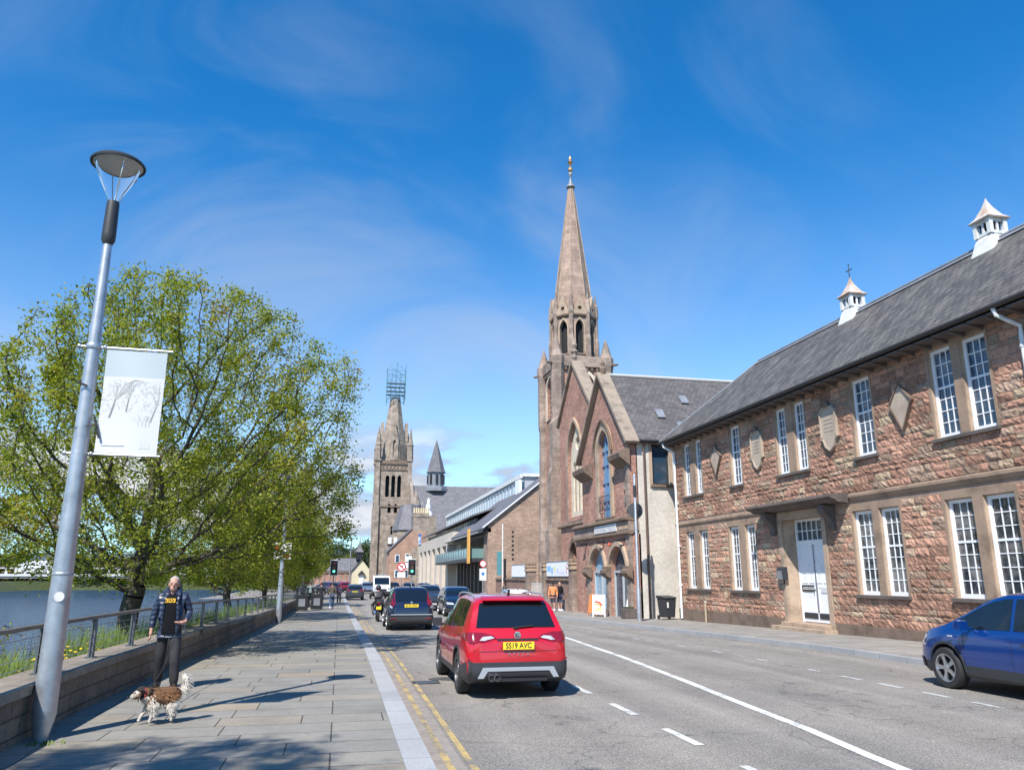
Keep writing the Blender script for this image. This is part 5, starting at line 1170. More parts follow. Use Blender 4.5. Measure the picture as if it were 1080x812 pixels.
def car(name, label, cat, loc, rz, P, bodym, plate=None, detail=2, spokes=5, rimm=None, group=None, clad=.40, dlo=None, rearw=None, tail=None, badge=None, rails=True, body_clad=None):
    L, W = P['L'], P['W']; t = thing(name, label, cat, (loc[0], loc[1], gz(loc[1]) if len(loc) < 3 else loc[2]), rz, group)
    b = car_body(P, bodym, body_clad or PLAST, clad); ry = -L / 2 + P['ro']; fy = ry + P['wb']; wr = P['wr']
    if detail: # wheel wells
        c = MB()
        for y in (ry, fy):
            for s in (-1, 1): c.lathe([(wr + .05, s * (W / 2 + .3)), (wr + .05, s * (W / 2 - .30))], (0, y, wr + .01), 28, 'x')
        cut = c.build('cut', DARK)
        bm = bmesh.new(); bm.from_mesh(cut.data); bmesh.ops.recalc_face_normals(bm, faces=bm.faces); bm.to_mesh(cut.data); bm.free()
        m = b.modifiers.new('b', 'BOOLEAN'); m.object = cut; m.operation = 'DIFFERENCE'; m.solver = 'EXACT'; m.material_mode = 'TRANSFER'
        me = bpy.data.meshes.new_from_object(b.evaluated_get(bpy.context.evaluated_depsgraph_get())); b.modifiers.clear(); b.data = me; bpy.data.objects.remove(cut)
    me = b.data; me.polygons.foreach_set('use_smooth', [True] * len(me.polygons)); me.set_sharp_from_angle(angle=R(32)); b.parent = t
    bm = bmesh.new(); bm.from_mesh(me); bvh = BVHTree.FromBMesh(bm)
    for s in (-1, 1):
        for y in (ry, fy): wheel(t, s * (W / 2 - .125), y, wr, .23, spokes, s, detail == 0, rimm)
    topf = lambda q: float(np.interp(q, [p[0] for p in P['top']], [p[1] for p in P['top']])); beltf = lambda q: float(np.interp(q, [p[0] for p in P['belt']], [p[1] for p in P['belt']]))
    Y = lambda q: -L / 2 + L * q
    D = dlo or dict(r=.13, f=.70, pil=(.27, .45), top=.085)
    # side glass in three panes
    def side_poly(q0, q1, slr=0, slf=0):
        n = 7; lo = []; hi = []
        for i in range(n + 1):
            q = q0 + (q1 - q0) * i / n; z0 = beltf(q) + .035; z1 = min(topf(q) - D['top'], topf(.35) - D['top'])
            lo.append((Y(q), z0)); hi.append((Y(q + slr * (1 - i / n) * (1) - slf * (i / n)), max(z1, z0 + .01)))
        return lo + hi[::-1]
    for s in (-1, 1):
        pil = D['pil']; segs = [(D['r'], pil[0] - .006, .035, 0), (pil[0] + .006, pil[1] - .008, 0, 0), (pil[1] + .008, D['f'], 0, 0)]
        for (a, b_, sr, sf) in segs: decal(bvh, side_poly(a, b_, sr, sf), 's', .006, 'side_window', CARGL, t, .1, s)
        if detail:
            for (q, z0, z1) in ((pil[0] + .0, .45, beltf(.3)), (pil[1], .40, beltf(.45)), (.695, .42, beltf(.7) - .02)):
                decal(bvh, [(Y(q) - .004, z0), (Y(q) + .004, z0), (Y(q) + .004, z1), (Y(q) - .004, z1)], 's', .0015, 'door_gap', DARK, t, .12, s, .002)
            for q in (pil[1] - .07, pil[0] + .03):
                z = beltf(q) - .13; h = bvh.ray_cast(Vector((s * 3, Y(q), z)), Vector((-s, 0, 0)))
                if h[0]: x = h[0].x; MB().box(min(x + s * .005, x + s * .035), max(x + s * .005, x + s * .035), Y(q) - .09, Y(q) + .09, z - .015, z + .015).build('door_handle', bodym, t, bevel=.004)
            # wheel arch lips
            for y in (ry, fy):
                arc = []; r0, r1 = wr + .066, wr + .105
                for i in range(15): a = R(-4 + 188 * i / 14); arc.append((y + r1 * math.cos(a), wr + r1 * math.sin(a)))
                for i in range(14, -1, -1): a = R(-4 + 188 * i / 14); arc.append((y + r0 * math.cos(a), wr + r0 * math.sin(a)))
                if body_clad is None:
                    decal(bvh, arc, 's', .014, 'wheel_arch', PLAST, t, .06, s, .012, True)
        # mirrors
        mq = .655; z = beltf(mq) + .09; x0 = W / 2 * .93
        mb = MB(); mb.prism([(Y(mq) - .05, z - .07), (Y(mq) + .07, z - .06), (Y(mq) + .09, z + .02), (Y(mq) + .02, z + .09), (Y(mq) - .06, z + .08)], 'x', s * (x0 + .07), s * (x0 + .25)); mb.box(min(s * (x0 - .04), s * (x0 + .08)), max(s * (x0 - .04), s * (x0 + .08)), Y(mq) - .02, Y(mq) + .03, z - .06, z - .02)
        mb.build('wing_mirror', bodym if (detail == 3 and bodym is not RED) else PLAST, t, bevel=.012 if detail else 0)
    # rear glass, front glass
    wgt = W / 2 * .60; wgb = W / 2 * .75
    rw = rearw or [(-wgb, topf(.03) + .0), (wgb, topf(.03) + .0), (wgt * 1.04, topf(.09) + .01), (-wgt * 1.04, topf(.09) + .01)]
    decal(bvh, rw, 'r', .008, 'rear_window', CARGL, t, .09)
    q0 = min(.995, P['top'][8 if P is not HATCH else 7][0]); 
    zlo, zhi = topf(.735) + .035, topf(.60) - .04
    decal(bvh, [(-W / 2 * .78, zlo), (W / 2 * .78, zlo), (W / 2 * .62, zhi), (-W / 2 * .62, zhi)], 'f', .008, 'windscreen', CARGL, t, .09)
    # lamps
    tl = tail or dict(poly=[(.42, .90), (W / 2 - .10, .84), (W / 2 - .015, .86), (W / 2 - .01, .99), (W / 2 - .12, 1.01), (.46, .98)])
    for s in (-1, 1):
        p = [(s * a, b_) for a, b_ in tl['poly']]; h = decal(bvh, p, 'r', .012, 'tail_lamp', REDL, t, .06)
        if tl.get('clear'): decal(bvh, [(s * a, b_) for a, b_ in tl['clear']], 'r', .016, 'reversing_lamp', CLRL, h, .06)
        if tl.get('side'): decal(bvh, tl['side'], 's', .012, 'side_tail_lamp', REDL, h, .06, s)
        zf = topf(.955) - .16
        decal(bvh, [(s * .42, zf - .04), (s * (W / 2 - .12), zf - .02), (s * (W / 2 - .07), zf + .10), (s * .50, zf + .07)], 'f', .012, 'headlight', CLRL, t, .06)
    decal(bvh, [(-.38, topf(.98) - .30), (.38, topf(.98) - .30), (.42, topf(.98) - .14), (-.42, topf(.98) - .14)], 'f', .012, 'grille', BLACK, t, .1)
    # bumpers
    def bumper(name, sgn, z0, z1, mat, out, wk=1.0, th=.06, par=None):
        pts_o = []; pts_i = []
        for i in range(-9, 10):
            a = i / 9; x = a * W / 2 * .985 * wk; y = sgn * (L / 2 + out - (abs(a) ** 5) * .22 - .02 * abs(a)); pts_o.append((x, y)); pts_i.append((x * .97, y - sgn * th))
        mb = MB(); mb.prism(pts_o + pts_i[::-1], 'z', z0, z1); return mb.build(name, mat, par or t, True, bevel=0)
    bm_ = PLAST if clad > .3 else bodym
    decal(bvh, [(-W / 2 * .99, .31), (W / 2 * .99, .31), (W / 2 * .99, .60), (W / 2 * .8, .575), (-W / 2 * .8, .575), (-W / 2 * .99, .60)], 'r', .035, 'rear_bumper', bm_, t, .07, thick=.06)
    for s in (-1, 1): decal(bvh, [(-L / 2 + .06, .33), (ry - wr - .12, .33), (ry - wr - .11, .50), (-L / 2 + .06, .58)], 's', .02, 'bumper_side', bm_, t, .08, s, .03)
    decal(bvh, [(-W / 2 * .93, .30), (W / 2 * .93, .30), (W / 2 * .93, .46), (-W / 2 * .93, .46)], 'f', .02, 'front_bumper', PLAST, t, .08, thick=.03)
    if plate:
        for txt, sg, pm_ in ((plate, -1, PLY), (plate, 1, PLW)):
            zp = (tl.get('plate_z', .80)) if sg < 0 else .46
            if sg < 0:
                h = bvh.ray_cast(Vector((0, -5, zp)), Vector((0, 1, 0))); y = h[0].y - .03
            else: y = L / 2 + .085
            pp = MB().box(-.27, .27, min(y, y + sg * .012), max(y, y + sg * .012), zp - .058, zp + .058).build('number_plate', pm_, t)
            if detail: text(txt, .118, basis((0, y + sg * .014, zp - .002), (1 if sg < 0 else -1, 0, 0), (0, 0, 1)), BLACK, 'plate_characters', pp, .001, sx=.92, bold=.002)
    if rails and detail:
        for s in (-1, 1):
            pts = [(s * (W / 2 * .70), Y(q), topf(q) - .01 + (.035 if 0 < i < 6 else -.01)) for i, q in enumerate((.16, .18, .25, .35, .45, .53, .56))]
            MB().tube(pts, .017, 6).build('roof_rail', SILV if detail == 3 else BLACK, t, True)
    if detail:
        MB().prism([(Y(.16), topf(.16) + .005), (Y(.16) + .09, topf(.16) + .005), (Y(.16) + .0, topf(.16) + .11), (Y(.16) - .03, topf(.16) + .11)], 'x', -.018, .018).build('aerial', BLACK, t)
    bm.free(); return t, bvh, dict(Y=Y, topf=topf, beltf=beltf)

RED = paint('glossy_red_paint', (.47, .004, .014)); NAVY = paint('dark_navy_paint', (.012, .018, .045), .3, .22); BLUE = paint('bright_blue_paint', (.001, .030, .165), .0, .2)
GREYP = paint('dark_grey_paint', (.05, .052, .06), .4); WHTP = paint('white_car_paint', (.72, .73, .75)); SILP = paint('silver_paint', (.35, .38, .42), .7); BLKP = paint('black_car_paint', (.015, .017, .022), .2); MAR = paint('maroon_paint', (.22, .015, .03)); PURP = paint('purple_paint', (.06, .03, .08), .3)
# red car in the foreground
W = 1.84
redtail = dict(poly=[(.36, .935), (.60, .885), (.84, .875), (.90, .90), (.90, 1.0), (.84, 1.035), (.62, 1.03), (.42, .99)], clear=[(.40, .945), (.58, .905), (.66, .905), (.60, .965), (.46, .975)],
               side=[(-2.12, .90), (-1.86, .95), (-1.84, 1.0), (-2.10, 1.035)], plate_z=.83)
rc, bv, F = car('red_suv', 'glossy red five door car seen from behind in the near lane', 'car', (2.92, 14.66), 0, SUV, RED, 'SS19 AVC', 3, 10, plain('dark_alloy', (.13, .13, .14), .35, .7),
                tail=redtail, rearw=[(-.70, 1.10), (.70, 1.10), (.60, 1.48), (.50, 1.50), (-.50, 1.50), (-.60, 1.48)])
rc.scale = (.93, .97, .965); rc.location.x = 2.82
def xr(z, x=0.0, up=0):
    h = bv.ray_cast(Vector((x, -5, z)), Vector((0, 1, 0))); return h[0].y
# boot details
MB().prism([(-.62, 0), (.62, 0), (.60, .03), (-.60, .03)], 'z', 0, 0) if False else None
sp = MB(); ys_ = -2.18 + .30
sp.prism([(-1.86, 1.555), (-1.70, 1.60), (-1.70, 1.57), (-1.88, 1.53)], 'x', -.56, .56); sp.build('roof_spoiler', RED, rc, bevel=.006)
decal(bv, [(-.86, .735), (.86, .735), (.86, .745), (-.86, .745)], 'r', .002, 'tailgate_gap', DARK, rc, .1, thick=.002)
decal(bv, [(-.36, .905), (.36, .905), (.36, .93), (-.36, .93)], 'r', .012, 'lamp_link_strip', DARK, rc, .1)
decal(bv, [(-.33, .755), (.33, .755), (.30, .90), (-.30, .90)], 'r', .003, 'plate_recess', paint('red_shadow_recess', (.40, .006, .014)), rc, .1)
bd = MB().lathe([(.0, -.012), (.058, -.010), (.062, .0)], (0, xr(.985) - .012, .985), 20, 'y').build('emblem', CHROME, rc)
yb = xr(.985) - .027
MB().prism([(-.036, .985 + .033), (.036, .985 + .033), (.036, .985 + .018), (-.018, .985 + .018), (-.018, .985 + .004), (.006, .985 + .004), (.02, .985 - .01), (-.036, .985 - .01)], 'y', yb - .004, yb).prism([(.036, .985 - .033), (-.036, .985 - .033), (-.036, .985 - .018), (.036, .985 - .018)], 'y', yb - .004, yb).build('emblem_letter', PLAST, bd)
for i, ch_ in enumerate('ATECA'):
    text(ch_, .055, basis((-.16 + i * .08, xr(.70) - .022, .70), (1, 0, 0), (0, 0, 1)), CHROME, 'model_lettering', rc, .002, sx=1.3)
MB().tube([(-.02, xr(1.1) - .03, 1.105), (.30, xr(1.13) - .035, 1.13)], .012, 6).box(-.06, .02, xr(1.1) - .04, xr(1.1) + .01, 1.085, 1.12).build('rear_wiper', BLACK, rc)
mb = MB(); y = xr(.40) - .05
mb.prism([(-.70, .335), (-.60, .335), (-.53, .44), (.53, .44), (.60, .335), (.70, .335), (.61, .50), (-.61, .50)], 'y', y, y + .05); mb.build('silver_diffuser', SILV, rc, bevel=.006)
for s in (-.475, -.375): MB().lathe([(.046, -.03), (.05, -.03), (.05, .08), (.046, .08)], (s, y - .01, .345), 16, 'y', cap=False).build('exhaust_tip', CHROME, rc, True); MB().lathe([(.0, .0), (.045, .0), (.045, .02)], (s, y - .012, .345), 16, 'y').build('exhaust_mouth', DARK, rc)
for s in (-1, 1): MB().prism([(s * .62, .585), (s * .86, .60), (s * .87, .635), (s * .62, .615)], 'y', -2.20, -2.12).build('reflector', REDL, rc)
MB().box(-.5, .5, -2.235, -2.15, .28, .33).build('lower_lip', BLACK, rc)
# seats and headrests seen through the glass are only dark reflections

crvtail = dict(poly=[(.70, 1.05), (.86, .98), (.89, 1.0), (.80, 1.32), (.70, 1.50), (.655, 1.48), (.72, 1.28)], clear=[(.74, .93), (.88, .88), (.89, .98), (.84, 1.0)], plate_z=.97)
nc, bv2, F2 = car('navy_suv', 'dark navy car ahead of the red car with tall upright tail lamps', 'car', (2.83, 33.9), 0, CRV, NAVY, 'SV15 TKC', 2, 5, tail=crvtail,
    rearw=[(-.66, 1.14), (.66, 1.14), (.56, 1.55), (-.56, 1.55)])
MB().box(-.8, .8, -2.37, -2.33, .62, .655).build('chrome_bumper_trim', SILV, nc); 
for s in (-1, 1): MB().box(min(s * .55, s * .8), max(s * .55, s * .8), -2.375, -2.33, .47, .51).build('reflector', REDL, nc)
MB().lathe([(0, -.01), (.05, 0), (.05, .02)], (0, -2.31, 1.09), 12, 'y').build('emblem', CHROME, nc)
# bright blue parked car at the right edge
bc, bv3, F3 = car('blue_hatchback', 'bright blue five door car parked in the bay at the right edge', 'car', (11.15, 10.87), 0, MPV, BLUE, None, 3, 5, clad=.42, rails=False,
    dlo=dict(r=.12, f=.735, pil=(.26, .46), top=.095))
MB().prism([(.77, .80), (.92, .83), (.91, .86), (.78, .835)], 'x', -.905, -.885).build('side_indicator', AMB, bc) if False else MB().box(-.905, -.880, 1.00, 1.10, .86, .885).build('side_indicator', CLRL, bc, bevel=.005)
decal(bv3, [(1.80, .78), (2.02, .70), (2.04, .80), (1.95, .90), (1.78, .93)], 's', .014, 'headlight_side', CLRL, bc, .05, -1)
# traffic further off
D1 = car('grey_suv', 'dark grey estate car facing the camera in the oncoming lane', 'car', (6.15, 55.5), math.pi, CRV, GREYP, 'SY64 OLD', 1, 5)
D2 = car('dark_hatchback', 'dark blue black car facing the camera just beyond the red car', 'car', (6.75, 46.3), math.pi, SUV, NAVY, None, 1, 5, rails=False)
D3 = car('grey_hatchback', 'small dark grey hatchback driving away in the middle distance', 'car', (1.55, 80.5), 0, HATCH, GREYP, 'SF63 XRB', 1, 5, rails=False)
D4 = car('white_estate', 'white car parked in the bay beyond the red car with only its roof showing', 'car', (9.95, 45.5), 0, HATCH, WHTP, None, 1, 5)
far = [('maroon_hatchback', 'maroon car turning at the far end of the street', (.3, 118), .35, MAR), ('purple_hatchback', 'dark purple car left of the maroon car at the far junction', (-1.7, 112), .6, PURP),
       ('silver_hatchback', 'silver blue car facing the camera left of the white van', (3.7, 108), math.pi, SILP), ('black_hatchback', 'black car right behind the white van', (6.9, 104), math.pi, BLKP),
       ('blue_saloon', 'dark blue car in the oncoming queue right of the traffic light pole', (8.2, 96), math.pi, NAVY), ('grey_saloon', 'grey car at the back of the oncoming queue by the theatre', (9.6, 92), math.pi, GREYP)]
for nm, lb, (x, y), rz, m in far: car(nm, lb, 'car', (x, y), rz, HATCH, m, None, 0, 5, rails=False)

# white van
van = thing('white_van', 'tall white van facing the camera in the oncoming lane', 'van', (4.75, 93, gz(93)), math.pi)
vb = MB(); prof = [(-2.6, .35), (2.35, .35), (2.5, .6), (2.45, 1.05), (1.75, 1.25), (1.15, 2.15), (.85, 2.3), (-2.55, 2.35), (-2.62, 2.2)]
vb.prism(prof, 'x', -.96, .96); v0 = vb.build('body', WHTP, van, bevel=.06)
MB().prism([(1.70, 1.34), (1.2, 2.06), (1.24, 2.08), (1.75, 1.36)], 'x', -.82, .82).build('windscreen', CARGL, van)
MB().prism([(1.10, .0), (0.2, .0)], 'x', 0, 0) if False else None
for s in (-1, 1):
    MB().prism([(1.55, 1.3), (1.15, 1.98), (.45, 1.98), (.45, 1.3)], 'x', s * .955, s * .975).build('side_window', CARGL, van)
    MB().box(min(s * .62, s * .9), max(s * .62, s * .9), 2.42, 2.52, .78, 1.0).build('headlight', CLRL, van, bevel=.01); MB().box(min(s * 1.0, s * 1.2), max(s * 1.0, s * 1.2), 1.45, 1.6, 1.2, 1.55).build('wing_mirror', BLACK, van)
    for y in (-1.7, 1.65): wheel(van, s * .86, y, .34, .22, 5, s, True)
MB().box(-.5, .5, 2.46, 2.53, .62, .85).build('grille', BLACK, van); MB().box(-.95, .95, 2.4, 2.56, .32, .58).build('bumper', PLAST, van)
MB().box(-.26, .26, 2.56, 2.57, .4, .51).build('number_plate', PLW, van); MB().box(-.5, .5, .3, .75, 2.31, 2.42).build('roof_rack', LEAD, van)

# ------------------------------------------------------------ people
SKIN = plain('skin', (.52, .27, .19), .55); HAIRG = plain('grey_hair', (.42, .38, .34), .8); HAIRB = plain('brown_hair', (.06, .035, .02), .8)
def skinmesh(name, verts, edges, rad, mat, parent, root=0, sub=1, extra=None):
    me = bpy.data.meshes.new(name); me.from_pydata(verts, edges, []); o = bpy.data.objects.new(name, me); col.objects.link(o)
    m = o.modifiers.new('s', 'SKIN'); m.use_smooth_shade = True
    for i, r in enumerate(rad):
        sv = me.skin_vertices[0].data[i]; sv.radius = r if isinstance(r, tuple) else (r, r); sv.use_root = (i == root)
    s = o.modifiers.new('u', 'SUBSURF'); s.levels = sub; s.render_levels = sub
    m2 = bpy.data.meshes.new_from_object(o.evaluated_get(bpy.context.evaluated_depsgraph_get())); bpy.data.objects.remove(o)
    m2.materials.clear(); m2.materials.append(mat)
    if extra: # join extra bits (face) into the same mesh
        bm = bmesh.new(); bm.from_mesh(m2)
        e = bpy.data.meshes.new('e'); e.from_pydata(extra.v, [], extra.f); n0 = len(bm.faces); bm.from_mesh(e)
        for i, mm in enumerate(extra.mats):
            if i: m2.materials.append(mm)
        bm.faces.ensure_lookup_table()
        for i, f in enumerate(bm.faces):
            if i >= n0: f.material_index = extra.m[i - n0]; f.smooth = True
        bmesh.ops.recalc_face_normals(bm, faces=bm.faces); bm.to_mesh(m2); bm.free()
    o = bpy.data.objects.new(name, m2); col.objects.link(o); o.parent = parent
    m2.polygons.foreach_set('use_smooth', [True] * len(m2.polygons)); return o
def ball(mb, c, r, mat=None, n=12, m=8):
    if mat: mb.mat(mat)
    vs = []; fs = []
    for i in range(m + 1):
        t = math.pi * i / m
        for k in range(n): a = 2 * math.pi * k / n; vs.append((c[0] + r[0] * math.sin(t) * math.cos(a), c[1] + r[1] * math.sin(t) * math.sin(a), c[2] + r[2] * math.cos(t)))
    for i in range(m):
        for k in range(n): fs.append((i * n + k, (i + 1) * n + k, (i + 1) * n + (k + 1) % n, i * n + (k + 1) % n))
    mb.add(vs, fs)
def person(label, loc, rz, pose, coat, legs, hair, shoes=BLACK, skirt=None, detail=False, group=None, h=1.75, coat_len=.0, coat_k=1.0, shorts=False, hat=None, bag=None):
    """pose: dict of joints (x right of the figure's own left... y forward, z up), metres for 1.75 m"""
    g = .12 + gz(loc[1]) if len(loc) < 3 else loc[2]
    t = thing('person', label, 'person', (loc[0], loc[1], g), rz, group); k = h / 1.75; t.scale = (k, k, k)
    J = dict(pelvis=(0, 0, .95), waist=(0, 0, 1.10), chest=(0, .0, 1.30), neck=(0, .0, 1.47), skull=(0, .02, 1.60),
             shL=(-.185, 0, 1.42), shR=(.185, 0, 1.42), elL=(-.25, -.02, 1.13), elR=(.25, -.02, 1.13), wrL=(-.26, .06, .88), wrR=(.26, .06, .88),
             hpL=(-.09, 0, .92), hpR=(.09, 0, .92), knL=(-.11, .05, .50), knR=(.11, -.0, .50), anL=(-.12, -.02, .09), anR=(.12, .12, .09))
    J.update(pose)
    for s in 'LR':
        a = Vector(J['an' + s]); J['to' + s] = tuple(a + Vector((-.01 if s == 'L' else .01, .12, -.05)))
        e, w = Vector(J['el' + s]), Vector(J['wr' + s]); J['ha' + s] = J.get('ha' + s, tuple(w + (w - e).normalized() * .08))
    names = ['pelvis', 'waist', 'chest', 'neck', 'skull', 'shL', 'elL', 'wrL', 'haL', 'shR', 'elR', 'wrR', 'haR', 'hpL', 'knL', 'anL', 'toL', 'hpR', 'knR', 'anR', 'toR']
    V = [J[n] for n in names]; ix = {n: i for i, n in enumerate(names)}
    E = [(a, b) for a, b in (('pelvis', 'waist'), ('waist', 'chest'), ('chest', 'neck'), ('neck', 'skull'), ('chest', 'shL'), ('shL', 'elL'), ('elL', 'wrL'), ('wrL', 'haL'), ('chest', 'shR'), ('shR', 'elR'), ('elR', 'wrR'), ('wrR', 'haR'), ('pelvis', 'hpL'), ('hpL', 'knL'), ('knL', 'anL'), ('anL', 'toL'), ('pelvis', 'hpR'), ('hpR', 'knR'), ('knR', 'anR'), ('anR', 'toR'))]
    rr = dict(pelvis=(.13, .10), waist=(.12, .09), chest=(.13, .10), neck=.055, skull=.06, sh=.055, el=.04, wr=.027, ha=.03, hp=.08, kn=.055, an=.036, to=.028)
    rad = [rr.get(n, rr.get(n[:2])) for n in names]
    head = Vector(J['skull']); fx = MB(); fx.mat(SKIN)
    ball(fx, head + Vector((0, .0, .03)), (.077, .095, .105)); ball(fx, head + Vector((0, .025, -.045)), (.058, .07, .065))
    ball(fx, head + Vector((0, .098, .0)), (.014, .02, .026), n=8, m=5)
    for s in (-1, 1): ball(fx, head + Vector((s * .078, -.005, .0)), (.012, .022, .032), n=8, m=5)
    if detail:
        for s in (-1, 1):
            ball(fx, head + Vector((s * .031, .083, .022)), (.013, .010, .007), BLACK, 8, 5); fx.mat(SKIN); ball(fx, head + Vector((s * .031, .086, .038)), (.02, .009, .006), HAIRG, 8, 5)
        ball(fx, head + Vector((0, .088, -.045)), (.022, .008, .005), plain('lips', (.35, .12, .1), .5), 8, 5); fx.mat(SKIN)
    if detail:
        for s in 'LR':
            hnd = Vector(J['ha' + s]); w = Vector(J['wr' + s]); d = (hnd - w).normalized(); side = d.cross(Vector((0, 1, 0))).normalized() if abs(d.y) < .9 else Vector((1, 0, 0)); up = d.cross(side)
            for q, ln in ((-1.5, .066), (-.5, .076), (.5, .072), (1.5, .056)):
                b0 = hnd + up * q * .018 + d * .015; k1 = b0 + d * ln * .5 + side * .008; k2 = b0 + d * ln * .8 + side * .03
                fx.tube([hnd + up * q * .012, b0, k1, k2], [.011, .0105, .0095, .007], 6)
            fx.tube([w + d * .03, w + d * .05 + up * .03, hnd + up * .045 + d * .02 + side * .02], [.013, .012, .008], 6)
    fx.mats = [SKIN] + [m for m in fx.mats if m is not SKIN]
    body = skinmesh('body', V, [(ix[a], ix[b]) for a, b in E], rad, SKIN, t, 0, 1, fx)
    # hair
    hm = MB(); ball(hm, head + Vector((0, -.012, .045)), (.083, .098, .10))
    hm.f = [f for f in hm.f if not (sum(hm.v[i][1] for i in f) / len(f) > head.y + .05 and sum(hm.v[i][2] for i in f) / len(f) < head.z + .10) and sum(hm.v[i][2] for i in f) / len(f) > head.z - .02]; hm.m = [0] * len(hm.f)
    hm.build('hair', hair, t, True)
    if hat: q = MB(); ball(q, head + Vector((0, -.005, .065)), (.09, .105, .085)); q.tube([head + Vector((0, .05, .07)), head + Vector((0, .17, .055))], [.07, .05], 8); q.build('cap', hat, t, True)
    # coat or jumper
    ck = coat_k; cn = ['pelvis', 'waist', 'chest', 'neck', 'shL', 'elL', 'wrL', 'shR', 'elR', 'wrR', 'hem']
    cj = {n: J[n] for n in cn[:-1]}; cj['hem'] = tuple(Vector(J['pelvis']) + Vector((0, 0, -.05 - coat_len))); cj['neck'] = tuple(Vector(J['neck']) + Vector((0, -.01, -.03)))
    for s in 'LR': e, w = Vector(J['el' + s]), Vector(J['wr' + s]); cj['wr' + s] = tuple(w - (w - e).normalized() * .02)
    ce = [('pelvis', 'waist'), ('waist', 'chest'), ('chest', 'neck'), ('chest', 'shL'), ('shL', 'elL'), ('elL', 'wrL'), ('chest', 'shR'), ('shR', 'elR'), ('elR', 'wrR'), ('pelvis', 'hem')]
    crad = dict(pelvis=(.165 * ck, .13), waist=(.16 * ck, .125), chest=(.165 * ck, .125), neck=.075, shL=.082, shR=.082, elL=.065, elR=.065, wrL=.05, wrR=.05, hem=(.165 * ck, .13))
    cix = {n: i for i, n in enumerate(cn)}
    ct = skinmesh('coat', [cj[n] for n in cn], [(cix[a], cix[b]) for a, b in ce], [crad[n] for n in cn], coat, t, 0, 2)
    # trousers
    ln = ['pelvis', 'hpL', 'knL', 'anL', 'hpR', 'knR', 'anR']; lj = {n: J[n] for n in ln}; lj['pelvis'] = tuple(Vector(J['pelvis']) + Vector((0, 0, .02)))
    for s in 'LR': lj['an' + s] = tuple(Vector(J['an' + s]) + Vector((0, 0, -.03))) if not shorts else tuple(Vector(J['kn' + s]).lerp(Vector(J['an' + s]), .02))
    if shorts:
        for s in 'LR': lj['kn' + s] = tuple(Vector(J['hp' + s]).lerp(Vector(J['kn' + s]), .6))
    li = {n: i for i, n in enumerate(ln)}
    skinmesh('trousers', [lj[n] for n in ln], [(li[a], li[b]) for a, b in (('pelvis', 'hpL'), ('hpL', 'knL'), ('knL', 'anL'), ('pelvis', 'hpR'), ('hpR', 'knR'), ('knR', 'anR'))],
             [(.14, .115), (.10, .10), .085, .072, (.10, .10), .085, .072], legs, t, 0, 2)
    for s in 'LR':
        a = Vector(J['an' + s]); mb = MB(); ball(mb, a + Vector((0, .08, -.045)), (.058, .165, .052)); ball(mb, a + Vector((0, -.01, -.01)), (.055, .07, .075)); mb.build('shoe', shoes, t, True)
    if bag: mb = MB(); mb.box(-.15, .15, -.30, -.12, 1.0, 1.42); mb.build('backpack', bag, t, bevel=.04)
    return t, J
JACK = None
def m_puffer():
    m, nt, b = newmat('navy_quilted_nylon'); o = objcoord(nt); n = noise(nt, o, 9, 3)
    nt.links.new(ramp(nt, n, [(.3, (.012, .02, .045)), (.7, (.03, .045, .085))]), b.inputs['Base Color']); b.inputs['Roughness'].default_value = .38
    w = nt.nodes.new('ShaderNodeTexWave'); w.bands_direction = 'Z'; w.inputs['Scale'].default_value = 4.2; w.inputs['Distortion'].default_value = 2.2; w.inputs['Detail'].default_value = 1; nt.links.new(o, w.inputs['Vector'])
    bump(nt, b, w.outputs[0], .35, .02); return m
TROU = plain('charcoal_trousers', (.025, .025, .028), .8, var=.5, scale=9, bmp=.5)
man, MJ = person('man in a navy padded jacket and black shirt walking a small dog', (-2.63, 13.9), math.pi + .05,
    dict(shL=(-.19, 0, 1.42), elL=(-.27, -.03, 1.15), wrL=(-.24, .17, 1.03), haL=(-.16, .23, 1.02), elR=(.265, -.03, 1.14), wrR=(.275, .03, .90), haR=(.275, .05, .82),
         knL=(-.13, .13, .50), anL=(-.15, .12, .09), knR=(.11, .0, .50), anR=(.13, -.16, .11), skull=(.0, .02, 1.60)), m_puffer(), TROU, HAIRG, detail=True, coat_k=1.12, coat_len=.06)
# open jacket front: black shirt panel with a yellow print
shirt = MB(); shirt.mat(plain('black_cotton', (.012, .012, .014), .95, spec=.1))
sv = []; 
for z, w, y in ((1.46, .05, .115), (1.42, .07, .140), (1.33, .085, .158), (1.2, .09, .162), (1.08, .095, .163), (.96, .10, .163), (.86, .10, .155)):
    for x in (-1, -.5, 0, .5, 1): sv.append((x * w + .012, y - .012 * abs(x) + .004, z))
shirt.add(sv, [(i * 5 + j, i * 5 + j + 1, i * 5 + j + 6, i * 5 + j + 5) for i in range(6) for j in range(4)]); so_ = shirt.build('shirt', None, man, True)
mp_ = MB(); YP = plain('yellow_print', (.75, .42, .04), .7)
for i, (x0, x1, z0, z1) in enumerate(((-.07, -.05, 1.33, 1.385), (-.05, -.03, 1.33, 1.345), (-.05, -.03, 1.37, 1.385), (-.035, -.022, 1.345, 1.37), (-.014, .0, 1.33, 1.385), (.002, .016, 1.33, 1.35), (.018, .032, 1.33, 1.385), (.04, .075, 1.365, 1.385), (.04, .055, 1.33, 1.365), (.06, .085, 1.33, 1.348), (-.072, .086, 1.386, 1.395))):
    mp_.box(x0 + .01, x1 + .01, .162, .166, z0, z1)
mp_.build('shirt_print', YP, so_)
hd_ = MB()
for s in (-1, 1): hd_.tube([(s * .11, .13, .88), (s * .115, .155, 1.1), (s * .11, .15, 1.3), (s * .085, .10, 1.45), (s * .09, -.02, 1.52), (0, -.09, 1.53)], [.02, .022, .03, .045, .05, .05], 8)
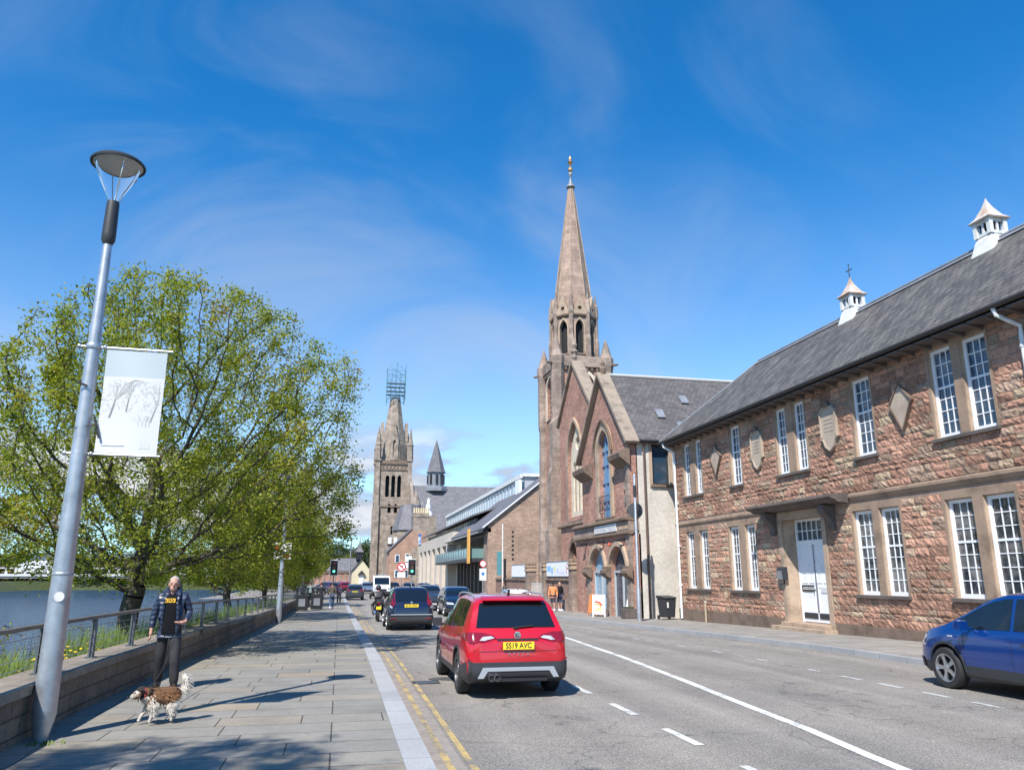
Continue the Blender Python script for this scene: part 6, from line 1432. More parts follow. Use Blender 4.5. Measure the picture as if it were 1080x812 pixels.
hd_.build('hood', MATS['navy_quilted_nylon'], man, True)

# small dog, facing the river side of the picture
DOGW = plain('dog_white_fur', (.62, .57, .5), .9, var=.3, scale=12, bmp=.8); DOGB = plain('dog_brown_fur', (.24, .115, .05), .9, var=.5, scale=9, bmp=1); DOGK = plain('dog_black_fur', (.03, .022, .02), .9, var=.5, scale=9, bmp=1)
def m_dog():
    m, nt, b = newmat('patched_dog_coat'); o = objcoord(nt); s = nt.nodes.new('ShaderNodeSeparateXYZ'); nt.links.new(o, s.inputs[0])
    n = noise(nt, o, 5, 3); n2 = noise(nt, o, 45, 4, .7)
    mp = nt.nodes.new('ShaderNodeMapRange'); nt.links.new(s.outputs['Z'], mp.inputs[0]); mp.inputs[1].default_value = .20; mp.inputs[2].default_value = .34
    a = nt.nodes.new('ShaderNodeMath'); a.operation = 'MULTIPLY_ADD'; nt.links.new(n, a.inputs[0]); a.inputs[1].default_value = 1.3; nt.links.new(mp.outputs[0], a.inputs[2])
    yr_ = nt.nodes.new('ShaderNodeMapRange'); nt.links.new(s.outputs['Y'], yr_.inputs[0]); yr_.inputs[1].default_value = .20; yr_.inputs[2].default_value = .14; yr_.inputs[3].default_value = -.9; yr_.inputs[4].default_value = 0
    a2 = nt.nodes.new('ShaderNodeMath'); a2.operation = 'ADD'; nt.links.new(a.outputs[0], a2.inputs[0]); nt.links.new(yr_.outputs[0], a2.inputs[1])
    c = ramp(nt, a2.outputs[0], [(0.70, (.60, .54, .47)), (0.82, (.18, .09, .04))])
    c = mixc(nt, 1, c, ramp(nt, n2, [(.3, (.6,) * 3), (.7, (1.2,) * 3)]), 'MULTIPLY'); nt.links.new(c, b.inputs['Base Color']); b.inputs['Roughness'].default_value = .95
    bump(nt, b, n2, 1, .02); return m
dog = thing('dog', 'small long haired brown and white dog trotting on a lead, white tail up', 'dog', (-2.08, 10.78, .12), R(112))
J = {'hip': (0, -.17, .33), 'loin': (0, -.07, .335), 'rib': (0, .05, .32), 'wither': (0, .13, .345), 'neck': (0, .20, .37), 'head': (0, .265, .385), 'muz': (0, .335, .35), 'nose': (0, .375, .345),
     'sL': (-.07, .11, .25), 'eL': (-.075, .08, .17), 'wL': (-.075, .10, .09), 'pL': (-.075, .12, .025), 'sR': (.07, .12, .25), 'eR': (.075, .14, .17), 'wR': (.075, .20, .10), 'pR': (.075, .23, .03),
     'hL': (-.08, -.16, .27), 'kL': (-.085, -.10, .19), 'cL': (-.085, -.18, .11), 'fL': (-.085, -.15, .025), 'hR': (.08, -.16, .27), 'kR': (.085, -.13, .19), 'cR': (.085, -.24, .12), 'fR': (.085, -.23, .03),
     't1': (0, -.25, .37), 't2': (0, -.31, .45), 't3': (0, -.33, .53), 't4': (0, -.27, .59)}
nm = list(J); di = {n: i for i, n in enumerate(nm)}
Ed = [('hip', 'loin'), ('loin', 'rib'), ('rib', 'wither'), ('wither', 'neck'), ('neck', 'head'), ('head', 'muz'), ('muz', 'nose'), ('rib', 'sL'), ('sL', 'eL'), ('eL', 'wL'), ('wL', 'pL'), ('rib', 'sR'), ('sR', 'eR'), ('eR', 'wR'), ('wR', 'pR'),
      ('hip', 'hL'), ('hL', 'kL'), ('kL', 'cL'), ('cL', 'fL'), ('hip', 'hR'), ('hR', 'kR'), ('kR', 'cR'), ('cR', 'fR'), ('hip', 't1'), ('t1', 't2'), ('t2', 't3'), ('t3', 't4')]
rd = dict(hip=(.105, .10), loin=(.105, .11), rib=(.115, .125), wither=(.105, .12), neck=.09, head=.078, muz=.04, nose=.024, sL=.05, sR=.05, eL=.035, eR=.035, wL=.022, wR=.022, pL=.025, pR=.025, hL=.06, hR=.06, kL=.042, kR=.042, cL=.022, cR=.022, fL=.024, fR=.024, t1=.025, t2=.04, t3=.045, t4=.015)
db_ = skinmesh('body', [J[n] for n in nm], [(di[a], di[b]) for a, b in Ed], [rd[n] for n in nm], m_dog(), dog, 1, 2)
mb = MB(); mb.mat(DOGK)
for s in (-1, 1): mb.tube([(s * .05, .245, .445), (s * .092, .235, .42), (s * .10, .245, .35), (s * .09, .255, .31)], [.02, .034, .03, .008], 8)
ball(mb, (0, .235, .42), (.072, .068, .055)); mb.build('ears', None, dog, True)
mb = MB(); ball(mb, (0, .398, .347), (.015, .013, .013)); ball(mb, (.034, .322, .40), (.010, .010, .010)); ball(mb, (-.034, .322, .40), (.010, .010, .010)); mb.build('nose_and_eyes', BLACK, dog, True)
rr = random.Random(2)
def fur(name, n, mats, region, l0, l1, w):
    # long locks rooted on the coat, one mesh per colour
    pts = []; me = db_.data
    for p in me.polygons:
        if region(p.center): pts.append((p.center.copy(), p.normal.copy()))
    v = []; f = []
    for k in range(n):
        c, nn = rr.choice(pts); c = c + Vector((rr.uniform(-.012, .012), rr.uniform(-.012, .012), rr.uniform(-.012, .012)))
        d = (nn * .45 + Vector((rr.uniform(-.25, .25), -.55 + rr.uniform(-.25, .25), -.75 + rr.uniform(-.3, .2)))).normalized()
        s = d.cross(nn + Vector((.01, 0, 0))).normalized() * w * rr.uniform(.6, 1.3); l = rr.uniform(l0, l1); o = len(v)
        v.extend([c - s, c + s, c + d * l * .6 + s * .8, c + d * l + nn * .01, c + d * l * .6 - s * .8]); f.append((o, o + 1, o + 2, o + 3, o + 4))
    MB().add(v, f).build(name, mats, dog)
fur('tail_plume', 1300, DOGW, lambda c: c.y < -.22 and c.z > .38, .05, .12, .0028)
fur('brown_coat', 2600, DOGB, lambda c: -.24 < c.y < .10 and c.z > .31, .025, .055, .0028)
fur('white_chest', 1500, DOGW, lambda c: c.y > .05 and .18 < c.z < .36 and c.y < .27, .03, .06, .003)
fur('belly_fringe', 1300, DOGW, lambda c: c.y < .1 and .13 < c.z < .29, .04, .075, .003)
fur('dark_saddle', 500, DOGK, lambda c: .02 < c.y < .16 and c.z > .38, .03, .05, .003)
dog.scale = (.9, .9, .95)
# lead: from the man's hand to the dog's collar
bpy.context.view_layer.update()
hp = man.matrix_world @ Vector(MJ['haL']); dp = dog.matrix_world @ Vector((0, .19, .44))
pts = [hp.lerp(dp, i / 12) + Vector((0, 0, -.22 * math.sin(math.pi * i / 12))) for i in range(13)]
ld = MB().tube([hp + Vector((.0, .02, .04))] + pts, .007, 6).build('dog_lead', BLACK, None); tag(ld, 'thin black lead running from the walking man down to the dog', 'lead')
MB().lathe([(.095, -.012), (.099, 0), (.095, .012)], (0, .20, .365), 14, 'y').build('collar', plain('red_collar', (.3, .03, .03), .6), dog)

DEN = plain('blue_denim', (.05, .09, .18), .85); WALK = dict(knL=(-.09, .16, .50), anL=(-.09, .20, .10), knR=(.09, .02, .5), anR=(.10, -.26, .14))
person('walker in a black jacket and dark trousers beside the litter bins', (-1.15, 55.5), 0, WALK, BLACK, PLAST, HAIRB, bag=None)
person('walker in a dark top and blue jeans nearest the kerb', (-.42, 55.2), 0, dict(knR=(.09, .14, .50), anR=(.09, .18, .10), knL=(-.09, .0, .5), anL=(-.10, -.2, .12)), plain('olive_top', (.09, .07, .05), .8), DEN, HAIRB, shoes=WHITE)
person('walker with a grey green backpack behind the litter bins', (-1.95, 58), 0, WALK, plain('grey_green', (.12, .16, .15), .8), BLACK, HAIRB, bag=plain('pale_pack', (.22, .28, .27), .8))
person('walker in a pink hat close to the river wall', (-2.35, 59), 0, {}, plain('dark_coat', (.05, .05, .06), .8), BLACK, HAIRB, hat=plain('pink_hat', (.5, .1, .12), .8))
person('small walker in purple beyond the pair on the pavement', (.05, 66), 0, {}, plain('mauve_top', (.2, .13, .2), .8), BLACK, HAIRB, h=1.5)
person('walker in an orange top, navy shorts and dark cap on the far pavement', (12.95, 47.6), R(160), WALK, plain('orange_top', (.65, .25, .1), .8), plain('navy_shorts', (.02, .025, .05), .8), HAIRB, shoes=WHITE, shorts=True, hat=BLACK)
person('walker in a black vest and blue shorts holding up a hand by the rubble wall', (13.45, 47.9), R(200), dict(wrR=(.3, .22, 1.3), elR=(.27, .04, 1.15)), BLACK, plain('blue_shorts', (.04, .06, .14), .8), plain('fair_hair', (.35, .24, .14), .8), shoes=WHITE, shorts=True)
person('pedestrian with long dark hair beyond the white parked car', (11.9, 57.5), R(90), {}, plain('brown_jacket', (.10, .07, .06), .8), BLACK, HAIRB)

# motorcyclist
mc = thing('motorcycle', 'dark motorcycle between the kerb and the navy car', 'motorcycle', (1.95, 40.5, gz(40.5)), 0)
for y in (-.68, .72):
    mb = MB().lathe([(.25, -.06), (.31, -.05), (.33, 0), (.31, .05), (.25, .06)], (0, y, .33), 24, 'x'); w_ = mb.build('wheel', RUBBER, mc, True); MB().lathe([(.0, -.03), (.24, -.02), (.24, .02), (0, .03)], (0, y, .33), 16, 'x').build('rim', ALLOY, w_)
mb = MB(); ball(mb, (0, .18, .92), (.17, .30, .16)); ball(mb, (0, -.05, .55), (.2, .3, .22)); mb.build('tank', BLKP, mc, True)
MB().box(-.14, .14, -.75, -.02, .78, .88).prism([(-.75, .78), (-.98, .92), (-.95, .97), (-.7, .88)], 'x', -.1, .1).build('seat', BLACK, mc, bevel=.02)
MB().box(-.08, .08, -1.0, -.96, .84, .92).build('tail_lamp', REDL, mc); MB().box(-.12, .12, -1.0, -.985, .60, .74).build('number_plate', PLY, mc)
MB().tube([(-.12, -.2, .4), (-.18, -.6, .42), (-.18, -1.0, .5)], .05, 10).build('exhaust', CHROME, mc, True)
MB().tube([(-.38, .42, 1.06), (-.1, .5, 1.1), (.1, .5, 1.1), (.38, .42, 1.06)], .016, 6).tube([(-.09, .5, 1.08), (-.09, .72, .36)], .03, 6).tube([(.09, .5, 1.08), (.09, .72, .36)], .03, 6).build('fork_and_handlebar', CASTI, mc, True)
for s in (-1, 1): MB().tube([(s * .3, .44, 1.08), (s * .36, .42, 1.26)], .01, 5).box(s * .36 - .05, s * .36 + .05, .4, .43, 1.24, 1.32).build('mirror', BLACK, mc)
rd_, RJ = person('motorcyclist in black leathers with a dark helmet and red stripe', (1.95, 40.2, gz(40.2)), 0,
    dict(pelvis=(0, 0, .95), waist=(0, .05, 1.1), chest=(0, .13, 1.29), neck=(0, .20, 1.44), skull=(0, .25, 1.56), shL=(-.2, .14, 1.38), shR=(.2, .14, 1.38), elL=(-.40, .28, 1.2), elR=(.40, .28, 1.2), wrL=(-.36, .56, 1.1), wrR=(.36, .56, 1.1),
         hpL=(-.1, 0, .92), hpR=(.1, 0, .92), knL=(-.27, .38, .78), knR=(.27, .38, .78), anL=(-.2, .10, .38), anR=(.2, .10, .38)), BLACK, BLACK, HAIRB, coat_k=1.15)
mb = MB(); ball(mb, (0, .26, 1.60), (.135, .155, .15)); hl = mb.build('helmet', BLKP, rd_, True)
MB().lathe([(.137, -.012), (.139, 0), (.137, .012)], (0, .26, 1.63), 20).build('helmet_stripe', plain('red_stripe', (.55, .05, .1), .4), hl)
# ------------------------------------------------------------ street furniture
def lamp_post(label, x, y, lean=(0, 0), banner=True, h=7.05):
    g = gz(y) + .12; t = thing('street_lamp', label, 'street lamp', (x, y, g), 0, 'slim steel street lamps along the river wall')
    t.rotation_euler = (lean[0], lean[1], 0)
    MB().lathe([(.075, 0), (.078, .02), (.124, .26), (.124, .32)], (0, 0, 0), 20).build('base', STEEL, t, True)
    MB().lathe([(.123, .30), (.116, 1.2), (.094, 2.9), (.074, 4.4), (.058, 5.55), (.052, 5.9)], (0, 0, 0), 24).build('pole', STEEL, t, True)
    MB().lathe([(.055, 5.86), (.082, 5.92), (.084, 6.0), (.076, 6.42), (.072, 6.46), (.03, 6.48)], (0, 0, 0), 20).build('dark_collar', PLAST, t, True)
    mb = MB()
    for k in range(4):
        a = R(90 * k + 30); c, s = math.cos(a), math.sin(a); mb.tube([(.045 * c, .045 * s, 6.44), (.12 * c, .12 * s, 6.62), (.24 * c, .24 * s, 6.86), (.27 * c, .27 * s, 7.02)], .0085, 5)
    mb.build('struts', CHROME, t)
    gm, nt, b = (MATS['lamp_glass'], None, None) if 'lamp_glass' in MATS else newmat('lamp_glass')
    if nt: b.inputs['Transmission Weight'].default_value = 1; b.inputs['Roughness'].default_value = .02; b.inputs['IOR'].default_value = 1.08; b.inputs['Base Color'].default_value = (.95, .97, .98, 1)
    MB().lathe([(.05, 6.46), (.10, 6.56), (.19, 6.74), (.25, 6.9), (.275, 6.97)], (0, 0, 0), 28, cap=False).build('glass_cone', gm, t, True)
    hd = MB().lathe([(.04, 7.12), (.30, 7.04), (.335, 7.0), (.33, 6.975), (.30, 6.985)], (0, 0, 0), 36).build('lamp_head', PLAST, t, True)
    MB().lathe([(.0, 6.975), (.295, 6.975), (.30, 6.984)], (0, 0, 0), 36).build('reflector', plain('lamp_reflector', (.62, .60, .56), .5), hd, True)
    return t
lp = lamp_post('tall steel street lamp in the foreground carrying the printed white banner', -3.12, 10.04)
mb = MB(); mb.lathe([(.108, .0), (.114, .01), (.114, .03), (.108, .04)], (0, 0, 1.75), 20)
mb.build('clamp_band', plain('dull_steel', (.40, .41, .43), .5, .6), lp)
st_ = MB().lathe([(.0, 0), (.055, 0), (.055, .004), (.0, .004)], (0.03, -.118, 1.52), 16, 'y').build('round_sticker', WHITEF, lp)
# banner
bn = thing('street_banner', 'white cloth banner with faint grey sketches of trees, hung from the lamp', 'banner', (-3.12, 10.04, .12))
clothm, nt, b = newmat('banner_cloth'); o_ = objcoord(nt); s_ = nt.nodes.new('ShaderNodeSeparateXYZ'); nt.links.new(o_, s_.inputs[0])
n1 = noise(nt, o_, 5, 3); mr = nt.nodes.new('ShaderNodeMapRange'); nt.links.new(s_.outputs['Z'], mr.inputs[0]); mr.inputs[1].default_value = 4.13; mr.inputs[2].default_value = 4.14
c_ = mixc(nt, mr.outputs[0], (.80, .80, .79), (.60, .67, .70)); n_hi = noise(nt, o_, 30, 4, .7)
m3 = nt.nodes.new('ShaderNodeMapRange'); nt.links.new(s_.outputs['Z'], m3.inputs[0]); m3.inputs[1].default_value = 3.55; m3.inputs[2].default_value = 3.75
m4 = nt.nodes.new('ShaderNodeMapRange'); nt.links.new(s_.outputs['Z'], m4.inputs[0]); m4.inputs[1].default_value = 4.1; m4.inputs[2].default_value = 3.95
mm = nt.nodes.new('ShaderNodeMath'); mm.operation = 'MULTIPLY'; nt.links.new(m3.outputs[0], mm.inputs[0]); nt.links.new(m4.outputs[0], mm.inputs[1])
mm2 = nt.nodes.new('ShaderNodeMath'); mm2.operation = 'MULTIPLY'; nt.links.new(mm.outputs[0], mm2.inputs[0]); nt.links.new(ramp(nt, n_hi, [(.5, (0, 0, 0)), (.62, (.55,) * 3)]), mm2.inputs[1])
c_ = mixc(nt, mm2.outputs[0], c_, (.38, .38, .36)); nt.links.new(c_, b.inputs['Base Color']); b.inputs['Roughness'].default_value = .8
tl_ = nt.nodes.new('ShaderNodeBsdfTranslucent'); nt.links.new(c_, tl_.inputs[0]); mxs = nt.nodes.new('ShaderNodeMixShader'); mxs.inputs[0].default_value = .25; nt.links.new(b.outputs[0], mxs.inputs[1]); nt.links.new(tl_.outputs[0], mxs.inputs[2]); nt.links.new(mxs.outputs[0], nt.nodes['Material Output'].inputs[0])
bx = lambda u, v: .16 + u * .70 - .0 * v
vs = []; fs = []; nu, nv = 10, 16
for j in range(nv + 1):
    for i in range(nu + 1):
        u, v_ = i / nu, j / nv; vs.append((bx(u, v_), .02 * math.sin(u * 5 + v_ * 3) * math.sin(math.pi * v_) , 3.19 + v_ * 1.29 - .015 * u))
n0 = len(vs); vs += [(p[0], p[1] + .003, p[2]) for p in vs]
for j in range(nv):
    for i in range(nu):
        a = j * (nu + 1) + i; fs.append((a, a + 1, a + nu + 2, a + nu + 1)); fs.append((n0 + a, n0 + a + nu + 1, n0 + a + nu + 2, n0 + a + 1))
cl = MB().add(vs, fs).build('cloth', clothm, bn, True)
INK = plain('grey_ink', (.50, .50, .48), .8); INKL = plain('pale_ink', (.60, .61, .62), .8)
mb = MB(); mb.mat(INK); rr = random.Random(21)
def sketch(x0, z0, h, lean, w):
    def br(x, z, a, l, w, d):
        x2, z2 = x + math.sin(a) * l, z + math.cos(a) * l; nx, nz = math.cos(a) * w, -math.sin(a) * w
        def Yc(xx, zz): u = (xx - .16) / .70; v = (zz - 3.19) / 1.29; return .02 * math.sin(u * 5 + v * 3) * math.sin(math.pi * max(0, min(1, v))) - .004
        if .17 < x2 < .84 and z2 < 4.12:
            mb.add([(x - nx, Yc(x, z), z - nz), (x + nx, Yc(x, z), z + nz), (x2 + nx * .6, Yc(x2, z2), z2 + nz * .6), (x2 - nx * .6, Yc(x2, z2), z2 - nz * .6)], [(0, 1, 2, 3)])
        else: return
        if d < 6:
            for k in range(2 if d < 2 else rr.choice((1, 2, 2))): br(x2, z2, a + rr.uniform(-.75, .75), l * rr.uniform(.6, .8), w * .62, d + 1)
    br(x0, z0, lean, h, w, 0)
for k in range(3): sketch(.27, 3.62, .24, .22, .010)
for k in range(3): sketch(.46, 3.70, .16, .1, .008)
for k in range(2): sketch(.75, 3.58, .16, .25, .008)
for k in range(4): sketch(.62 + .04 * k, 3.52, .05, rr.uniform(-.3, .3), .003)
mb.build('tree_sketch', None, cl)
mb = MB()
for k in range(9): mb.box(.66 + (k % 3) * .04, .69 + (k % 3) * .04, -.006, -.002, 3.25 + (k // 3) * .03, 3.265 + (k // 3) * .03)
mb.box(.22, .48, -.006, -.002, 3.28, 3.285); mb.build('small_print', INKL, cl)
for z, y1 in ((4.50, .92), (3.17, .90)):
    mb = MB().tube([(-.14, 0, z), (y1, 0, z - .01)], .014, 8); mb.lathe([(.085, -.03), (.095, 0), (.085, .03)], (0, 0, z), 18); ball(mb, (-.16, 0, z), (.03, .03, .03)); ball(mb, (.13, 0, z), (.028, .028, .028)); mb.build('banner_arm', STEEL, bn, True)
MB().tube([(.02, -.1, 3.98), (-.10, -.12, 4.02)], .014, 6).tube([(.12, -.02, 3.62), (.20, -.03, 3.36)], .014, 6).tube([(-.13, -.08, 3.45), (.16, -.06, 3.52)], .006, 5).build('brackets', CASTI, bn)

for i, (y, lb) in enumerate(((36.6, 'second steel lamp post down the river wall, with a small red and white board'), (63.0, 'third steel lamp post along the river wall, behind the litter bins'), (89.5, 'fourth and farthest steel lamp post beyond the litter bins'))):
    lamp_post(lb, (-2.52, -2.75, -2.95)[i], y)
    b2 = thing('lamp_board', ('small white board with red flecks', 'plain white board', 'white board high')[i] + ' on the %s lamp post of the river wall' % ('second', 'third', 'fourth')[i], 'sign board', ((-2.52, -2.75, -2.95)[i], y, gz(y) + .12))
    MB().box(-.36, .36, -.16, -.14, 2.75 + i * .3, 3.45 + i * .5).build('board', WHITEF, b2)
    if i == 0: MB().box(-.34, -.12, -.17, -.161, 3.1, 3.35).box(.02, .3, -.17, -.161, 2.8, 2.95).build('red_print', plain('sign_red', (.6, .04, .03), .5), b2)
    MB().lathe([(.15, 0), (.15, .05)], (0, 0, 2.9), 12).build('clamp', STEEL, b2)
# litter bins
def bin_(x, y, label):
    t = thing('litter_bin', label, 'litter bin', (x, y, gz(y) + .12), 0, 'black litter bins by the river wall')
    MB().box(-.36, .36, -.3, .3, .06, 1.0).build('body', BLACK, t, bevel=.03); MB().box(-.36, -.28, -.3, .3, 1.0, 1.32).box(.28, .36, -.3, .3, 1.0, 1.32).build('side_posts', BLACK, t); MB().box(-.4, .4, -.34, .34, 1.32, 1.42).build('hood', BLACK, t, bevel=.02)
    MB().box(-.2, .2, -.312, -.301, .3, .75).build('label_panel', LEAD, t)
bin_(-2.2, 51.6, 'black litter bin nearest the camera by the river wall'); bin_(-1.35, 53.4, 'black litter bin behind and right of the first one')
wb = thing('wheelie_bin', 'dark grey wheelie bin on the far pavement beside the white downpipe', 'wheelie bin', (15.35, 35.8, gz(35.8) + .12), R(8))
MB().add([(-.26, -.30, .1), (.26, -.30, .1), (.26, .26, .1), (-.26, .26, .1), (-.31, -.38, .98), (.31, -.38, .98), (.31, .36, .98), (-.31, .36, .98)], [(0, 3, 2, 1), (4, 5, 6, 7), (0, 1, 5, 4), (1, 2, 6, 5), (2, 3, 7, 6), (3, 0, 4, 7)]).build('tub', PLAST, wb, bevel=.02)
MB().prism([(-.42, .98), (.38, .98), (.42, 1.06), (.30, 1.10), (-.36, 1.03)], 'x', -.34, .34).build('lid', PLAST, wb, bevel=.01)
for s in (-1, 1): MB().lathe([(.0, -.025), (.1, -.025), (.1, .025), (0, .025)], (s * .29, .28, .1), 14, 'x').build('wheel', RUBBER, wb)
MB().box(-.20, -.12, -.395, -.37, .55, .8).build('sticker', WHITEF, wb)
# poles by the hall
tp = thing('tall_grey_pole', 'tall pale grey lamp column standing before the hall corner', 'pole', (13.45, 34.5, gz(34.5) + .12))
MB().lathe([(.11, 0), (.105, 1.4), (.07, 1.5), (.06, 6.6), (.03, 6.7)], (0, 0, 0), 14).build('column', STEEL, tp, True); MB().lathe([(.085, 5.6), (.085, 6.15)], (0, 0, 0), 12).build('dark_sleeve', PLAST, tp)
rp = thing('road_sign', 'round sign seen from behind on a black pole at the hall corner', 'road sign', (13.75, 35.2, gz(35) + .12))
MB().lathe([(.11, 0), (.10, 1.2), (.06, 1.3), (.055, 5.5)], (0, 0, 0), 12).build('pole', BLACK, rp, True); MB().lathe([(0, -.02), (.38, -.02), (.38, 0), (0, 0)], (.0, .1, 5.05), 28, 'y').build('disc', plain('sign_back', (.08, .085, .09), .5), rp)
MB().tube([(0, .02, 4.9), (0, .12, 4.9)], .03, 6).build('clip', CASTI, rp)
sm = thing('small_post', 'short pale timber post against the sandstone wall', 'post', (15.7, 32.4, gz(32.4) + .12)); MB().box(-.03, .03, -.03, .03, 0, .85).build('stake', plain('pale_wood', (.45, .36, .24), .8), sm); MB().box(-.04, .04, -.04, .04, .85, .9).build('cap', WHITEF, sm)
# pavement A-boards
def aboard(x, y, rz, label, face, art):
    t = thing('pavement_sign', label, 'pavement sign', (x, y, gz(y) + .12), rz)
    for s, tl in ((-1, .19), (1, -.19)):
        q = MB(); q.box(-.33, -.28, -.02, .02, 0, 1.12).box(.28, .33, -.02, .02, 0, 1.12).box(-.28, .28, -.02, .02, 1.06, 1.12).box(-.28, .28, -.02, .02, .14, .2); f = q.build('frame', face, t); f.rotation_euler = (tl * -1 if False else tl * -1, 0, 0); f.location = (0, s * .21, 0)
        pn = MB().box(-.28, .28, -.01, .01, .2, 1.06).build('panel', WHITE if art else face, f)
        if s < 0 and art:
            OR = plain('orange_art', (.75, .32, .10), .6); RE = plain('red_art', (.72, .06, .04), .6); YE = plain('yellow_art', (.8, .62, .25), .6)
            def arcb(r0, r1, a0, a1, cx, cz): return [(cx + r1 * math.cos(R(a0 + (a1 - a0) * i / 10)), cz + r1 * math.sin(R(a0 + (a1 - a0) * i / 10))) for i in range(11)] + [(cx + r0 * math.cos(R(a1 - (a1 - a0) * i / 10)), cz + r0 * math.sin(R(a1 - (a1 - a0) * i / 10))) for i in range(11)]
            MB().prism(arcb(.25, .35, 20, 110, -.12, .46), 'y', -.016, -.011).build('red_swirl', RE, pn); MB().prism(arcb(.15, .245, 0, 120, -.10, .44), 'y', -.0165, -.0115).build('orange_swirl', OR, pn)
            MB().prism([(-.24, .26), (.2, .26), (.12, .45), (-.12, .52)], 'y', -.015, -.0105).build('yellow_patch', YE, pn); MB().box(-.12, .14, -.014, -.0105, .93, .96).build('faint_heading', LEAD, pn)
aboard(13.3, 39.8, R(-22), 'white framed pavement sign with an orange and red swirl before the hall', WHITE, True)
aboard(13.55, 41.3, R(-60), 'orange pavement sign half hidden behind the white framed one', plain('orange_board', (.6, .2, .06), .6), False)
aboard(14.35, 37.75, R(-75), 'white pavement sign leaning inside the right arched doorway', WHITE, False)
tb = thing('stone_trough', 'dark stone block at the foot of the right doorway', 'stone trough', (13.95, 37.2, gz(37) + .12)); MB().box(-.3, .3, -.35, .35, 0, .48).build('block', SILL, tb, bevel=.05); MB().box(-.2, .2, -.25, .25, .485, .55).build('soil', GRASS, tb)
# traffic lights and signs down the street
def signal(x, y, label, back=1):
    t = thing('traffic_light', label, 'traffic light', (x, y, gz(y)), 0)
    MB().tube([(0, 0, 0), (0, 0, 3.5)], .06, 10).build('pole', LEAD, t, True)
    MB().box(-.34, .34, -.10, -.08, 2.35, 3.75).build('backing_board', BLACK, t); MB().box(-.36, .36, -.085, -.07, 2.3, 3.8).build('white_border', WHITE, t)
    hd = MB().box(-.17, .17, -.34, -.10, 2.5, 3.6).build('signal_head', BLACK, t)
    m, nt, b = newmat('green_lamp_%d' % len(bpy.data.materials)); b.inputs['Base Color'].default_value = (.02, .5, .25, 1); b.inputs['Emission Color'].default_value = (.1, 1, .5, 1); b.inputs['Emission Strength'].default_value = 2.5
    for z, mm_ in ((3.4, plain('unlit_red', (.12, .01, .01), .3)), (3.05, plain('unlit_amber', (.12, .05, .01), .3)), (2.7, m)):
        MB().lathe([(0, -.36), (.11, -.36), (.11, -.341)], (0, 0, z), 14, 'y').build('lens', mm_, hd)
signal(-.55, 79, 'green traffic light at the kerb end beyond the walkers'); signal(6.55, 74, 'green traffic light standing before the orange brick house')
def disc_sign(x, y, z, label, kind):
    t = thing('road_sign', label, 'road sign', (x, y, gz(y)))
    MB().tube([(0, .03, 0), (0, .03, z + .4)], .045, 8).build('pole', LEAD, t, True)
    if kind == 'turn':
        d = MB().lathe([(0, -.03), (.42, -.03), (.42, 0), (0, 0)], (0, 0, z), 28, 'y').build('red_ring', plain('sign_red', (.6, .04, .03), .5), t); MB().lathe([(0, -.04), (.31, -.04), (.31, -.031)], (0, 0, z), 28, 'y').build('white_disc', WHITE, d)
        MB().prism([(.08, -.2), (.14, -.2), (.14, .12), (-.06, .12), (-.06, .2), (-.2, .09), (-.06, -.02), (-.06, .06), (.08, .06)], 'y', -.045, -.041).build('arrow', BLACK, d).location = (0, 0, z)
        MB().prism([(-.26, .2), (-.2, .26), (.26, -.2), (.2, -.26)], 'y', -.05, -.046).build('slash', MATS['sign_red'], d).location = (0, 0, z)
        MB().box(-.38, .38, -.03, 0, z - .95, z - .5).build('plate', WHITE, t); MB().box(.35, .95, -.03, 0, z - .1, z + .4).box(.35, .95, -.03, 0, z + .5, z + 1.0).build('side_plates', WHITE, t)
    else:
        MB().lathe([(0, -.03), (.30, -.03), (.30, 0), (0, 0)], (0, 0, z), 24, 'y').build('red_ring', plain('sign_red', (.6, .04, .03), .5), t); MB().lathe([(0, -.04), (.23, -.04), (.23, -.031)], (0, 0, z), 24, 'y').build('white_disc', WHITE, t)
        p = MB().box(-.3, .3, -.03, 0, z - 1.4, z - .4).build('plate', WHITE, t); MB().lathe([(0, -.035), (.15, -.035), (.15, -.031)], (0, 0, z - .85), 18, 'y').build('blue_roundel', plain('sign_blue', (.06, .2, .55), .5), p)
disc_sign(5.75, 76, 3.1, 'no left turn sign with white plates beside the right hand traffic light', 'turn')
disc_sign(12.2, 68, 3.3, 'small round sign over a white plate with a blue dot by the brown building', 'park')
wp = thing('white_pole', 'slim white pole rising before the brown brick gable', 'pole', (13.75, 67.0, gz(67) + .12)); MB().tube([(0, 0, 0), (0, 0, 6.6)], .06, 8).build('shaft', WHITEF, wp, True)
MB().box(-.5, -.1, -.02, .02, 2.2, 4.2).build('teal_flag', plain('teal_flag', (.08, .25, .28), .7), wp); MB().box(.1, .3, -.02, .02, .3, 3.6).build('dark_flag', BLACK, wp)
wp = thing('roadside_pole', 'thin grey lamp column between the grey hatchback and the cream cottage', 'pole', (1.6, 130, -.4)); MB().tube([(0, 0, 0), (0, 0, 8.2)], .1, 8).build('shaft', LEAD, wp, True); MB().box(-.15, .15, -.4, .4, 8.1, 8.3).build('head', LEAD, wp)

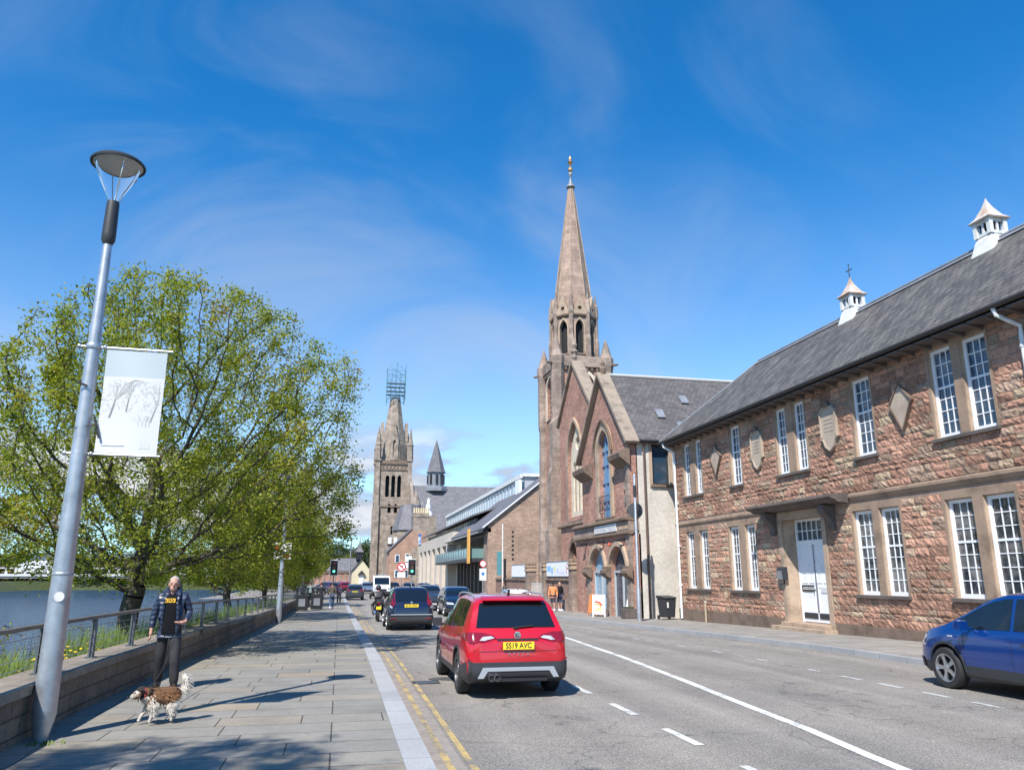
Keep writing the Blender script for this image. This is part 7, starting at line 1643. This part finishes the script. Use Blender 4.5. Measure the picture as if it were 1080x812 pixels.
# ------------------------------------------------------------ trees
def m_leaf(name, stops, trans=.42):
    m, nt, b = newmat(name); N = nt.nodes; L = nt.links; o = objcoord(nt)
    vc = N.new('ShaderNodeVertexColor'); vc.layer_name = 'Col'; sp = N.new('ShaderNodeSeparateColor'); L.new(vc.outputs[0], sp.inputs[0])
    c = ramp(nt, sp.outputs[0], stops); L.new(c, b.inputs['Base Color']); b.inputs['Roughness'].default_value = .5; b.inputs['Specular IOR Level'].default_value = .35
    t = N.new('ShaderNodeBsdfTranslucent'); c2 = mixc(nt, 1, c, (1.5, 1.6, .7), 'MULTIPLY'); L.new(c2, t.inputs[0])
    mx = N.new('ShaderNodeMixShader'); mx.inputs[0].default_value = trans; L.new(b.outputs[0], mx.inputs[1]); L.new(t.outputs[0], mx.inputs[2]); L.new(mx.outputs[0], N['Material Output'].inputs[0]); return m
LEAF = m_leaf('spring_leaves', [(0, (.11, .14, .016)), (.35, (.20, .235, .025)), (.7, (.31, .32, .04)), (.88, (.30, .20, .04)), (1, (.20, .10, .03))])
LEAFY = m_leaf('yellow_green_leaves', [(0, (.08, .085, .015)), (.5, (.17, .17, .025)), (1, (.22, .17, .03))])
LEAFD = m_leaf('mid_green_leaves', [(0, (.03, .05, .012)), (.5, (.06, .09, .02)), (1, (.11, .12, .03))], .25)
BARK = stonecol('grey_brown_bark', (.10, .085, .065), .5, .8, 5)
def grow(rs, trunk_h, env, natt, step, di_, dk, maxn=9000, lean=(0, 0)):
    """space colonisation: returns node positions, parents"""
    A = env(natt, rs); P = []; par = []
    n0 = int(trunk_h / step)
    for i in range(n0 + 1): P.append((lean[0] * i / n0 + .04 * math.sin(i), lean[1] * i / n0 + .04 * math.cos(i * 1.3), i * step)); par.append(i - 1)
    P = [np.array(p, float) for p in P]
    NP = np.zeros((maxn, 3)); NP[:len(P)] = P; n = len(P); near = np.full(len(A), 1e9); ni = np.zeros(len(A), int)
    d = np.linalg.norm(A[:, None] - NP[None, :n], axis=2); ni = d.argmin(1); near = d.min(1)
    # seed main limbs
    for it in range(260):
        act = near < di_ if it > 3 else near < 1e8
        if not act.any() or n >= maxn - 400: break
        idx = ni[act]; vec = A[act] - NP[idx]; vec /= np.linalg.norm(vec, axis=1)[:, None] + 1e-9
        acc = np.zeros((n, 3)); np.add.at(acc, idx, vec); u = np.unique(idx); dirs = acc[u]; ln = np.linalg.norm(dirs, axis=1); ok = ln > .02; u = u[ok]; dirs = dirs[ok] / ln[ok][:, None]
        dirs += rs.normal(0, .13, dirs.shape); dirs[:, 2] += .03; dirs /= np.linalg.norm(dirs, axis=1)[:, None]
        new = NP[u] + dirs * step; k = min(len(new), maxn - n)
        if k <= 0: break
        NP[n:n + k] = new[:k]; par += list(u[:k]); 
        dn = np.linalg.norm(A[:, None] - NP[None, n:n + k], axis=2); j = dn.argmin(1); m_ = dn.min(1); b_ = m_ < near; near[b_] = m_[b_]; ni[b_] = n + j[b_]; n += k
        keep = near > dk; A = A[keep]; near = near[keep]; ni = ni[keep]
        if len(A) == 0: break
    return NP[:n], np.array(par)
def tree_meshes(seed, trunk_h, env, natt, step=.28, rbase=.17, di_=2.2, dk=.42, leaves=30000, leaf=.05, spread=.28, leafm=None, lean=(0, 0), zleaf=(0, 1)):
    rs = np.random.RandomState(seed); P, par = grow(rs, trunk_h, env, natt, step, di_, dk, lean=lean); n = len(P)
    ex = 1.95; rad = np.zeros(n); kids_ = np.zeros(n, int)
    for i in range(n - 1, 0, -1):
        if kids_[i] == 0: rad[i] = .0065 ** ex
        rad[par[i]] += rad[i]; kids_[par[i]] += 1
    rr_ = rad ** (1 / ex); k = rbase / rr_[0]; rr_ = rr_ * k; rr_ = np.maximum(rr_, .006)
    # branch mesh: one short tapered prism per segment, overlapping at nodes
    seg = np.arange(1, n); a = P[par[1:]]; b = P[1:]; ra = np.minimum(rr_[par[1:]], rr_[1:] * 1.35); rb = rr_[1:]; d = b - a; d /= np.linalg.norm(d, axis=1)[:, None] + 1e-9
    up = np.where(np.abs(d[:, 2:3]) < .9, np.array([[0, 0, 1.]]), np.array([[1., 0, 0]])); u = np.cross(d, up); u /= np.linalg.norm(u, axis=1)[:, None]; v = np.cross(d, u)
    ns = 6; th = np.arange(ns) * 2 * np.pi / ns; ring = u[:, None] * np.cos(th)[None, :, None] + v[:, None] * np.sin(th)[None, :, None]
    V = np.concatenate([a[:, None] + ring * ra[:, None, None], b[:, None] + ring * rb[:, None, None]], 1).reshape(-1, 3)
    base = (np.arange(n - 1) * 2 * ns)[:, None]; q = np.arange(ns); F = np.stack([q, (q + 1) % ns, ns + (q + 1) % ns, ns + q], 1)[None] + base[:, :, None]
    def mk(name, V, F, mat, colr=None, smooth=False):
        me = bpy.data.meshes.new(name); me.vertices.add(len(V)); me.vertices.foreach_set('co', V.astype(np.float32).ravel()); F = F.reshape(-1, 4); me.loops.add(F.size); me.loops.foreach_set('vertex_index', F.astype(np.int32).ravel())
        me.polygons.add(len(F)); me.polygons.foreach_set('loop_start', np.arange(len(F), dtype=np.int32) * 4); me.polygons.foreach_set('loop_total', np.full(len(F), 4, np.int32)); me.update(calc_edges=True); me.materials.append(mat)
        if smooth: me.polygons.foreach_set('use_smooth', np.ones(len(F), bool))
        if colr is not None:
            ca = me.color_attributes.new('Col', 'FLOAT_COLOR', 'CORNER'); cc = np.ones((len(F), 4, 4), np.float32); cc[:, :, :3] = colr[:, None, None]; ca.data.foreach_set('color', cc.ravel())
        return me
    bmesh_ = mk('branches', V, F, BARK, smooth=True)
    # leaves: clustered on the fine twigs
    fine = np.where((rr_ < max(.022, np.percentile(rr_, 60))) & (P[:, 2] > 0.1))[0]; w = rs.gamma(.45, 1, len(fine)) + .12; w /= w.sum(); c = rs.choice(fine, leaves, p=w)
    pos = P[c] + rs.normal(0, spread * .5, (leaves, 3)) * np.array([1, 1, .8]); pos[:, 2] -= np.abs(rs.normal(0, spread * .3, leaves))
    nrm = rs.normal(0, 1, (leaves, 3)); nrm[:, 2] = np.abs(nrm[:, 2]) + .4; nrm /= np.linalg.norm(nrm, axis=1)[:, None]
    t = np.cross(nrm, rs.normal(0, 1, (leaves, 3))); t /= np.linalg.norm(t, axis=1)[:, None]; s = np.cross(nrm, t); sz = leaf * rs.uniform(.55, 1.25, leaves)[:, None]
    LV = np.stack([pos - t * sz, pos + s * sz * .62, pos + t * sz * 1.05 + nrm * sz * .15, pos - s * sz * .62], 1).reshape(-1, 3); LF = np.arange(leaves * 4).reshape(-1, 4)
    low = np.sin(P[:, 0] * 1.3 + 2 * np.sin(P[:, 2] * .9)) * np.cos(P[:, 1] * 1.1) * .5 + .5; tone = np.clip(rs.uniform(0, .5, n)[c] + low[c] * .3 + rs.uniform(0, .25, leaves), 0, 1)
    return bmesh_, mk('leaves', LV, LF, leafm or LEAF, tone)
def dome(rx, ry, z0, z1, cx=0, cy=0, low=None, skew=0):
    """attractors in a rounded crown, hollow towards the middle, drooping at the rim"""
    def f(n, rs):
        out = []
        while len(out) < n:
            p = rs.uniform(-1, 1, 3); r = math.sqrt(p[0] ** 2 + p[1] ** 2); zz = (p[2] + 1) / 2
            lim = 1.0 * (1 - abs(zz - .38) ** 2.2 / (.62 ** 2.2 if zz > .38 else .46 ** 2.2)) ** .5 if (zz > .38 or zz > 0) and abs(zz - .38) < (.62 if zz > .38 else .46) else 0
            lim *= 1 + .14 * math.sin(3 * math.atan2(p[1], p[0]) + 1) + .08 * math.sin(7 * math.atan2(p[1], p[0]))
            if r < lim and (r > lim * .45 or rs.rand() < .35): out.append((cx + p[0] * rx, cy + p[1] * ry, z0 + zz * (z1 - z0) * (1 - skew * max(0, -p[0] - .15))))
        return np.array(out)
    return f
def put_tree(name, label, meshes, loc, rz=0, sc_=1, group='trees along the river bank', cat='tree'):
    t = thing(name, label, cat, loc, rz, group); t.scale = (sc_,) * 3
    for nm, me in zip(('trunk', 'crown'), meshes):
        o = bpy.data.objects.new(nm, me); col.objects.link(o); o.parent = t
    return t
TA = tree_meshes(3, 2.3, dome(5.0, 5.2, 1.9, 9.9, .4, .3, skew=.32), 4200, step=.22, rbase=.24, dk=.30, leaves=130000, leaf=.041, spread=.27, lean=(.15, 0))
TB = tree_meshes(8, 2.4, dome(4.6, 4.8, 1.7, 9.8), 3000, rbase=.2, dk=.38, leaves=80000, leaf=.052, spread=.32, lean=(-.1, .1))
TC = tree_meshes(12, 2.2, dome(3.8, 4.0, .8, 7.6), 1100, step=.32, rbase=.18, leaves=22000, leaf=.085, spread=.6, leafm=LEAFY)
put_tree('lime_tree', 'large spring tree nearest the camera with its trunk right behind the man', TA, (-5.0, 21.0, -.15), 0)
put_tree('lime_tree', 'second spring tree along the river, behind the large one', TB, (-5.2, 41.0, -.4), 1.1, .96)
put_tree('lime_tree', 'third spring tree along the river, near the second lamp post', TB, (-5.2, 60, -.5), 2.2, .95)
put_tree('lime_tree', 'fourth spring tree along the river, past the litter bins', TB, (-5.4, 79, -.5), 3.0, 1.0)
TF = tree_meshes(5, 6.4, dome(5.2, 5.3, 6.2, 14.6), 2400, step=.3, rbase=.27, dk=.42, leaves=60000, leaf=.06, spread=.3)
put_tree('lime_tree', 'tall spring tree of the river row standing behind the camera', TF, (-6.7, -3.1, -.15), 4.0, 1.0)
put_tree('young_tree', 'yellow green tree at the far end of the river wall', TC, (-6.5, 98, -.5), .4, .9, 'young yellow trees past the river wall')
put_tree('young_tree', 'yellow green tree left of the cream cottage', TC, (-8.5, 122, -.5), 1.4, 1.0, 'young yellow trees past the river wall')
put_tree('young_tree', 'yellow tree low on the bank by the bridge end', TC, (-13, 150, -.5), 2.4, 1.0, 'young yellow trees past the river wall')
TDm = tree_meshes(31, 3, dome(5, 5, 1, 12), 700, step=.5, rbase=.3, di_=3.5, dk=.8, leaves=12000, leaf=.22, spread=1.2, leafm=LEAFD)
TE = tree_meshes(33, 3, dome(6, 6, 0, 10), 700, step=.5, rbase=.3, di_=3.5, dk=.8, leaves=12000, leaf=.24, spread=1.3, leafm=LEAFY)
put_tree('broad_tree', 'green tree behind the roof of the cream cottage on the left', TDm, (-1, 262, -1), 0, 1.15, 'trees behind the cream cottage'); put_tree('broad_tree', 'green tree behind the small belfry of the cream cottage', TDm, (9.5, 266, -1), 2, 1.25, 'trees behind the cream cottage')
put_tree('broad_tree', 'orange tinted tree left of the cream cottage', TE, (1.5, 256, -1), 1, .95, 'trees behind the cream cottage')
# wooded far bank: reads as one mass of trees
def far_wood():
    rs = np.random.RandomState(5); V = []; F = []; C = []
    for k in range(95):
        x = -150 + rs.uniform(0, 1) * 150; y = 264 + rs.uniform(0, 22); h = rs.uniform(4, 8); r = rs.uniform(3, 6); tone = rs.uniform(.0, .9); m = 420
        p = rs.normal(0, .5, (m, 3)); p /= np.maximum(1, np.linalg.norm(p, axis=1))[:, None]; pos = np.array([x, y, .3 + h * .5]) + p * np.array([r, r, h * .55]) 
        nrm = rs.normal(0, 1, (m, 3)); nrm /= np.linalg.norm(nrm, axis=1)[:, None]; t = np.cross(nrm, rs.normal(0, 1, (m, 3))); t /= np.linalg.norm(t, axis=1)[:, None]; s = np.cross(nrm, t); sz = .45
        V.append(np.stack([pos - t * sz, pos + s * sz, pos + t * sz, pos - s * sz], 1).reshape(-1, 3)); C.append(np.clip(tone + rs.uniform(-.1, .1, m), 0, 1))
    V = np.concatenate(V); C = np.concatenate(C); n = len(C); me = bpy.data.meshes.new('far_bank_trees'); me.from_pydata(V.tolist(), [], np.arange(n * 4).reshape(-1, 4).tolist()); me.materials.append(LEAFW)
    ca = me.color_attributes.new('Col', 'FLOAT_COLOR', 'CORNER'); cc = np.ones((n, 4, 4), np.float32); cc[:, :, :3] = C[:, None, None]; ca.data.foreach_set('color', cc.ravel())
    o = bpy.data.objects.new('far_bank_trees', me); col.objects.link(o); tag(o, 'mixed green and brown trees and scrub along the far river bank', 'trees', kind='stuff')
LEAFW = m_leaf('far_wood_leaves', [(0, (.03, .045, .015)), (.35, (.06, .075, .02)), (.6, (.12, .10, .035)), (.85, (.12, .06, .03)), (1, (.09, .07, .05))], .15)
far_wood()
# grass tufts, scrub and dandelions on the bank behind the wall
def bank_grass():
    rs = np.random.RandomState(9); n = 16000; y = rs.uniform(7, 70, n) ** 1.0; y = 7 + (y - 7) * rs.uniform(.2, 1, n); x = np.array([WX(a) for a in y]) - .56 - np.abs(rs.normal(0, .55, n)); z = np.array([gz(a) for a in y]) + .42
    h = rs.uniform(.08, .42, n) * (1 + .5 * np.sin(y * 1.3)); a = rs.uniform(0, 6.28, n); w = rs.uniform(.004, .011, n); dx = rs.normal(0, .09, n); dy = rs.normal(0, .09, n)
    V = np.stack([np.stack([x - np.cos(a) * w, y - np.sin(a) * w, z], 1), np.stack([x + np.cos(a) * w, y + np.sin(a) * w, z], 1), np.stack([x + dx + np.cos(a) * w * .3, y + dy, z + h], 1), np.stack([x + dx - np.cos(a) * w * .3, y + dy, z + h], 1)], 1).reshape(-1, 3)
    me = bpy.data.meshes.new('bank_grass'); me.from_pydata(V.tolist(), [], np.arange(n * 4).reshape(-1, 4).tolist()); me.materials.append(plain('grass_blades', (.13, .19, .03), .6, var=.5, scale=1.5))
    o = bpy.data.objects.new('bank_grass', me); col.objects.link(o); tag(o, 'long green grass growing behind the river wall', 'grass', kind='stuff')
    mb = MB(); rr = random.Random(6)
    for k in range(90):
        y = rr.choice((8.8, 9.4, 10.2, 12.5, 13.8, 14.5)) + rr.uniform(-.5, .5); x = WX(y) - .7 - rr.random() * .5; z = .42 + rr.uniform(.1, .38)
        mb.lathe([(0, 0), (.028, .005), (.022, .02), (0, .022)], (x, y, z), 7)
    o = mb.build('dandelions', plain('dandelion_yellow', (.75, .5, .01), .7), None); tag(o, 'yellow dandelions dotted in the grass behind the river wall', 'flowers', kind='stuff')
bank_grass()
SH = tree_meshes(41, .3, dome(.9, .9, .0, 1.5), 300, step=.09, rbase=.022, di_=.9, dk=.14, leaves=900, leaf=.022, spread=.1)
for i, (x, y, s, lb) in enumerate(((-4.9, 10.2, 1.0, 'thin bare shrub on the bank just behind the foreground lamp'), (-5.0, 12.6, 1.1, 'thin bare shrub on the bank left of the near railing post'), (-4.9, 16.6, .95, 'thin bare shrub on the bank at the foot of the large tree'))):
    put_tree('bank_shrub', lb, SH, (x, y, -.35), i * 2.0, s, 'bare shrubs on the river bank', 'shrub')
# small moss and weeds against the lamp foot
wd = MB(); rr = random.Random(77)
for k in range(60):
    a, r_ = rr.uniform(0, 6.28), rr.uniform(.0, .13); x, y = -2.98 + r_ * math.cos(a) * 1.6, 9.78 + r_ * math.sin(a); wd.add([(x - .008, y, .122), (x + .008, y, .122), (x + rr.uniform(-.03, .03), y + rr.uniform(-.03, .03), .122 + rr.uniform(.015, .05))], [(0, 1, 2)])
tag(wd.build('pavement_weeds', MATS['grass_blades'], None), 'small green weeds between slabs at the foot of the near lamp', 'weeds', kind='stuff')
